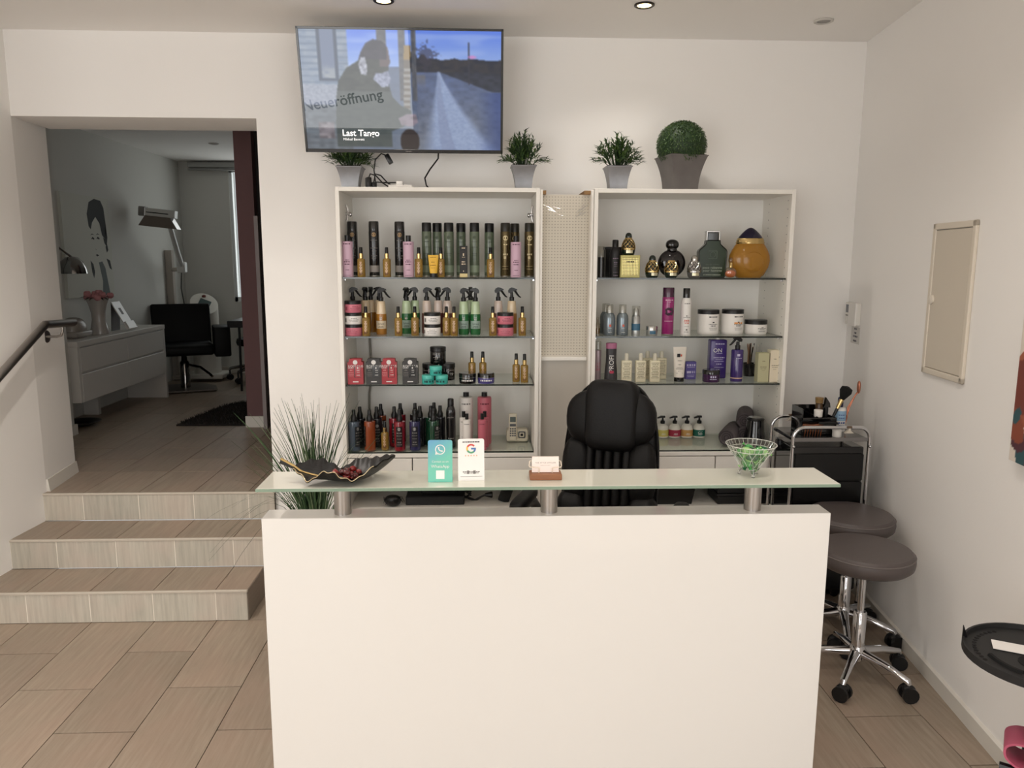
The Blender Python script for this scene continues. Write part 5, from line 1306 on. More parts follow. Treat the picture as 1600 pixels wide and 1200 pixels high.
for px, w, h, c, nm, lab in ((1189.5, .0285, .150, (186, 182, 146), 'sage', 'sage green perfume carton at the right end of third shelf'), (1207, .025, .165, (228, 216, 192), 'cream', 'cream perfume carton against the right side of third shelf')):
    t = thing('perfume_carton', lab, 'box', (X_at(px, 3.86, R3), 3.865, R3))
    cc = O('carton', MB().rbox(-w, w, -.025, .025, 0, h, .0015, 1), mat(nm+'_card', c, .5), t)
    O('label_print', pseudo_lines(.0255, [(h*.72, .014, .004), (h*.52, .034, .004), (h*.46, .03, .003), (h*.40, .016, .002)], True), mat('khaki_print', (136, 128, 104)), cc)
# ---- bottom shelf: pump bottles, towels, dryer
R4 = SH4
def pump_soap(c):
    def f():
        r = .0335
        P = [('bottle', MB().lathe([(0, 0), (r*.95, 0), (r, .004), (r, .044), (r*.93, .056), (r*.7, .068), (.012, .076), (0, .076)], 26), mat('soap_bottle_white', (226, 222, 212), .35), None),
             ('label_band', MB().wrap(r*1.006, .008, .044, -2.4, 2.4, 24), c, 0),
             ('pump_collar', MB().lathe([(0, .075), (.0125, .075), (.0125, .090), (.006, .094), (.0045, .108), (0, .108)], 16), BLACKP, None),
             ('spout', MB().prism([(-.030, .104), (-.028, .110), (-.010, .118), (.012, .118), (.012, .108), (-.010, .108)], -.007, .007), BLACKP, None),
             ('label_print', pseudo_lines(r*1.012, [(.024, .02, .003), (.018, .024, .002)]), INKW, 0)]
        return P
    return f
for px, c, nm, lab in ((1034.5, (206, 194, 108), 'yellow', 'white pump bottle with yellow label, leftmost of four'), (1053.5, (164, 48, 74), 'red', 'white pump bottle with crimson label'), (1072.5, (196, 152, 92), 'tan', 'white pump bottle with tan label'), (1091.5, (26, 100, 84), 'teal', 'white pump bottle with dark teal CC label, rightmost of four')):
    t = put('soap_'+nm, pump_soap(mat('soap_label_'+nm, c, .45)), 'pump_bottle', lab, 'bottle', (X_at(px, 4.10, R4), 4.10, R4), 0, 'pump bottles in a row')
    if nm == 'teal': O('label_title', move(text_mb('CC', .020, 'CENTER', .0342), 0, 0, .022), INKW, t)
TOW = mat('grey_towel', (92, 84, 86), .95, bump=.6, bscale=260)
def towel(x, y, z, r, l, ang, lab):
    t = thing('rolled_towel', lab, 'towel', (x, y, z), ang, 'rolled grey towels')
    O('roll', MB().tube([(-l/2, 0, r), (-l/2+.01, 0, r), (0, 0, r*1.0), (l/2-.01, 0, r), (l/2, 0, r)], [r*.86, r, r*1.03, r, r*.86], 24), TOW, t, smooth=True)
    b = MB(); pts = [(-l/2-.001, .8*r*(1-k/40)*math.cos(k*.5), r+.8*r*(1-k/40)*math.sin(k*.5)) for k in range(36)]
    b.tube(pts, .003, 5); O('roll_end', b, mat('dark_towel_edge', (70, 64, 66), .95), t, smooth=True)
x0 = X_at(1150, 4.0, R4+.04)
towel(x0-.035, 3.98, R4, .046, .23, math.radians(62), 'rolled grey towel lying lowest, left of the black dryer hood')
towel(x0+.068, 4.03, R4, .045, .22, math.radians(66), 'rolled grey towel in the middle of the pile')
towel(x0+.065, 4.06, R4+.074, .044, .22, math.radians(70), 'rolled grey towel on top of the pile')
t = thing('black_cup_holder', 'glossy black tapered bell-shaped container before the towels', 'container', (X_at(1179, 3.86, R4), 3.87, R4))
O('body', MB().lathe([(0, 0), (.066, 0), (.068, .006), (.056, .05), (.048, .085), (.0445, .135), (.042, .150), (.036, .156), (0, .157)], 34), BLACKG, t, smooth=True)
O('lip', MB().shell([(.044, .142), (.046, .146), (.043, .152), (.041, .148)], 34), BLACKP, t, smooth=True)
O('mark', move(pseudo_lines(.060, [(.030, .012, .006)]), 0, 0, 0), INKG, t)
# ================================================================== on the glass counter
# leaf-shaped bowl
t = thing('leaf_bowl', 'black leaf-shaped bowl with wavy gold rim on the glass counter', 'bowl', (X_at(520, 2.235, GT), 2.235, GT))
RIMC = []
Ln = .30
def leaf(u, v):
    """u along the leaf 0..1, v across -1..1"""
    s = u; w = .088*math.sin(PI*min(1, s*1.01)**.85)**.8*(1 if s < .985 else .4)+.003
    x = -.118+.305*s
    sag = .034*(2*s-1)**2
    lift = (abs(v)**1.7)*.045*math.sin(PI*s)**.6
    tip = .036*max(0, (s-.68)/.32)**1.5
    rip = .0035*math.sin(s*58)*abs(v)**2 if .05 < s < .95 else 0
    dip = -.034*math.exp(-((s-.42)/.12)**2)*abs(v)**2 if v > 0 else (-.030*math.exp(-((s-.20)/.10)**2)-.026*math.exp(-((s-.62)/.13)**2)+.004*math.exp(-((s-.40)/.08)**2))*abs(v)**2
    return (x+rip*.4, w*v, .004+sag+lift+tip+dip+rip)
NUu, NVv = 90, 24
top = [leaf(i/NUu, -1+2*j/NVv) for j in range(NVv+1) for i in range(NUu+1)]
b = MB(); b.add(top, [(j*(NUu+1)+i, j*(NUu+1)+i+1, (j+1)*(NUu+1)+i+1, (j+1)*(NUu+1)+i) for j in range(NVv) for i in range(NUu)])
b.add([(x, y, z-.004) for x, y, z in top], [(j*(NUu+1)+i, (j+1)*(NUu+1)+i, (j+1)*(NUu+1)+i+1, j*(NUu+1)+i+1) for j in range(NVv) for i in range(NUu)])
lb = O('leaf_body', b, mat('black_ceramic', (24, 22, 21), .4, bump=.15, bscale=40, stretch=(1, 4, 1)), t, smooth=True)
O('stem', MB().tube([(-.112, 0, .040), (-.135, 0, .052), (-.152, 0, .060)], [.006, .007, .008], 10), lb.data.materials[0], t, smooth=True)
for s in (-1,):
    O('gold_rim', MB().tube([leaf(i/NUu, s) for i in range(2, NUu-16)], .0013, 6), mat('pale_gold', (214, 196, 160), .3, metal=.8), lb, smooth=True)
O('gold_vein', MB().tube([(-.150, -.003, .068), (-.115, -.002, .047)]+[(leaf(i/40, 0)[0], -.002, leaf(i/40, 0)[2]+.002) for i in range(3, 24)], [.004]*3+[.003]*20, 8), GOLD, lb, smooth=True)
rn = random.Random(5)
WR = [mat('red_wrapper', (126, 30, 28), .2, coat=.6), mat('dark_red_wrapper', (84, 16, 18), .2, coat=.6), mat('brown_wrapper', (70, 36, 24), .25, coat=.4)]
def candy(kit, r):
    b = MB().sq((0, 0, r), r*1.3, r, r, .8, .8, 12, 8)
    for s in (-1, 1):
        b.add([(s*r*1.1, 0, r), (s*r*2.1, -r*.7, r*1.4), (s*r*2.2, r*.1, r*.8), (s*r*2.1, r*.7, r*1.5)], [(0, 1, 2), (0, 2, 3)])
    return b
cm = [candy(None, .009).mesh('candy', w, True) for w in WR]
for k in range(14):
    sx_, sy_ = rn.uniform(.40, .64), rn.uniform(-.30, .30)
    p = leaf(sx_, sy_)
    o = link('wrapped_candy', cm[k % 3], None, (t.location.x+p[0], 2.235+p[1], GT+p[2]+.001+(.012 if k > 8 else 0)), (rn.uniform(-.4, .4), rn.uniform(-.3, .3), rn.uniform(0, 3)))
    tag(o, 'red wrapped sweet lying in the black leaf bowl', 'candy', 'red sweets in the leaf bowl')
# card stands
def card_stand(px0, px1, py0, py1, Y, name, label, body, rz=0, lean=.12):
    w = (X_at(px1, Y, GT)-X_at(px0, Y, GT)); h = atY(px0, py0, Y).z-GT
    t = thing(name, label, 'card stand', (X_at((px0+px1)/2, Y, GT), Y, GT), rz)
    M = Matrix.Rotation(-lean, 4, 'X')
    P = []
    for (cx, cz, a0) in ((w/2-.006, h-.006, 0), (-w/2+.006, h-.006, PI/2)):
        P += [(cx+.006*math.cos(a0+k*PI/8), cz+.006*math.sin(a0+k*PI/8)) for k in range(5)]
    P = [(w/2, 0)]+P+[(-w/2, 0)]
    o = O('card', xform(MB().prism(P, -.0015, .0015), M), body, t)
    O('foot', MB().rbox(-w/2, w/2, -.0015, .045, 0, .003, .001, 1), body, t)
    return t, o, M, w, h
def grad_mat():
    m = bpy.data.materials.new('blue_green_card'); m.use_nodes = True; nt = m.node_tree; N = nt.nodes; b = N['Principled BSDF']
    tc = N.new('ShaderNodeTexCoord'); sp = N.new('ShaderNodeSeparateXYZ'); K = nt.links.new
    K(tc.outputs['Generated'], sp.inputs[0])
    ad = N.new('ShaderNodeMath'); ad.operation = 'SUBTRACT'; K(sp.outputs[2], ad.inputs[0])
    ml = N.new('ShaderNodeMath'); ml.operation = 'MULTIPLY'; ml.inputs[1].default_value = .35; K(sp.outputs[0], ml.inputs[0]); K(ml.outputs[0], ad.inputs[1])
    cr = N.new('ShaderNodeValToRGB'); cr.color_ramp.elements[0].position = .3; cr.color_ramp.elements[0].color = lin((112, 194, 172)); cr.color_ramp.elements[1].position = .95; cr.color_ramp.elements[1].color = lin((100, 160, 196))
    K(ad.outputs[0], cr.inputs[0]); K(cr.outputs[0], b.inputs['Base Color']); b.inputs['Roughness'].default_value = .3
    return m
t, o, M, w, h = card_stand(669, 707, 689, 752, 2.205, 'contact_card_stand', 'turquoise card stand with phone bubble symbol on the counter', grad_mat())
def card_add(name, mb, m, o=o): return O(name, xform(move(mb, 0, -.0021, 0), M), m, o)
def arc(cx, cz, r, a0, a1, th, n=24):
    b = MB(); vs = []
    for i in range(n+1):
        a = a0+(a1-a0)*i/n
        vs += [(cx+(r-th/2)*math.cos(a), 0, cz+(r-th/2)*math.sin(a)), (cx+(r+th/2)*math.cos(a), 0, cz+(r+th/2)*math.sin(a))]
    return b.add(vs, [(2*i, 2*i+1, 2*i+3, 2*i+2) for i in range(n)])
b = arc(0, h*.775, .0135, 0, 2*PI, .0028, 36); b.add([(-.0135, 0, h*.775-.006), (-.006, 0, h*.775-.0135), (-.0145, 0, h*.775-.0155)], [(0, 1, 2)])
card_add('bubble_symbol', b, INKW)
b = arc(.0045, h*.775+.0045, .0088, PI*1.0, PI*1.5, .0032, 12); b.sq((-.0045, 0, h*.775+.0052), .0026, .0003, .0026); b.sq((.0052, 0, h*.775-.0045), .0026, .0003, .0026)
card_add('handset_symbol', b, INKW)
card_add('card_text', move(text_mb('Contact us on', .0085), 0, 0, h*.47), INKW)
card_add('card_title', move(text_mb('WhatsApp', .0125), 0, 0, h*.345), INKW)
card_add('blank_square', MB().box(-.0125, .0125, -.0001, 0, .010, .035), PAPER)
t, o, M, w, h = card_stand(716, 757, 687, 750, 2.218, 'review_card_stand', 'white card stand with multicoloured letter G on the counter', PAPER, math.radians(3))
def card_add2(name, mb, m): return card_add(name, mb, m, o)
GC = [mat('g_red', (206, 82, 76), .5), mat('g_yellow', (232, 186, 90), .5), mat('g_green', (92, 160, 120), .5), mat('g_blue', (86, 122, 176), .5)]
cz = h*.765; rr = .0118; th = .0052
for nm, a0, a1, c in (('letter_red', 40, 150, 0), ('letter_yellow', 150, 205, 1), ('letter_green', 205, 315, 2), ('letter_blue', 315, 360, 3)):
    card_add2(nm, arc(0, cz, rr, math.radians(a0), math.radians(a1), th, 16), GC[c])
card_add2('letter_bar', MB().box(0, rr+th/2, -.0001, 0, cz-th/2, cz+th/2), GC[3])
card_add2('heading', move(text_mb('Wir freuen uns auf dich', .0052), 0, 0, h*.915), INKG) if False else card_add2('heading', move(pseudo_lines(0, [(h*.925, .05, .0032)], True), 0, 0, 0), INKK)
st = MB()
for k in range(5):
    cx = -.0165+.0083*k; P = []
    for i in range(10):
        r_ = .0027 if i % 2 == 0 else .0012; a = PI/2+i*PI/5; P.append((cx+r_*math.cos(a), 0, h*.60+r_*math.sin(a)))
    st.add(P, [tuple(range(10))])
card_add2('stars', st, mat('star_orange', (226, 168, 128), .5))
card_add2('fine_print', pseudo_lines(0, [(h*.215, .05, .003), (h*.185, .044, .0022)], True), INKG)
card_add2('foot_line', MB().box(-w*.42, w*.42, -.0001, 0, h*.10, h*.107), INKG)
card_add2('phone_icons', MB().add([], []).box(-.013, -.006, -.0001, 0, h*.165, h*.245).box(.006, .013, -.0001, 0, h*.165, h*.245), INKG)
# business cards on a wooden block
t = thing('card_holder', 'wooden card holder with wire loops on the counter', 'card holder', (X_at(852, 2.24, GT), 2.24, GT))
O('block', MB().rbox(-.048, .048, -.026, .026, 0, .018, .002, 2), mat('walnut', (140, 92, 62), .5, noise=.3, nscale=14, stretch=(1, 14, 14)), t)
WIRE = mat('ivory_wire', (226, 212, 194), .4)
for s in (-1, 1):
    O('wire_loop', MB().tube([(s*.020, -.006, .016), (s*.020, -.009, .034), (s*.046, -.008, .036), (s*.049, .004, .037), (s*.047, .010, .050), (s*.03, .012, .052)], .0016, 7), WIRE, t, smooth=True)
cardm = mat('rose_white_card', (242, 228, 220), .6)
t2 = thing('business_cards', 'stack of pale business cards in the wooden holder', 'cards', (t.location.x, 2.24, GT+.0185), 0)
cb_ = O('card_stack', xform(MB().box(-.0405, .0405, -.004, .006, 0, .047), Matrix.Rotation(-.12, 4, 'X')), cardm, t2)
O('card_name', xform(move(text_mb('THE STYLE ATELIER', .0056, spacing=1.3), 0, -.0046, .027), Matrix.Rotation(-.12, 4, 'X')), INKG, cb_)
O('card_line', xform(move(pseudo_lines(.0046, [(.021, .03, .0014)], True), 0, 0, 0), Matrix.Rotation(-.12, 4, 'X')), mat('pale_grey_print', (190, 180, 174), .6), cb_)
# cut glass bowl
t = thing('crystal_bowl', 'conical cut-crystal bowl on three small feet, right on the counter', 'bowl', (X_at(1171, 2.255, GT), 2.255, GT))
CRY = mat('crystal', (250, 252, 250), .0, trans=1.0, ior=1.48)
CRT = thin_glass('crystal_wall', (244, 247, 244), .14, .03)
R0, R1_, HB = .022, .0755, .098
O('wall', MB().shell([(R0, .016), (R1_, HB), (R1_-.004, HB), (R0-.001, .020)], 48), CRT, t, smooth=True)
b = MB().lathe([(0, .014), (R0, .016), (R0, .020), (0, .019)], 24); O('floor_disc', b, CRT, t)
b = MB()
for zz in (HB, HB-.016):
    rr = R0+(R1_-R0)*(zz-.016)/(HB-.016)
    b.tube([(rr*math.cos(2*PI*i/48), rr*math.sin(2*PI*i/48), zz) for i in range(49)], .0010, 6)
O('rim_rings', b, mat('crystal_edge', (216, 216, 208), .08, coat=.8), t, smooth=True)
b = MB()
for k in range(32):
    a = 2*PI*k/32; r1 = R1_-.0008; r2 = R0+(R1_-R0)*(HB-.016-.016)/(HB-.016)
    b.tube([(r1*math.cos(a), r1*math.sin(a), HB), (r2*math.cos(a), r2*math.sin(a), HB-.016)], .0006, 5)
O('rim_cuts', b, mat('crystal_edge', (0, 0, 0)), t, smooth=True)
b = MB()
for k in range(12):
    for s in (-1, 1):
        pts = []
        for i in range(7):
            q = i/6; zz = .024+(HB-.042)*q; r = R0+(R1_-R0)*(zz-.016)/(HB-.016)+.0004; a = 2*PI*k/12+s*.42*q
            pts.append((r*math.cos(a), r*math.sin(a), zz))
        b.tube(pts, .0005, 5)
O('cut_pattern', b, mat('crystal_edge', (0, 0, 0)), t, smooth=True)
for k in range(3):
    a = -PI/2+k*2*PI/3; d = Vector((math.cos(a), math.sin(a), 0))
    O('foot', MB().tube([d*.024+Vector((0, 0, .022)), d*.029+Vector((0, 0, .012)), d*.031+Vector((0, 0, .005)), d*.031], [.009, .006, .0045, .005], 10), CRY, t, smooth=True)
GW = [mat('green_wrapper', (70, 150, 76), .12, coat=.8), mat('light_green_wrapper', (150, 200, 120), .12, coat=.8), mat('deep_green_wrapper', (26, 92, 54), .12, coat=.8)]
gm = [candy(None, .0112).mesh('candy', w_, True) for w_ in GW]
for k in range(44):
    zz = .026+.050*(k/44)**.8; rr = max(.002, (R0+(R1_-R0)*(zz-.016)/(HB-.016))-.018)*rn.uniform(.35, 1); a = rn.uniform(0, 2*PI)
    o = link('green_candy', gm[k % 3], None, (t.location.x+rr*math.cos(a), 2.255+rr*math.sin(a), GT+zz-.006), (rn.uniform(-.8, .8), rn.uniform(-.8, .8), rn.uniform(0, 3)))
    tag(o, 'green foil-wrapped sweet in the crystal bowl', 'candy', 'green sweets in the crystal bowl')

# ================================================================== plants
def pot_sq(t, hw0, hw1, h, m):
    prof = []
    for i in range(13):
        s = i/12; prof.append((hw0+(hw1-hw0)*(s**2.0), h*s))
    b = MB().sqlathe(prof); O('pot', b, m, t)
    O('pot_rim', MB().sqlathe([(hw1+.001, h-.004), (hw1+.002, h), (hw1+.001, h+.001)]), m, t)
    O('soil', MB().box(-hw1*.93, hw1*.93, -hw1*.93, hw1*.93, h+.0005, h+.004), mat('soil', (36, 28, 22), .95), t)
ZINC = mat('zinc', (128, 128, 130), .38, metal=.9, noise=.35, nscale=14); DZINC = mat('dark_zinc', (112, 108, 106), .5, metal=.5, noise=.25, nscale=12)
LEAFM = [mat('leaf_green', (50, 76, 34), .55), mat('leaf_dark', (32, 54, 26), .55), mat('leaf_light', (74, 98, 44), .55)]
def blade(b, p, d, l, w, up):
    d = d.normalized(); s = d.cross(Vector((0, 0, 1)));
    s = s.normalized() if s.length > 1e-4 else Vector((1, 0, 0)); n = s.cross(d)
    m = p+d*l*.45+n*.004; e = p+d*l-Vector((0, 0, .12*l))
    b.add([p, m+s*w/2, e, m-s*w/2, m+n*.002], [(0, 1, 4), (4, 1, 2), (0, 4, 3), (4, 2, 3)])
def bamboo_plant(x, y, z, hw0, hw1, h, seed, label, spread=.105, tall=.13, n=84, rz=0):
    t = thing('potted_plant', label, 'plant', (x, y, z), rz, 'small grassy plants in zinc pots')
    pot_sq(t, hw0, hw1, h, ZINC)
    r = random.Random(seed); bs = [MB(), MB(), MB()]; stems = MB()
    for k in range(n):
        a = r.uniform(0, 2*PI); q = r.uniform(0, 1)**.6; rad = spread*q
        base = Vector((math.cos(a)*hw1*.6*q, math.sin(a)*hw1*.6*q, h))
        tip = Vector((math.cos(a)*rad, math.sin(a)*rad*.65, h+tall*(1-.62*q**1.6)*r.uniform(.7, 1.1)-(.03 if q > .9 else 0)))
        mid = (base+tip)/2+Vector((0, 0, .02))
        stems.tube([base, mid, tip], [.0012, .001, .0006], 4)
        for i in range(9):
            s = .25+.75*i/8
            p = base.lerp(mid, s*2) if s < .5 else mid.lerp(tip, s*2-1)
            d = (tip-base).normalized()*.8+Vector((r.uniform(-1, 1), r.uniform(-1, 1), r.uniform(-.35, .5)))*.75
            blade(bs[r.randrange(3)], p, d, r.uniform(.028, .05), r.uniform(.006, .0105), 0)
    O('stems', stems, LEAFM[1], t)
    for k in range(3): O('foliage', bs[k], LEAFM[k], t)
CTOP = 2.0875
bamboo_plant(X_at(549, 4.05, CTOP), 4.05, CTOP, .041, .064, .118, 1, 'grassy plant in zinc pot under the left corner of the television', .13, .10)
bamboo_plant(X_at(817.5, 3.95, CTOP), 3.95, CTOP, .040, .062, .118, 2, 'grassy plant in zinc pot at the right lower corner of the television', .115, .15)
bamboo_plant(X_at(964, 3.95, CTOP), 3.95, CTOP, .043, .064, .118, 4, 'grassy plant in zinc pot left of the topiary ball', .12, .15)
t = thing('topiary_ball', 'round clipped topiary ball in a tall dark zinc pot', 'plant', (X_at(1063, 3.95, CTOP), 3.96, CTOP), math.radians(12))
pot_sq(t, .066, .099, .172, DZINC)
r = random.Random(9); bs = [MB(), MB(), MB()]
core = MB().sq((0, 0, .228), .118, .118, .112, 1, 1, 28, 18); O('core', core, LEAFM[1], t, smooth=True)
for k in range(4200):
    zc = r.uniform(-1, 1); a = r.uniform(0, 2*PI); s = math.sqrt(1-zc*zc); nrm = Vector((s*math.cos(a), s*math.sin(a), zc))
    p = Vector((0, 0, .228))+Vector((nrm.x*.118, nrm.y*.118, nrm.z*.112))*r.uniform(.94, 1.02)
    d = (nrm+Vector((r.uniform(-1, 1), r.uniform(-1, 1), r.uniform(-1, 1)))*.7)
    blade(bs[r.randrange(3)], p, d, r.uniform(.008, .015), r.uniform(.003, .0055), 0)
for k in range(3):
    o = O('foliage', bs[k], LEAFM[k], t); o['kind'] = 'stuff'
# tall ornamental grass between counter and cabinet
t = thing('grass_plant', 'tall artificial grass plant in the corner left of the cabinet', 'plant', (-.735, 3.3, 0))
O('pot', MB().lathe([(0, 0), (.10, 0), (.13, .34), (.125, .345), (.11, .32), (0, .32)], 28), mat('dark_planter', (40, 38, 36), .5), t, smooth=True)
r = random.Random(21)
GR = [mat('grass_dark', (36, 60, 34), .5), mat('grass_mid', (62, 88, 54), .5), mat('grass_pale', (112, 128, 96), .5)]
bs = [MB(), MB(), MB()]
def grassblade(b, base, lean_x, lean_y, h, droop, w):
    pts = []; n = 12
    for i in range(n+1):
        s = i/n
        x = base[0]+lean_x*s**2.4; y = base[1]+lean_y*s**2.4; z = .32+h*s-droop*max(0, s-.45)**2
        pts.append(Vector((x, y, z)))
    vs = []
    for i, p in enumerate(pts):
        ww = w*(1-(i/n)**2.2)*.5+.0004
        vs += [(p.x-ww, p.y-ww*.4, p.z), (p.x, p.y-.0012, p.z), (p.x+ww, p.y+ww*.4, p.z)]
    b.add(vs, [f for i in range(n) for f in ((3*i, 3*i+1, 3*i+4, 3*i+3), (3*i+1, 3*i+2, 3*i+5, 3*i+4))])
for k in range(190):
    a = r.uniform(0, 2*PI); q = r.uniform(0, 1)**.5
    bx, by = .034*q*math.cos(a), .03*q*math.sin(a)
    out = r.gauss(-.025, .11)
    grassblade(bs[r.choice((0, 0, 1, 1, 2))], (bx, by), out+bx*1.2, r.gauss(0, .07), r.uniform(.50, .84), 0, r.uniform(.0035, .0065))
for k in range(20):
    s = r.choice((-1, -1, 1))
    grassblade(bs[r.choice((0, 1))], (r.uniform(-.03, .03), r.uniform(-.03, .03)), s*r.uniform(.17, .32), r.gauss(-.03, .06), r.uniform(.55, .78), r.uniform(.2, .6), r.uniform(.0025, .0045))
for k in range(7):   # long blades arching down over the counter's left end
    grassblade(bs[0], (r.uniform(-.03, 0), r.uniform(-.03, .02)), r.uniform(-.46, -.34), r.uniform(-.12, .02), r.uniform(.58, .72), r.uniform(1.2, 2.2), .003)
for k in range(3): O('blades', bs[k], GR[k], t)

# ================================================================== on the left cabinet: power strip, adapters
t = thing('power_strip', 'white power strip lying on the cabinet below the television', 'power strip', (X_at(626, 3.93, CTOP), 3.93, CTOP))
O('body', MB().rbox(-.058, .058, -.024, .024, 0, .022, .005, 2), mat('white_plastic', (232, 228, 222)), t, smooth=True)
O('plug', MB().rbox(-.02, .012, -.018, .018, .020, .04, .004, 2), WP, t, smooth=True)
for px, lab in ((585, 'black plug adapter leaning near the left plant pot'), (593, 'second black plug adapter behind the power strip end')):
    t = thing('plug_adapter', lab, 'adapter', (X_at(px-9, 3.93, CTOP), 3.93, CTOP), .4)
    O('housing', MB().rbox(-.012, .012, -.02, .02, 0, .058 if px == 585 else .034, .004, 2), BLACKP, t, smooth=True)
    O('cord', MB().tube([(0, 0, .05 if px == 585 else .03), (.01, 0, .075), (.04, .01, .07), (.075, .01, .035), (.10, 0, .018)], .0035, 7), BLACKP, t, smooth=True)
t = thing('cable_box', 'small black plug hanging under the television', 'plug', (X_at(607, 4.02, 2.26), 4.05, 2.245), .0)
O('housing', xform(MB().rbox(-.012, .012, -.012, .012, -.022, .03, .004, 2), Matrix.Rotation(-.5, 4, 'Y')), BLACKP, t, smooth=True)
O('cord', MB().tube([(-.008, 0, .02), (-.04, 0, .03), (-.07, 0, .0), (-.078, 0, -.05), (-.072, 0, -.11), (-.02, -.02, -.115), (.06, -.03, -.115), (.09, -.03, -.145)], .0035, 7), BLACKP, t, smooth=True)

# ================================================================== niche under the left drawers
NZ = .4805
t = thing('recorder_box', 'flat black electronic box in the niche under the left drawers', 'device', (X_at(683, 3.93, NZ), 3.95, NZ))
O('case', MB().rbox(-.16, .145, -.08, .08, 0, .045, .004, 1), mat('black_case', (20, 20, 21), .5), t)
O('upper_unit', MB().rbox(-.085, .10, -.03, .07, .046, .066, .003, 1), BLACKP, t)
t = thing('round_brush', 'round black hairbrush lying in the niche beside the black box', 'brush', (X_at(614, 3.86, NZ), 3.86, NZ))
O('barrel', MB().sq((0, 0, .032), .042, .028, .028, .8, .9, 20, 12), BLACKP, t, smooth=True)
b = MB()
for k in range(60):
    a = k*.7; zc = -.9+1.8*k/59; b.tube([(.040*math.cos(a), .026*math.sin(a), .034), (.050*math.cos(a), .034*math.sin(a), .034+.014*math.sin(k))], .0009, 4)
O('bristles', b, BLACKP, t)
tag(O('thin_wire', MB().tube([atY(600, 792, 3.88), atY(607, 782, 3.9), atY(609, 776, 3.92), atY(616, 776, 3.92), atY(622, 779, 3.92), atY(628, 776, 3.92), atY(632, 784, 3.9)], .0014, 5), mat('dark_wire', (60, 56, 52), .5), smooth=True), 'thin dark wire looping above the round brush', 'cable')
b = MB()
for k in range(3):
    o_ = k*.014
    b.tube([atY(695+o_*100, 777, 3.95), atY(712, 772-k*3, 3.95), atY(722+3*k, 766+k, 3.95), atY(736, 768+3*k, 3.95), atY(728-4*k, 778, 3.95), atY(720, 772+k, 3.95), atY(742, 781+k, 3.95), atY(752, 776, 3.95), atY(762, 772, 3.95)], .005, 7)
tag(O('black_cables', b, BLACKP, smooth=True), 'tangled black cables and plug behind the black box in the niche', 'cable')
t = thing('cable_plug', 'round black mains plug at the end of the tangled cables', 'plug', atY(765, 773, 3.95))
O('body', MB().tube([(-.025, 0, 0), (-.005, 0, 0), (.012, 0, 0), (.016, 0, 0)], [.008, .014, .018, .014], 12), BLACKP, t, smooth=True)
t = thing('black_pouch', 'leaning black pad standing in the niche near the divider', 'pad', (X_at(786, 3.9, NZ), 3.92, NZ), .1)
O('shell', xform(MB().rbox(-.030, .030, -.012, .012, 0, .11, .008, 2), Matrix.Rotation(.35, 4, 'Y')), BLACKP, t, smooth=True)
# right niche and floor: bins and boxes
t = thing('black_bin', 'black open bin in the niche of the right cabinet', 'bin', (X_at(1050, 3.9, NZ), 3.93, NZ))
b = MB(); b.sqlathe([(.09, 0), (.105, .098)], .9); O('bin_body', b, BLACKP, t)
O('bin_rim', MB().sqlathe([(.108, .096), (.112, .098), (.112, .108), (.104, .108)], .9), BLACKP, t)
for k, lab in ((0, 'lower black storage box in the right niche'), (1, 'upper black storage box in the right niche')):
    t = thing('storage_box', lab, 'box', (X_at(1160, 3.9, NZ), 3.93, NZ+.058*k), 0, 'black storage boxes in the right niche')
    O('body', MB().rbox(-.155, .155, -.09, .09, 0, .044, .003, 1), BLACKP, t); O('lid', MB().rbox(-.162, .162, -.095, .095, .044, .0575, .004, 2), mat('black_lid', (16, 16, 17), .3), t)

# ================================================================== right wall
WSL = math.atan2(.118, 1.0)
def on_wall(Y): return rw_x(Y)
RZW = -PI/2-WSL+PI/2    # wall's tangent rotation helper
def wall_frame(Yc, zc): 
    """matrix: local x along the wall towards the back corner, local -y into the room, z up"""
    tx = Vector((.118, 1, 0)).normalized(); n = Vector((-tx.y, tx.x, 0))   # n points into the room (-x)
    M = Matrix(((tx.x, -n.x, 0, rw_x(Yc)), (tx.y, -n.y, 0, Yc), (0, 0, 1, zc), (0, 0, 0, 1)))
    return M
def wall_thing(name, label, cat, Yc, zc):
    t = thing(name, label, cat); t.matrix_world = wall_frame(Yc, zc); return t
PNL = mat('ivory_panel', (214, 204, 188), .35)
t = wall_thing('fuse_box_panel', 'ivory flush fuse box panel with hinged door on the right wall', 'fuse box', 3.055, 1.585)
wp, hp = .352, .63
fb = MB(); e = .026
fb.rbox(-wp/2, wp/2, -.014, 0, hp/2-e, hp/2, .004, 2); fb.rbox(-wp/2, wp/2, -.014, 0, -hp/2, -hp/2+e, .004, 2); fb.rbox(-wp/2, -wp/2+e, -.014, 0, -hp/2, hp/2, .004, 2); fb.rbox(wp/2-e, wp/2, -.014, 0, -hp/2, hp/2, .004, 2)
O('frame', fb, mat('ivory_frame', (222, 212, 196), .3), t)
dr = O('door', MB().rbox(-wp/2+e+.002, wp/2-e-.002, -.011, -.001, -hp/2+e+.002, hp/2-e-.002, .002, 1), PNL, t)
O('latch', MB().lathe([(0, 0), (.020, 0), (.020, .006), (.012, .010), (0, .010)], 24), mat('ivory_latch', (226, 218, 204), .35), dr, (wp/2-e-.012, -.011, 0.0), (PI/2, 0, 0), smooth=True)
O('seam', MB().box(-wp/2+e-.001, wp/2-e+.001, -.0105, -.0095, hp/2-e-.0015, hp/2-e+.0005), INKG, t)
t = wall_thing('thermostat', 'white wall thermostat with grey display near the back corner', 'thermostat', 4.085, 1.463)
O('case', MB().rbox(-.085, .085, -.024, 0, -.058, .06, .004, 2), mat('thermostat_white', (226, 222, 214), .4), t)
O('front_panel', MB().rbox(-.085, .02, -.032, -.022, -.062, .062, .004, 2), WP, t)
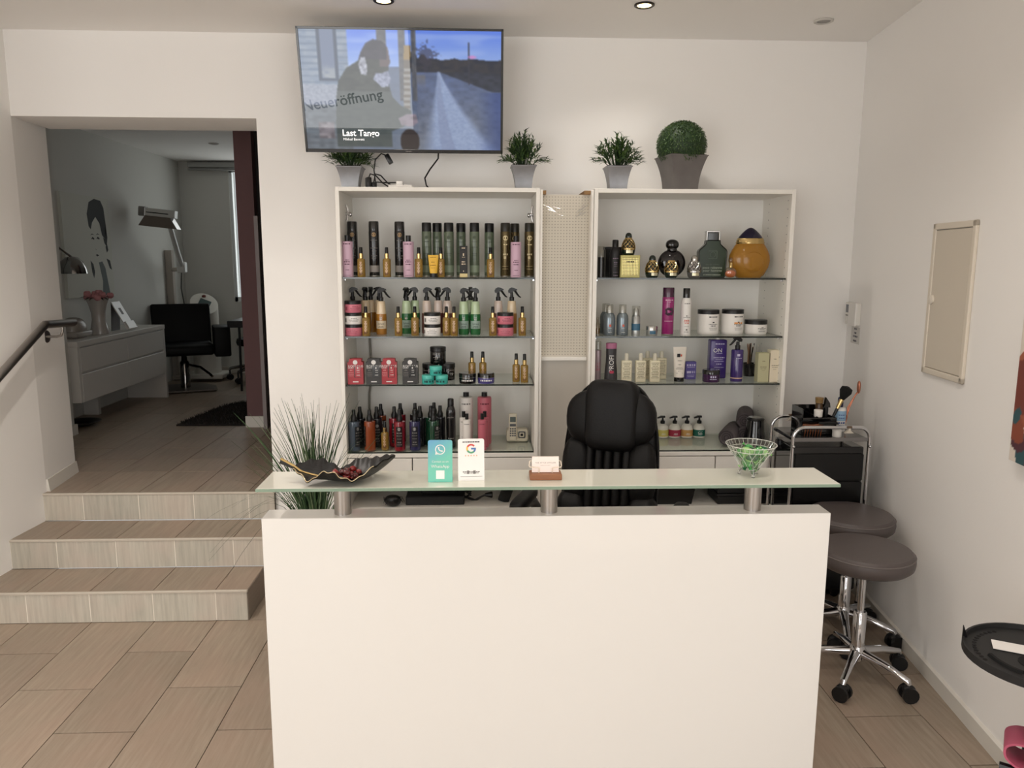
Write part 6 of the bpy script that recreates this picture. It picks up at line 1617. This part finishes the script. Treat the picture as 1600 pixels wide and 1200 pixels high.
O('display', MB().rbox(.030, .075, -.0255, -.023, .005, .048, .001, 1), mat('lcd_grey', (110, 112, 118), .25), t)
O('button', MB().rbox(.045, .062, -.027, -.023, -.045, -.022, .002, 1), WP, t); O('case_print', move(pseudo_lines(.0245, [(-.010, .05, .006)], True), .052, 0, 0), INKK, t)
t = wall_thing('paper_note', 'small handwritten note taped below the thermostat', 'note', 4.06, 1.35)
nn = O('sheet', MB().box(-.062, .062, -.0015, -.0005, -.045, .045), mat('note_paper', (214, 210, 204), .7), t)
O('handwriting', pseudo_lines(.002, [(.034, .04, .008), (.012, .03, .010), (-.006, .07, .010), (-.030, .05, .010)], True), mat('pen_ink', (60, 58, 70), .6), nn)
# floral canvas at the right edge
t = wall_thing('floral_canvas', 'floral canvas print at the right edge of the picture', 'painting', 2.085, 1.60)
NUc, NVc = 130, 170; W_, H_ = .80, 1.05
rf = random.Random(31); blobs = []
for k in range(150):
    u, v = rf.random(), rf.random()**1.0
    c = rf.choice([(116, 46, 42), (86, 50, 58), (140, 74, 54), (52, 86, 92), (120, 60, 50), (158, 90, 66), (70, 52, 66)])
    rad = rf.uniform(.03, .09)
    if v < .62: rad = rf.uniform(.004, .016)
    if v < .55 and rf.random() < .45: continue
    blobs.append((u, v, rad, rf.uniform(.5, 1.6), rf.uniform(0, 3), c))
vs, fs, cc = [], [], []
for j in range(NVc+1):
    for i in range(NUc+1):
        u, v = i/NUc, j/NVc; c = (222, 212, 200)
        for bu, bv, br, asp, ba, bc in blobs:
            du, dv = (u-bu)*W_/H_, v-bv; x_ = du*math.cos(ba)+dv*math.sin(ba); y_ = -du*math.sin(ba)+dv*math.cos(ba)
            if (x_/br)**2+(y_/(br*asp))**2 < 1: c = bc
        vs.append((-W_/2+W_*u, -.0305, H_/2-H_*v)); cc.append(lin(c))
fs = [(j*(NUc+1)+i, (j+1)*(NUc+1)+i, (j+1)*(NUc+1)+i+1, j*(NUc+1)+i+1) for j in range(NVc) for i in range(NUc)]
O('stretcher', MB().box(-W_/2, W_/2, -.03, 0, -H_/2, H_/2), mat('canvas_side', (206, 196, 184), .8), t)
me = bpy.data.meshes.new('print_face'); me.from_pydata(vs, [], fs); at = me.color_attributes.new('print', 'FLOAT_COLOR', 'POINT'); at.data.foreach_set('color', [k for c in cc for k in c])
me.materials.append(colattr_mat('canvas_print', 0, .7)); link('print_face', me, t)

# ---- round black tool tray on a stand, right foreground
tc_ = Vector((1.565, 1.95, .632))
t = thing('tool_tray_stand', 'round black tool tray on a stand at the right edge', 'tool stand', (tc_.x, tc_.y, 0))
RR = .19
O('tray', MB().lathe([(0, .625), (RR*.9, .625), (RR, .632), (RR, .655), (RR-.006, .655), (RR-.008, .642), (0, .642)], 44), mat('matt_black_tray', (28, 28, 29), .55), t, smooth=True)
b = MB()
for k in range(14):
    a = PI*.55+k*.11; b.lathe([(0, .6425), (.006, .6425), (.006, .643), (0, .643)], 10, .158*math.cos(a), .158*math.sin(a))
O('holes', b, mat('hole_black', (6, 6, 6), .8), t)
O('slot', MB().tube([(.13*math.cos(a), .13*math.sin(a), .642) for a in [PI*.95+k*.09 for k in range(10)]], .008, 6), mat('hole_black', (6, 6, 6)), t, smooth=True)
O('round_recess', MB().lathe([(0, .6425), (.04, .6425), (.04, .6435), (0, .6435)], 24, -.035, -.03), mat('hole_black', (6, 6, 6)), t)
O('rim_tab', MB().prism([(-.152, .650), (-.138, .650), (-.152, .688)], .110, .114), BLACKP, t)
O('pole', MB().lathe([(0, .05), (.016, .05), (.016, .625), (0, .625)], 16), BLACKP, t, smooth=True)
star_base(t, .16, .09, 5, .2, BLACKP)
tag(O('paper_slip', MB().box(-.05, .05, -.03, .03, 0, .001), PAPER, None, (tc_.x-.04, tc_.y+.055, .6445), (0, 0, -.5)), 'white paper slip lying on the black tool tray', 'paper')
# ---- pink folded thing
def ribbon(pts, w, th):
    b = MB(); vs = []
    n = len(pts)
    for i, (x_, z_) in enumerate(pts):
        a, c = pts[max(0, i-1)], pts[min(n-1, i+1)]; d = Vector((c[0]-a[0], c[1]-a[1])).normalized(); nn_ = Vector((-d.y, d.x))*th/2
        for y_ in (-w/2, w/2): vs += [(x_+nn_.x, y_, z_+nn_.y), (x_-nn_.x, y_, z_-nn_.y)]
    fs = []
    for i in range(n-1):
        k = 4*i; fs += [(k, k+4, k+6, k+2), (k+1, k+3, k+7, k+5), (k, k+1, k+5, k+4), (k+2, k+6, k+7, k+3)]
    fs += [(0, 2, 3, 1), (4*n-4, 4*n-3, 4*n-1, 4*n-2)]
    return b.add(vs, fs)
def cat(P, n=8):
    out = []
    P = [P[0]]+P+[P[-1]]
    for i in range(1, len(P)-2):
        for k in range(n):
            s = k/n; p0, p1, p2, p3 = P[i-1], P[i], P[i+1], P[i+2]
            out.append(tuple(.5*((2*p1[q])+(-p0[q]+p2[q])*s+(2*p0[q]-5*p1[q]+4*p2[q]-p3[q])*s*s+(-p0[q]+3*p1[q]-3*p2[q]+p3[q])*s**3) for q in (0, 1)))
    out.append(P[-2]); return out
p0 = atY(1598, 1180, 1.84)
t = thing('pink_folded_sheet', 'folded dusky pink rubber sheet hanging at the lower right corner', 'sheet', (p0.x, 1.84, p0.z-.005), math.radians(-36))
O('fold', ribbon(cat([(.12, .13), (.06, .150), (.018, .135), (.010, .10), (.022, .06), (.034, .02), (.022, -.005), (-.010, -.008), (-.038, .012), (-.040, .042), (-.012, .058), (.012, .045), (.03, -.05), (.08, -.08)]), .10, .006), mat('dusky_pink', (176, 84, 108), .45), t, smooth=True)
O('hanger_bar', MB().tube([(-.05, 0, -.045), (.12, 0, -.045)], .012, 8), BLACKP, t)

# ================================================================== handrail on the left wall
t = thing('handrail', 'stainless steel handrail on the left wall beside the steps', 'handrail', (-2.42, 4.2, 0))
A = [(-2.335, 4.50, 1.384), (-2.335, 4.21, 1.396), (-2.345, 3.77, 1.168), (-2.39, 2.95, .742)]
O('rail', move(MB().tube(A[:1]+[(-2.335, 4.225, 1.395), A[1], (-2.335, 4.19, 1.386)]+A[2:], .0215, 16), 2.42, -4.2, 0), STEEL, t, smooth=True)
O('rosette', move(MB().tube([(-2.435, 4.375, 1.315), (-2.428, 4.375, 1.315), (-2.422, 4.375, 1.315)], [.038, .038, .034], 24), 2.42, -4.2, 0), STEEL, t, smooth=True)
O('bracket_arm', move(MB().tube([(-2.425, 4.375, 1.315), (-2.37, 4.375, 1.315), (-2.345, 4.375, 1.322), (-2.336, 4.375, 1.345), (-2.335, 4.375, 1.378)], .007, 10), 2.42, -4.2, 0), STEEL, t, smooth=True)
# ================================================================== rear room
DW = mat('dresser_white', (214, 210, 204), .3)
dx0, dx1, dy0, dy1 = -3.29, -2.93, 5.66, 7.215
t = thing('white_sideboard', 'white sideboard with four drawers in the rear room', 'sideboard', ((dx0+dx1)/2, (dy0+dy1)/2, UPZ))
ox, oy, oz = t.location
LS = lambda mb: move(mb, -ox, -oy, -oz)
O('top_panel', LS(MB().rbox(dx0, dx1+.005, dy0, dy1, 1.112, 1.150, .002, 1)), DW, t)
O('carcass', LS(MB().box(dx0, dx1-.02, dy0+.03, dy1-.03, .72, 1.112)), DW, t)
O('end_panel', LS(MB().rbox(dx0, dx1, dy1-.035, dy1, UPZ, 1.112, .002, 1)), DW, t)
O('end_panel', LS(MB().rbox(dx0, dx1, dy0, dy0+.035, .70, 1.112, .002, 1)), DW, t)
O('inner_foot', LS(MB().box(dx0, dx0+.12, 6.38, 6.42, UPZ, .72)), DW, t)
ym = (dy0+dy1)/2+.02
for z0, z1_ in ((.70, .905), (.922, 1.10)):
    for a, c in ((dy0+.037, ym), (ym, dy1-.037)):
        d = O('drawer', LS(MB().rbox(dx1-.02, dx1, a+.002, c-.002, z0, z1_, .002, 1)), DW, t)
TOPZ = 1.1505
t = thing('flower_vase', 'pale waisted vase on the sideboard in the rear room', 'vase', (-3.06, 6.28, TOPZ))
O('body', MB().lathe([(0, 0), (.075, 0), (.076, .005), (.060, .06), (.050, .12), (.052, .17), (.068, .24), (.084, .285), (.080, .285), (.05, .17), (0, .16)], 30), mat('pale_vase', (176, 170, 164), .25, coat=.3), t, smooth=True)
rn = random.Random(17)
t = thing('rose_bouquet', 'bunch of dusty pink roses in the vase', 'flowers', (-3.06, 6.28, TOPZ+.285))
b = MB()
for k in range(11):
    a = k*2.4; rr = .02+.012*k*.7
    p = (rr*math.cos(a)*1.1, rr*math.sin(a), .022+.018*math.cos(k))
    fl_ = MB().sq((p[0], p[1], p[2]), .026, .026, .022, 1, 1, 12, 8)
    for q in range(3): fl_.sq((p[0]+.012*math.cos(q*2.1), p[1]+.012*math.sin(q*2.1), p[2]+.006), .017, .012, .02, 1, 1, 10, 6, ('Z', q*2.1))
    O('rose', fl_, mat('dusty_rose', (196, 136, 138), .7), t, smooth=True)
for k in range(16):
    a = k*1.1; d = Vector((math.cos(a), math.sin(a), -.12 if k % 3 else .1)); blade(b, Vector((.05*math.cos(a), .05*math.sin(a), .008)), d, .085, .02, 0)
O('leaves', b, mat('rose_leaf', (44, 46, 36), .6), t)
t = thing('brochure_stand', 'slanted white brochure stand beside the vase', 'stand', (-3.05, 6.62, TOPZ), math.radians(0))
M = Matrix.Rotation(math.radians(28), 4, 'Y')
O('panel', xform(MB().rbox(-.004, .004, -.075, .075, 0, .26, .001, 1), Matrix.Translation((.09, 0, .01)) @ Matrix.Rotation(math.radians(-28), 4, 'Y')), mat('white_acrylic', (214, 212, 208), .3), t)
O('back_leg', xform(MB().box(-.004, .0, -.075, .075, 0, .24), Matrix.Translation((-.04, 0, .0)) @ Matrix.Rotation(math.radians(3), 4, 'Y')), mat('dark_stand', (60, 54, 50), .5), t)
O('pocket', xform(MB().rbox(.004, .022, -.075, .075, 0, .07, .002, 1), Matrix.Translation((.09, 0, .01)) @ Matrix.Rotation(math.radians(-28), 4, 'Y')), mat('white_acrylic', (0, 0, 0)), t)
O('panel_print', xform(MB().box(.0045, .005, -.02, .02, .14, .20), Matrix.Translation((.09, 0, .01)) @ Matrix.Rotation(math.radians(-28), 4, 'Y')), INKG, t)
t = thing('domed_box', 'pale domed container on the sideboard, behind the handrail end', 'container', (-3.11, 5.98, TOPZ))
O('base', MB().rbox(-.085, .085, -.12, .12, .012, .05, .01, 2), mat('pale_grey_plastic', (160, 152, 144), .4), t, smooth=True)
for yy in (-.08, .08): O('foot', MB().lathe([(0, 0), (.012, 0), (.012, .012), (0, .012)], 12, 0, yy), BLACKP, t)
O('dome', MB().sq((0, 0, .055), .08, .11, .10, .8, .8, 26, 14), mat('pale_grey_dome', (150, 142, 134), .3), t, smooth=True)
# stencil portrait canvas (generic)
t = thing('stencil_portrait', 'white canvas with dark stencil portrait of a woman with updo', 'painting', (-3.3, 6.66, 1.85))
pw, ph = .39, .415
O('canvas', MB().box(0, .025, -pw, pw, -ph, ph), mat('canvas_white', (206, 206, 196), .8), t)
def yz(P, m, nm):
    b = MB(); n = len(P); b.add([(.0258, -pw+2*pw*u, ph-2*ph*v) for u, v in P], [tuple(range(n))]); O(nm, b, m, t)
DK = mat('stencil_dark', (58, 60, 60), .8); MD = mat('stencil_mid', (104, 112, 112), .8)
yz([(.52, .30), (.50, .18), (.56, .06), (.68, .02), (.82, .03), (.88, .10), (.90, .24), (.90, .36), (.86, .42), (.80, .38), (.76, .26), (.68, .20), (.60, .26), (.56, .33)], DK, 'hair_shape')
yz([(.90, .24), (.92, .40), (.89, .50), (.84, .46), (.82, .40), (.86, .42)], DK, 'hair_lock')
for u0, v0 in ((.585, .415), (.70, .41)): yz([(u0-.035, v0+.012), (u0, v0-.012), (u0+.04, v0+.004), (u0+.03, v0+.018), (u0, v0+.01)], DK, 'eye_shape')
for u0, v0 in ((.58, .375), (.70, .37)): yz([(u0-.04, v0+.015), (u0, v0-.005), (u0+.045, v0+.01), (u0, v0+.006)], DK, 'brow_shape')
yz([(.62, .585), (.66, .575), (.70, .59), (.66, .60)], DK, 'mouth_shape'); yz([(.63, .52), (.65, .528), (.64, .535)], DK, 'nose_shape')
yz([(.86, .50), (.90, .47), (.92, .53), (.88, .56)], DK, 'ear_ring')
yz([(.68, .66), (.76, .65), (.82, .72), (.88, .95), (.90, 1.0), (.72, 1.0), (.74, .85)], MD, 'neck_shape')
yz([(.50, .64), (.56, .68), (.58, .76), (.55, .82), (.52, .76)], DK, 'hand_shape'); yz([(.86, .62), (.94, .64), (.97, .74), (.92, .72)], DK, 'shoulder_shape')
# chrome lamp dome hanging on an arched arm
t = thing('arc_lamp', 'chrome dome of an arc lamp hanging over the sideboard', 'lamp', (-3.15, 5.78, TOPZ))
DCH = mat('dark_chrome', (150, 148, 146), .12, metal=1)
O('shade', MB().shell([(q, w-(TOPZ-UPZ)) for q, w in ((.0, 1.295), (.045, 1.285), (.075, 1.255), (.098, 1.205), (.104, 1.165), (.100, 1.165), (.094, 1.205), (.072, 1.25), (.043, 1.278), (.0001, 1.288))], 32, .07, .2), DCH, t, smooth=True)
O('shade_inside', MB().lathe([(0, 1.172), (.098, 1.172), (.098, 1.176), (0, 1.176)], 30, .07, .2, UPZ-TOPZ), mat('lamp_inside', (40, 36, 34), .5), t)
O('arm', move(MB().tube([(.07, .2, 1.29), (.02, .12, 1.36), (-.03, .03, 1.44), (-.06, -.02, 1.46), (-.085, -.05, 1.2), (-.085, -.05, .70)], .008, 10), 0, 0, UPZ-TOPZ), DCH, t, smooth=True)
O('base', MB().lathe([(0, 0), (.055, 0), (.055, .02), (0, .025)], 24, -.085, -.05), DCH, t)
# infrared hair processor on a wall rail
t = thing('hair_processor', 'salon hair processor lamp on a jointed arm in the rear room', 'hair processor', (-3.27, 8.28, UPZ))
GRY = mat('processor_grey', (176, 168, 158), .4); WPN = mat('processor_white', (206, 206, 202), .3)
O('wall_rail', MB().rbox(-.025, .045, -.03, .03, .05, 1.37, .004, 1), GRY, t)
O('base_foot', MB().rbox(-.028, .10, -.06, .06, 0, .05, .01, 1), GRY, t)
O('side_arm', MB().tube([(.03, 0, 1.17), (.21, -.2, 1.17)], .022, 8), GRY, t)
O('lift_arm', MB().tube([(.21, -.2, 1.20), (.25, -.42, 1.38), (.30, -.68, 1.60)], [.028, .026, .024], 10), WPN, t, smooth=True)
O('arm_joint', MB().rbox(.17, .25, -.24, -.16, 1.14, 1.25, .008, 1), WPN, t)
hx, hz = -.02, 1.66
def LH(mb): return xform(mb, Matrix.Translation((.215, -.72, 1.655)) @ Matrix.Scale(.82, 4) @ Matrix.Rotation(math.radians(6), 4, 'Y'))
O('head_housing', LH(MB().rbox(-.14, .20, -.05, .05, .02, .11, .008, 2)), WPN, t)
O('head_detail', LH(MB().rbox(-.12, .13, -.055, -.048, .055, .066, .002, 1)), BLACKP, t)
O('head_clamp', LH(MB().rbox(-.22, -.13, -.04, .04, .01, .12, .012, 2)), DCH, t)
O('reflector', LH(MB().prism([(-.13, .02), (.15, .02), (.235, -.10), (-.20, -.10)], -.06, .06)), mat('reflector_panel', (128, 118, 110), .25, metal=.4), t)
O('reflector_side', LH(MB().prism([(.15, .021), (.158, .021), (.24, -.098), (.232, -.10)], -.062, .062)), DCH, t)
O('cable', MB().tube([(.20, -.2, 1.14), (.17, -.15, .98), (.18, -.12, .8), (.20, -.1, .6)], .006, 6), mat('dark_wire', (60, 56, 52)), t, smooth=True)
# beauty device pillar
t = thing('treatment_device', 'white pillar-shaped treatment device with slanted oval control panel', 'device', (-2.93, 8.28, UPZ))
DVW = mat('device_white', (214, 210, 200), .35)
b = MB(); n = 28; ring0 = [(.138*math.cos(2*PI*i/n), .14*math.sin(2*PI*i/n), .04) for i in range(n)]
dvz = lambda x_, y_, d=0: .815-.38*x_+.62*y_+d
ring1 = [(x_, y_, dvz(x_, y_)) for x_, y_, z_ in ring0]
b.add(ring0+ring1, [(i, (i+1) % n, n+(i+1) % n, n+i) for i in range(n)]+[tuple(range(n-1, -1, -1)), tuple(range(n, 2*n))])
O('pillar', b, DVW, t, smooth=True)
def pad_on(x0_, x1_, y0_, y1_, h_):
    q = [(x0_, y0_), (x1_, y0_), (x1_, y1_), (x0_, y1_)]
    return MB().add([(a_, b_, dvz(a_, b_, .001)) for a_, b_ in q]+[(a_, b_, dvz(a_, b_, h_)) for a_, b_ in q], [(3, 2, 1, 0), (4, 5, 6, 7), (0, 1, 5, 4), (1, 2, 6, 5), (2, 3, 7, 6), (3, 0, 4, 7)])
O('screen', pad_on(-.05, .06, -.05, .05, .006), mat('device_screen', (70, 84, 84), .2), t); O('knob', MB().lathe([(0, 0), (.02, 0), (.02, .02), (0, .028)], 14, -.03, .09, dvz(-.03, .09)-.006), mat('red_brown_knob', (110, 50, 40), .4), t)
O('card_slot', pad_on(.02, .07, -.10, -.075, .012), BLACKP, t)
O('trolley_base', MB().rbox(-.20, .20, -.16, .16, 0.03, .08, .01, 1), DVW, t)
# salon chair
t = thing('salon_chair', 'black salon chair with square back on a hydraulic foot, rear room', 'chair', (-2.93, 7.64, UPZ), math.radians(22))
SB_ = mat('black_vinyl', (6, 6, 6), .55, spec=.25)
O('seat', MB().rbox(-.27, .27, -.26, .25, .36, .46, .03, 3), SB_, t, smooth=True)
O('backrest', xform(MB().rbox(-.275, .275, .20, .27, .42, .84, .02, 3), Matrix.Translation((0, .2, .42)) @ Matrix.Rotation(math.radians(-8), 4, 'X') @ Matrix.Translation((0, -.2, -.42))), SB_, t, smooth=True)
for s, ax, aw in ((-1, -.31, .025), (1, .35, .075)): O('armrest', MB().rbox(ax-aw, ax+aw, -.26, .10, .34, .63, .015, 2), SB_, t, smooth=True)
O('hydraulic_column', MB().lathe([(0, .012), (.045, .012), (.045, .27), (.03, .29), (.022, .36), (0, .36)], 24), DCH, t, smooth=True)
O('base_plate', MB().prism([(-.28, -.24), (.16, -.24), (.28, .0), (.28, .24), (-.28, .24)], 0, .012), mat('dark_steel_plate', (92, 84, 78), .35, metal=.6), t, (0, 0, .012), (PI/2, 0, 0))
O('footrest', MB().tube([(.03, -.02, .25), (.14, -.10, .23), (.22, -.20, .17), (.24, -.24, .15)], .012, 8), DCH, t, smooth=True)
# second stool and desk edge behind the purple pillar
t = thing('manicure_table', 'black-edged table partly hidden behind the aubergine wall', 'table', (-2.05, 7.75, UPZ))
O('top', MB().rbox(-.40, .40, -.25, .25, .625, .69, .006, 1), mat('black_table_top', (24, 22, 24), .3), t)
for s in (-1, 1):
    O('leg', MB().tube([(s*.30, -.2, .63), (s*.34 if s > 0 else -.30, -.22, .0)], .012, 8), BLACKP, t)
    O('leg', MB().tube([(s*.30, .2, .63), (s*.30, .22, .0)], .012, 8), BLACKP, t)
t = thing('swivel_chair_base', 'chrome swivel stool with casters behind the aubergine wall', 'stool', (-2.40, 8.25, UPZ))
star_base(t, .30, .16, 5, math.radians(175), DCH, .02, .03)
O('column', MB().lathe([(0, .14), (.03, .14), (.03, .38), (0, .38)], 16), DCH, t, smooth=True); O('seat', MB().lathe([(0, .38), (.19, .38), (.2, .41), (.19, .45), (0, .455)], 28), SB_, t, smooth=True)
# shaggy rug
t = thing('shaggy_rug', 'dark brown shaggy rug on the rear room floor', 'rug', (-2.0, 6.35, UPZ))
RP = [(-.36, -.44), (.6, -.44), (.6, .52), (-.16, .52), (-.27, .30)]
b = MB(); n = len(RP); b.add([(x_, y_, 0) for x_, y_ in RP]+[(x_, y_, .012) for x_, y_ in RP], [tuple(range(n-1, -1, -1)), tuple(range(n, 2*n))]+[(i, (i+1) % n, n+(i+1) % n, n+i) for i in range(n)])
O('backing', b, mat('rug_dark', (34, 30, 27), .95), t)
bs = [MB(), MB()]; r = random.Random(8)
for k in range(6000):
    x_, y_ = r.uniform(-.36, .6), r.uniform(-.44, .52)
    if not inpoly(x_, y_, RP): continue
    dx_, dy_ = r.gauss(0, .012), r.gauss(0, .012)
    bs[k % 2].add([(x_-.003, y_, .01), (x_+.003, y_, .01), (x_+dx_, y_+dy_, .034)], [(0, 1, 2)])
for k in range(2):
    o = O('pile', bs[k], mat('rug_pile_%d' % k, ((44, 38, 34), (28, 25, 23))[k], .95), t); o['kind'] = 'stuff'
# blind box above the far window
t = thing('roller_blind', 'grey roller blind cassette above the far window', 'blind', (-2.45, 8.73, 2.70))
O('cassette', MB().rbox(-.72, .85, -.04, .04, .03, .085, .006, 1), mat('blind_grey', (168, 168, 164), .4), t); O('bottom_bar', MB().rbox(-.72, .85, -.03, .02, .0, .022, .004, 1), mat('blind_bar', (150, 150, 148), .4), t)
# shoe-like dark object below the sideboard
t = thing('floor_bowl', 'flat dark bowl on the floor under the sideboard', 'bowl', (-3.10, 5.95, UPZ))
O('bowl', MB().shell([(.06, 0), (.14, .03), (.145, .034), (.135, .034), (.055, .006)], 28), BLACKP, t, smooth=True); O('bowl_floor', MB().lathe([(0, .001), (.06, .001), (.06, .006), (0, .006)], 24), BLACKP, t)
# fine print, bristles and foliage that nobody could pick apart one by one
for o in bpy.data.objects:
    n = o.name.split('.')[0]
    if o.parent and n in ('label_print', 'small_print', 'fine_print', 'handwriting', 'bristles', 'pin_holes', 'holes', 'stems', 'blades', 'leaves', 'foliage', 'stars', 'shaker_print', 'flower_print', 'red_print', 'orange_band', 'label_emblem', 'cut_pattern', 'rim_cuts', 'film_wrinkle', 'case_print', 'foot_print', 'heading', 'phone_icons'):
        o['kind'] = 'stuff'
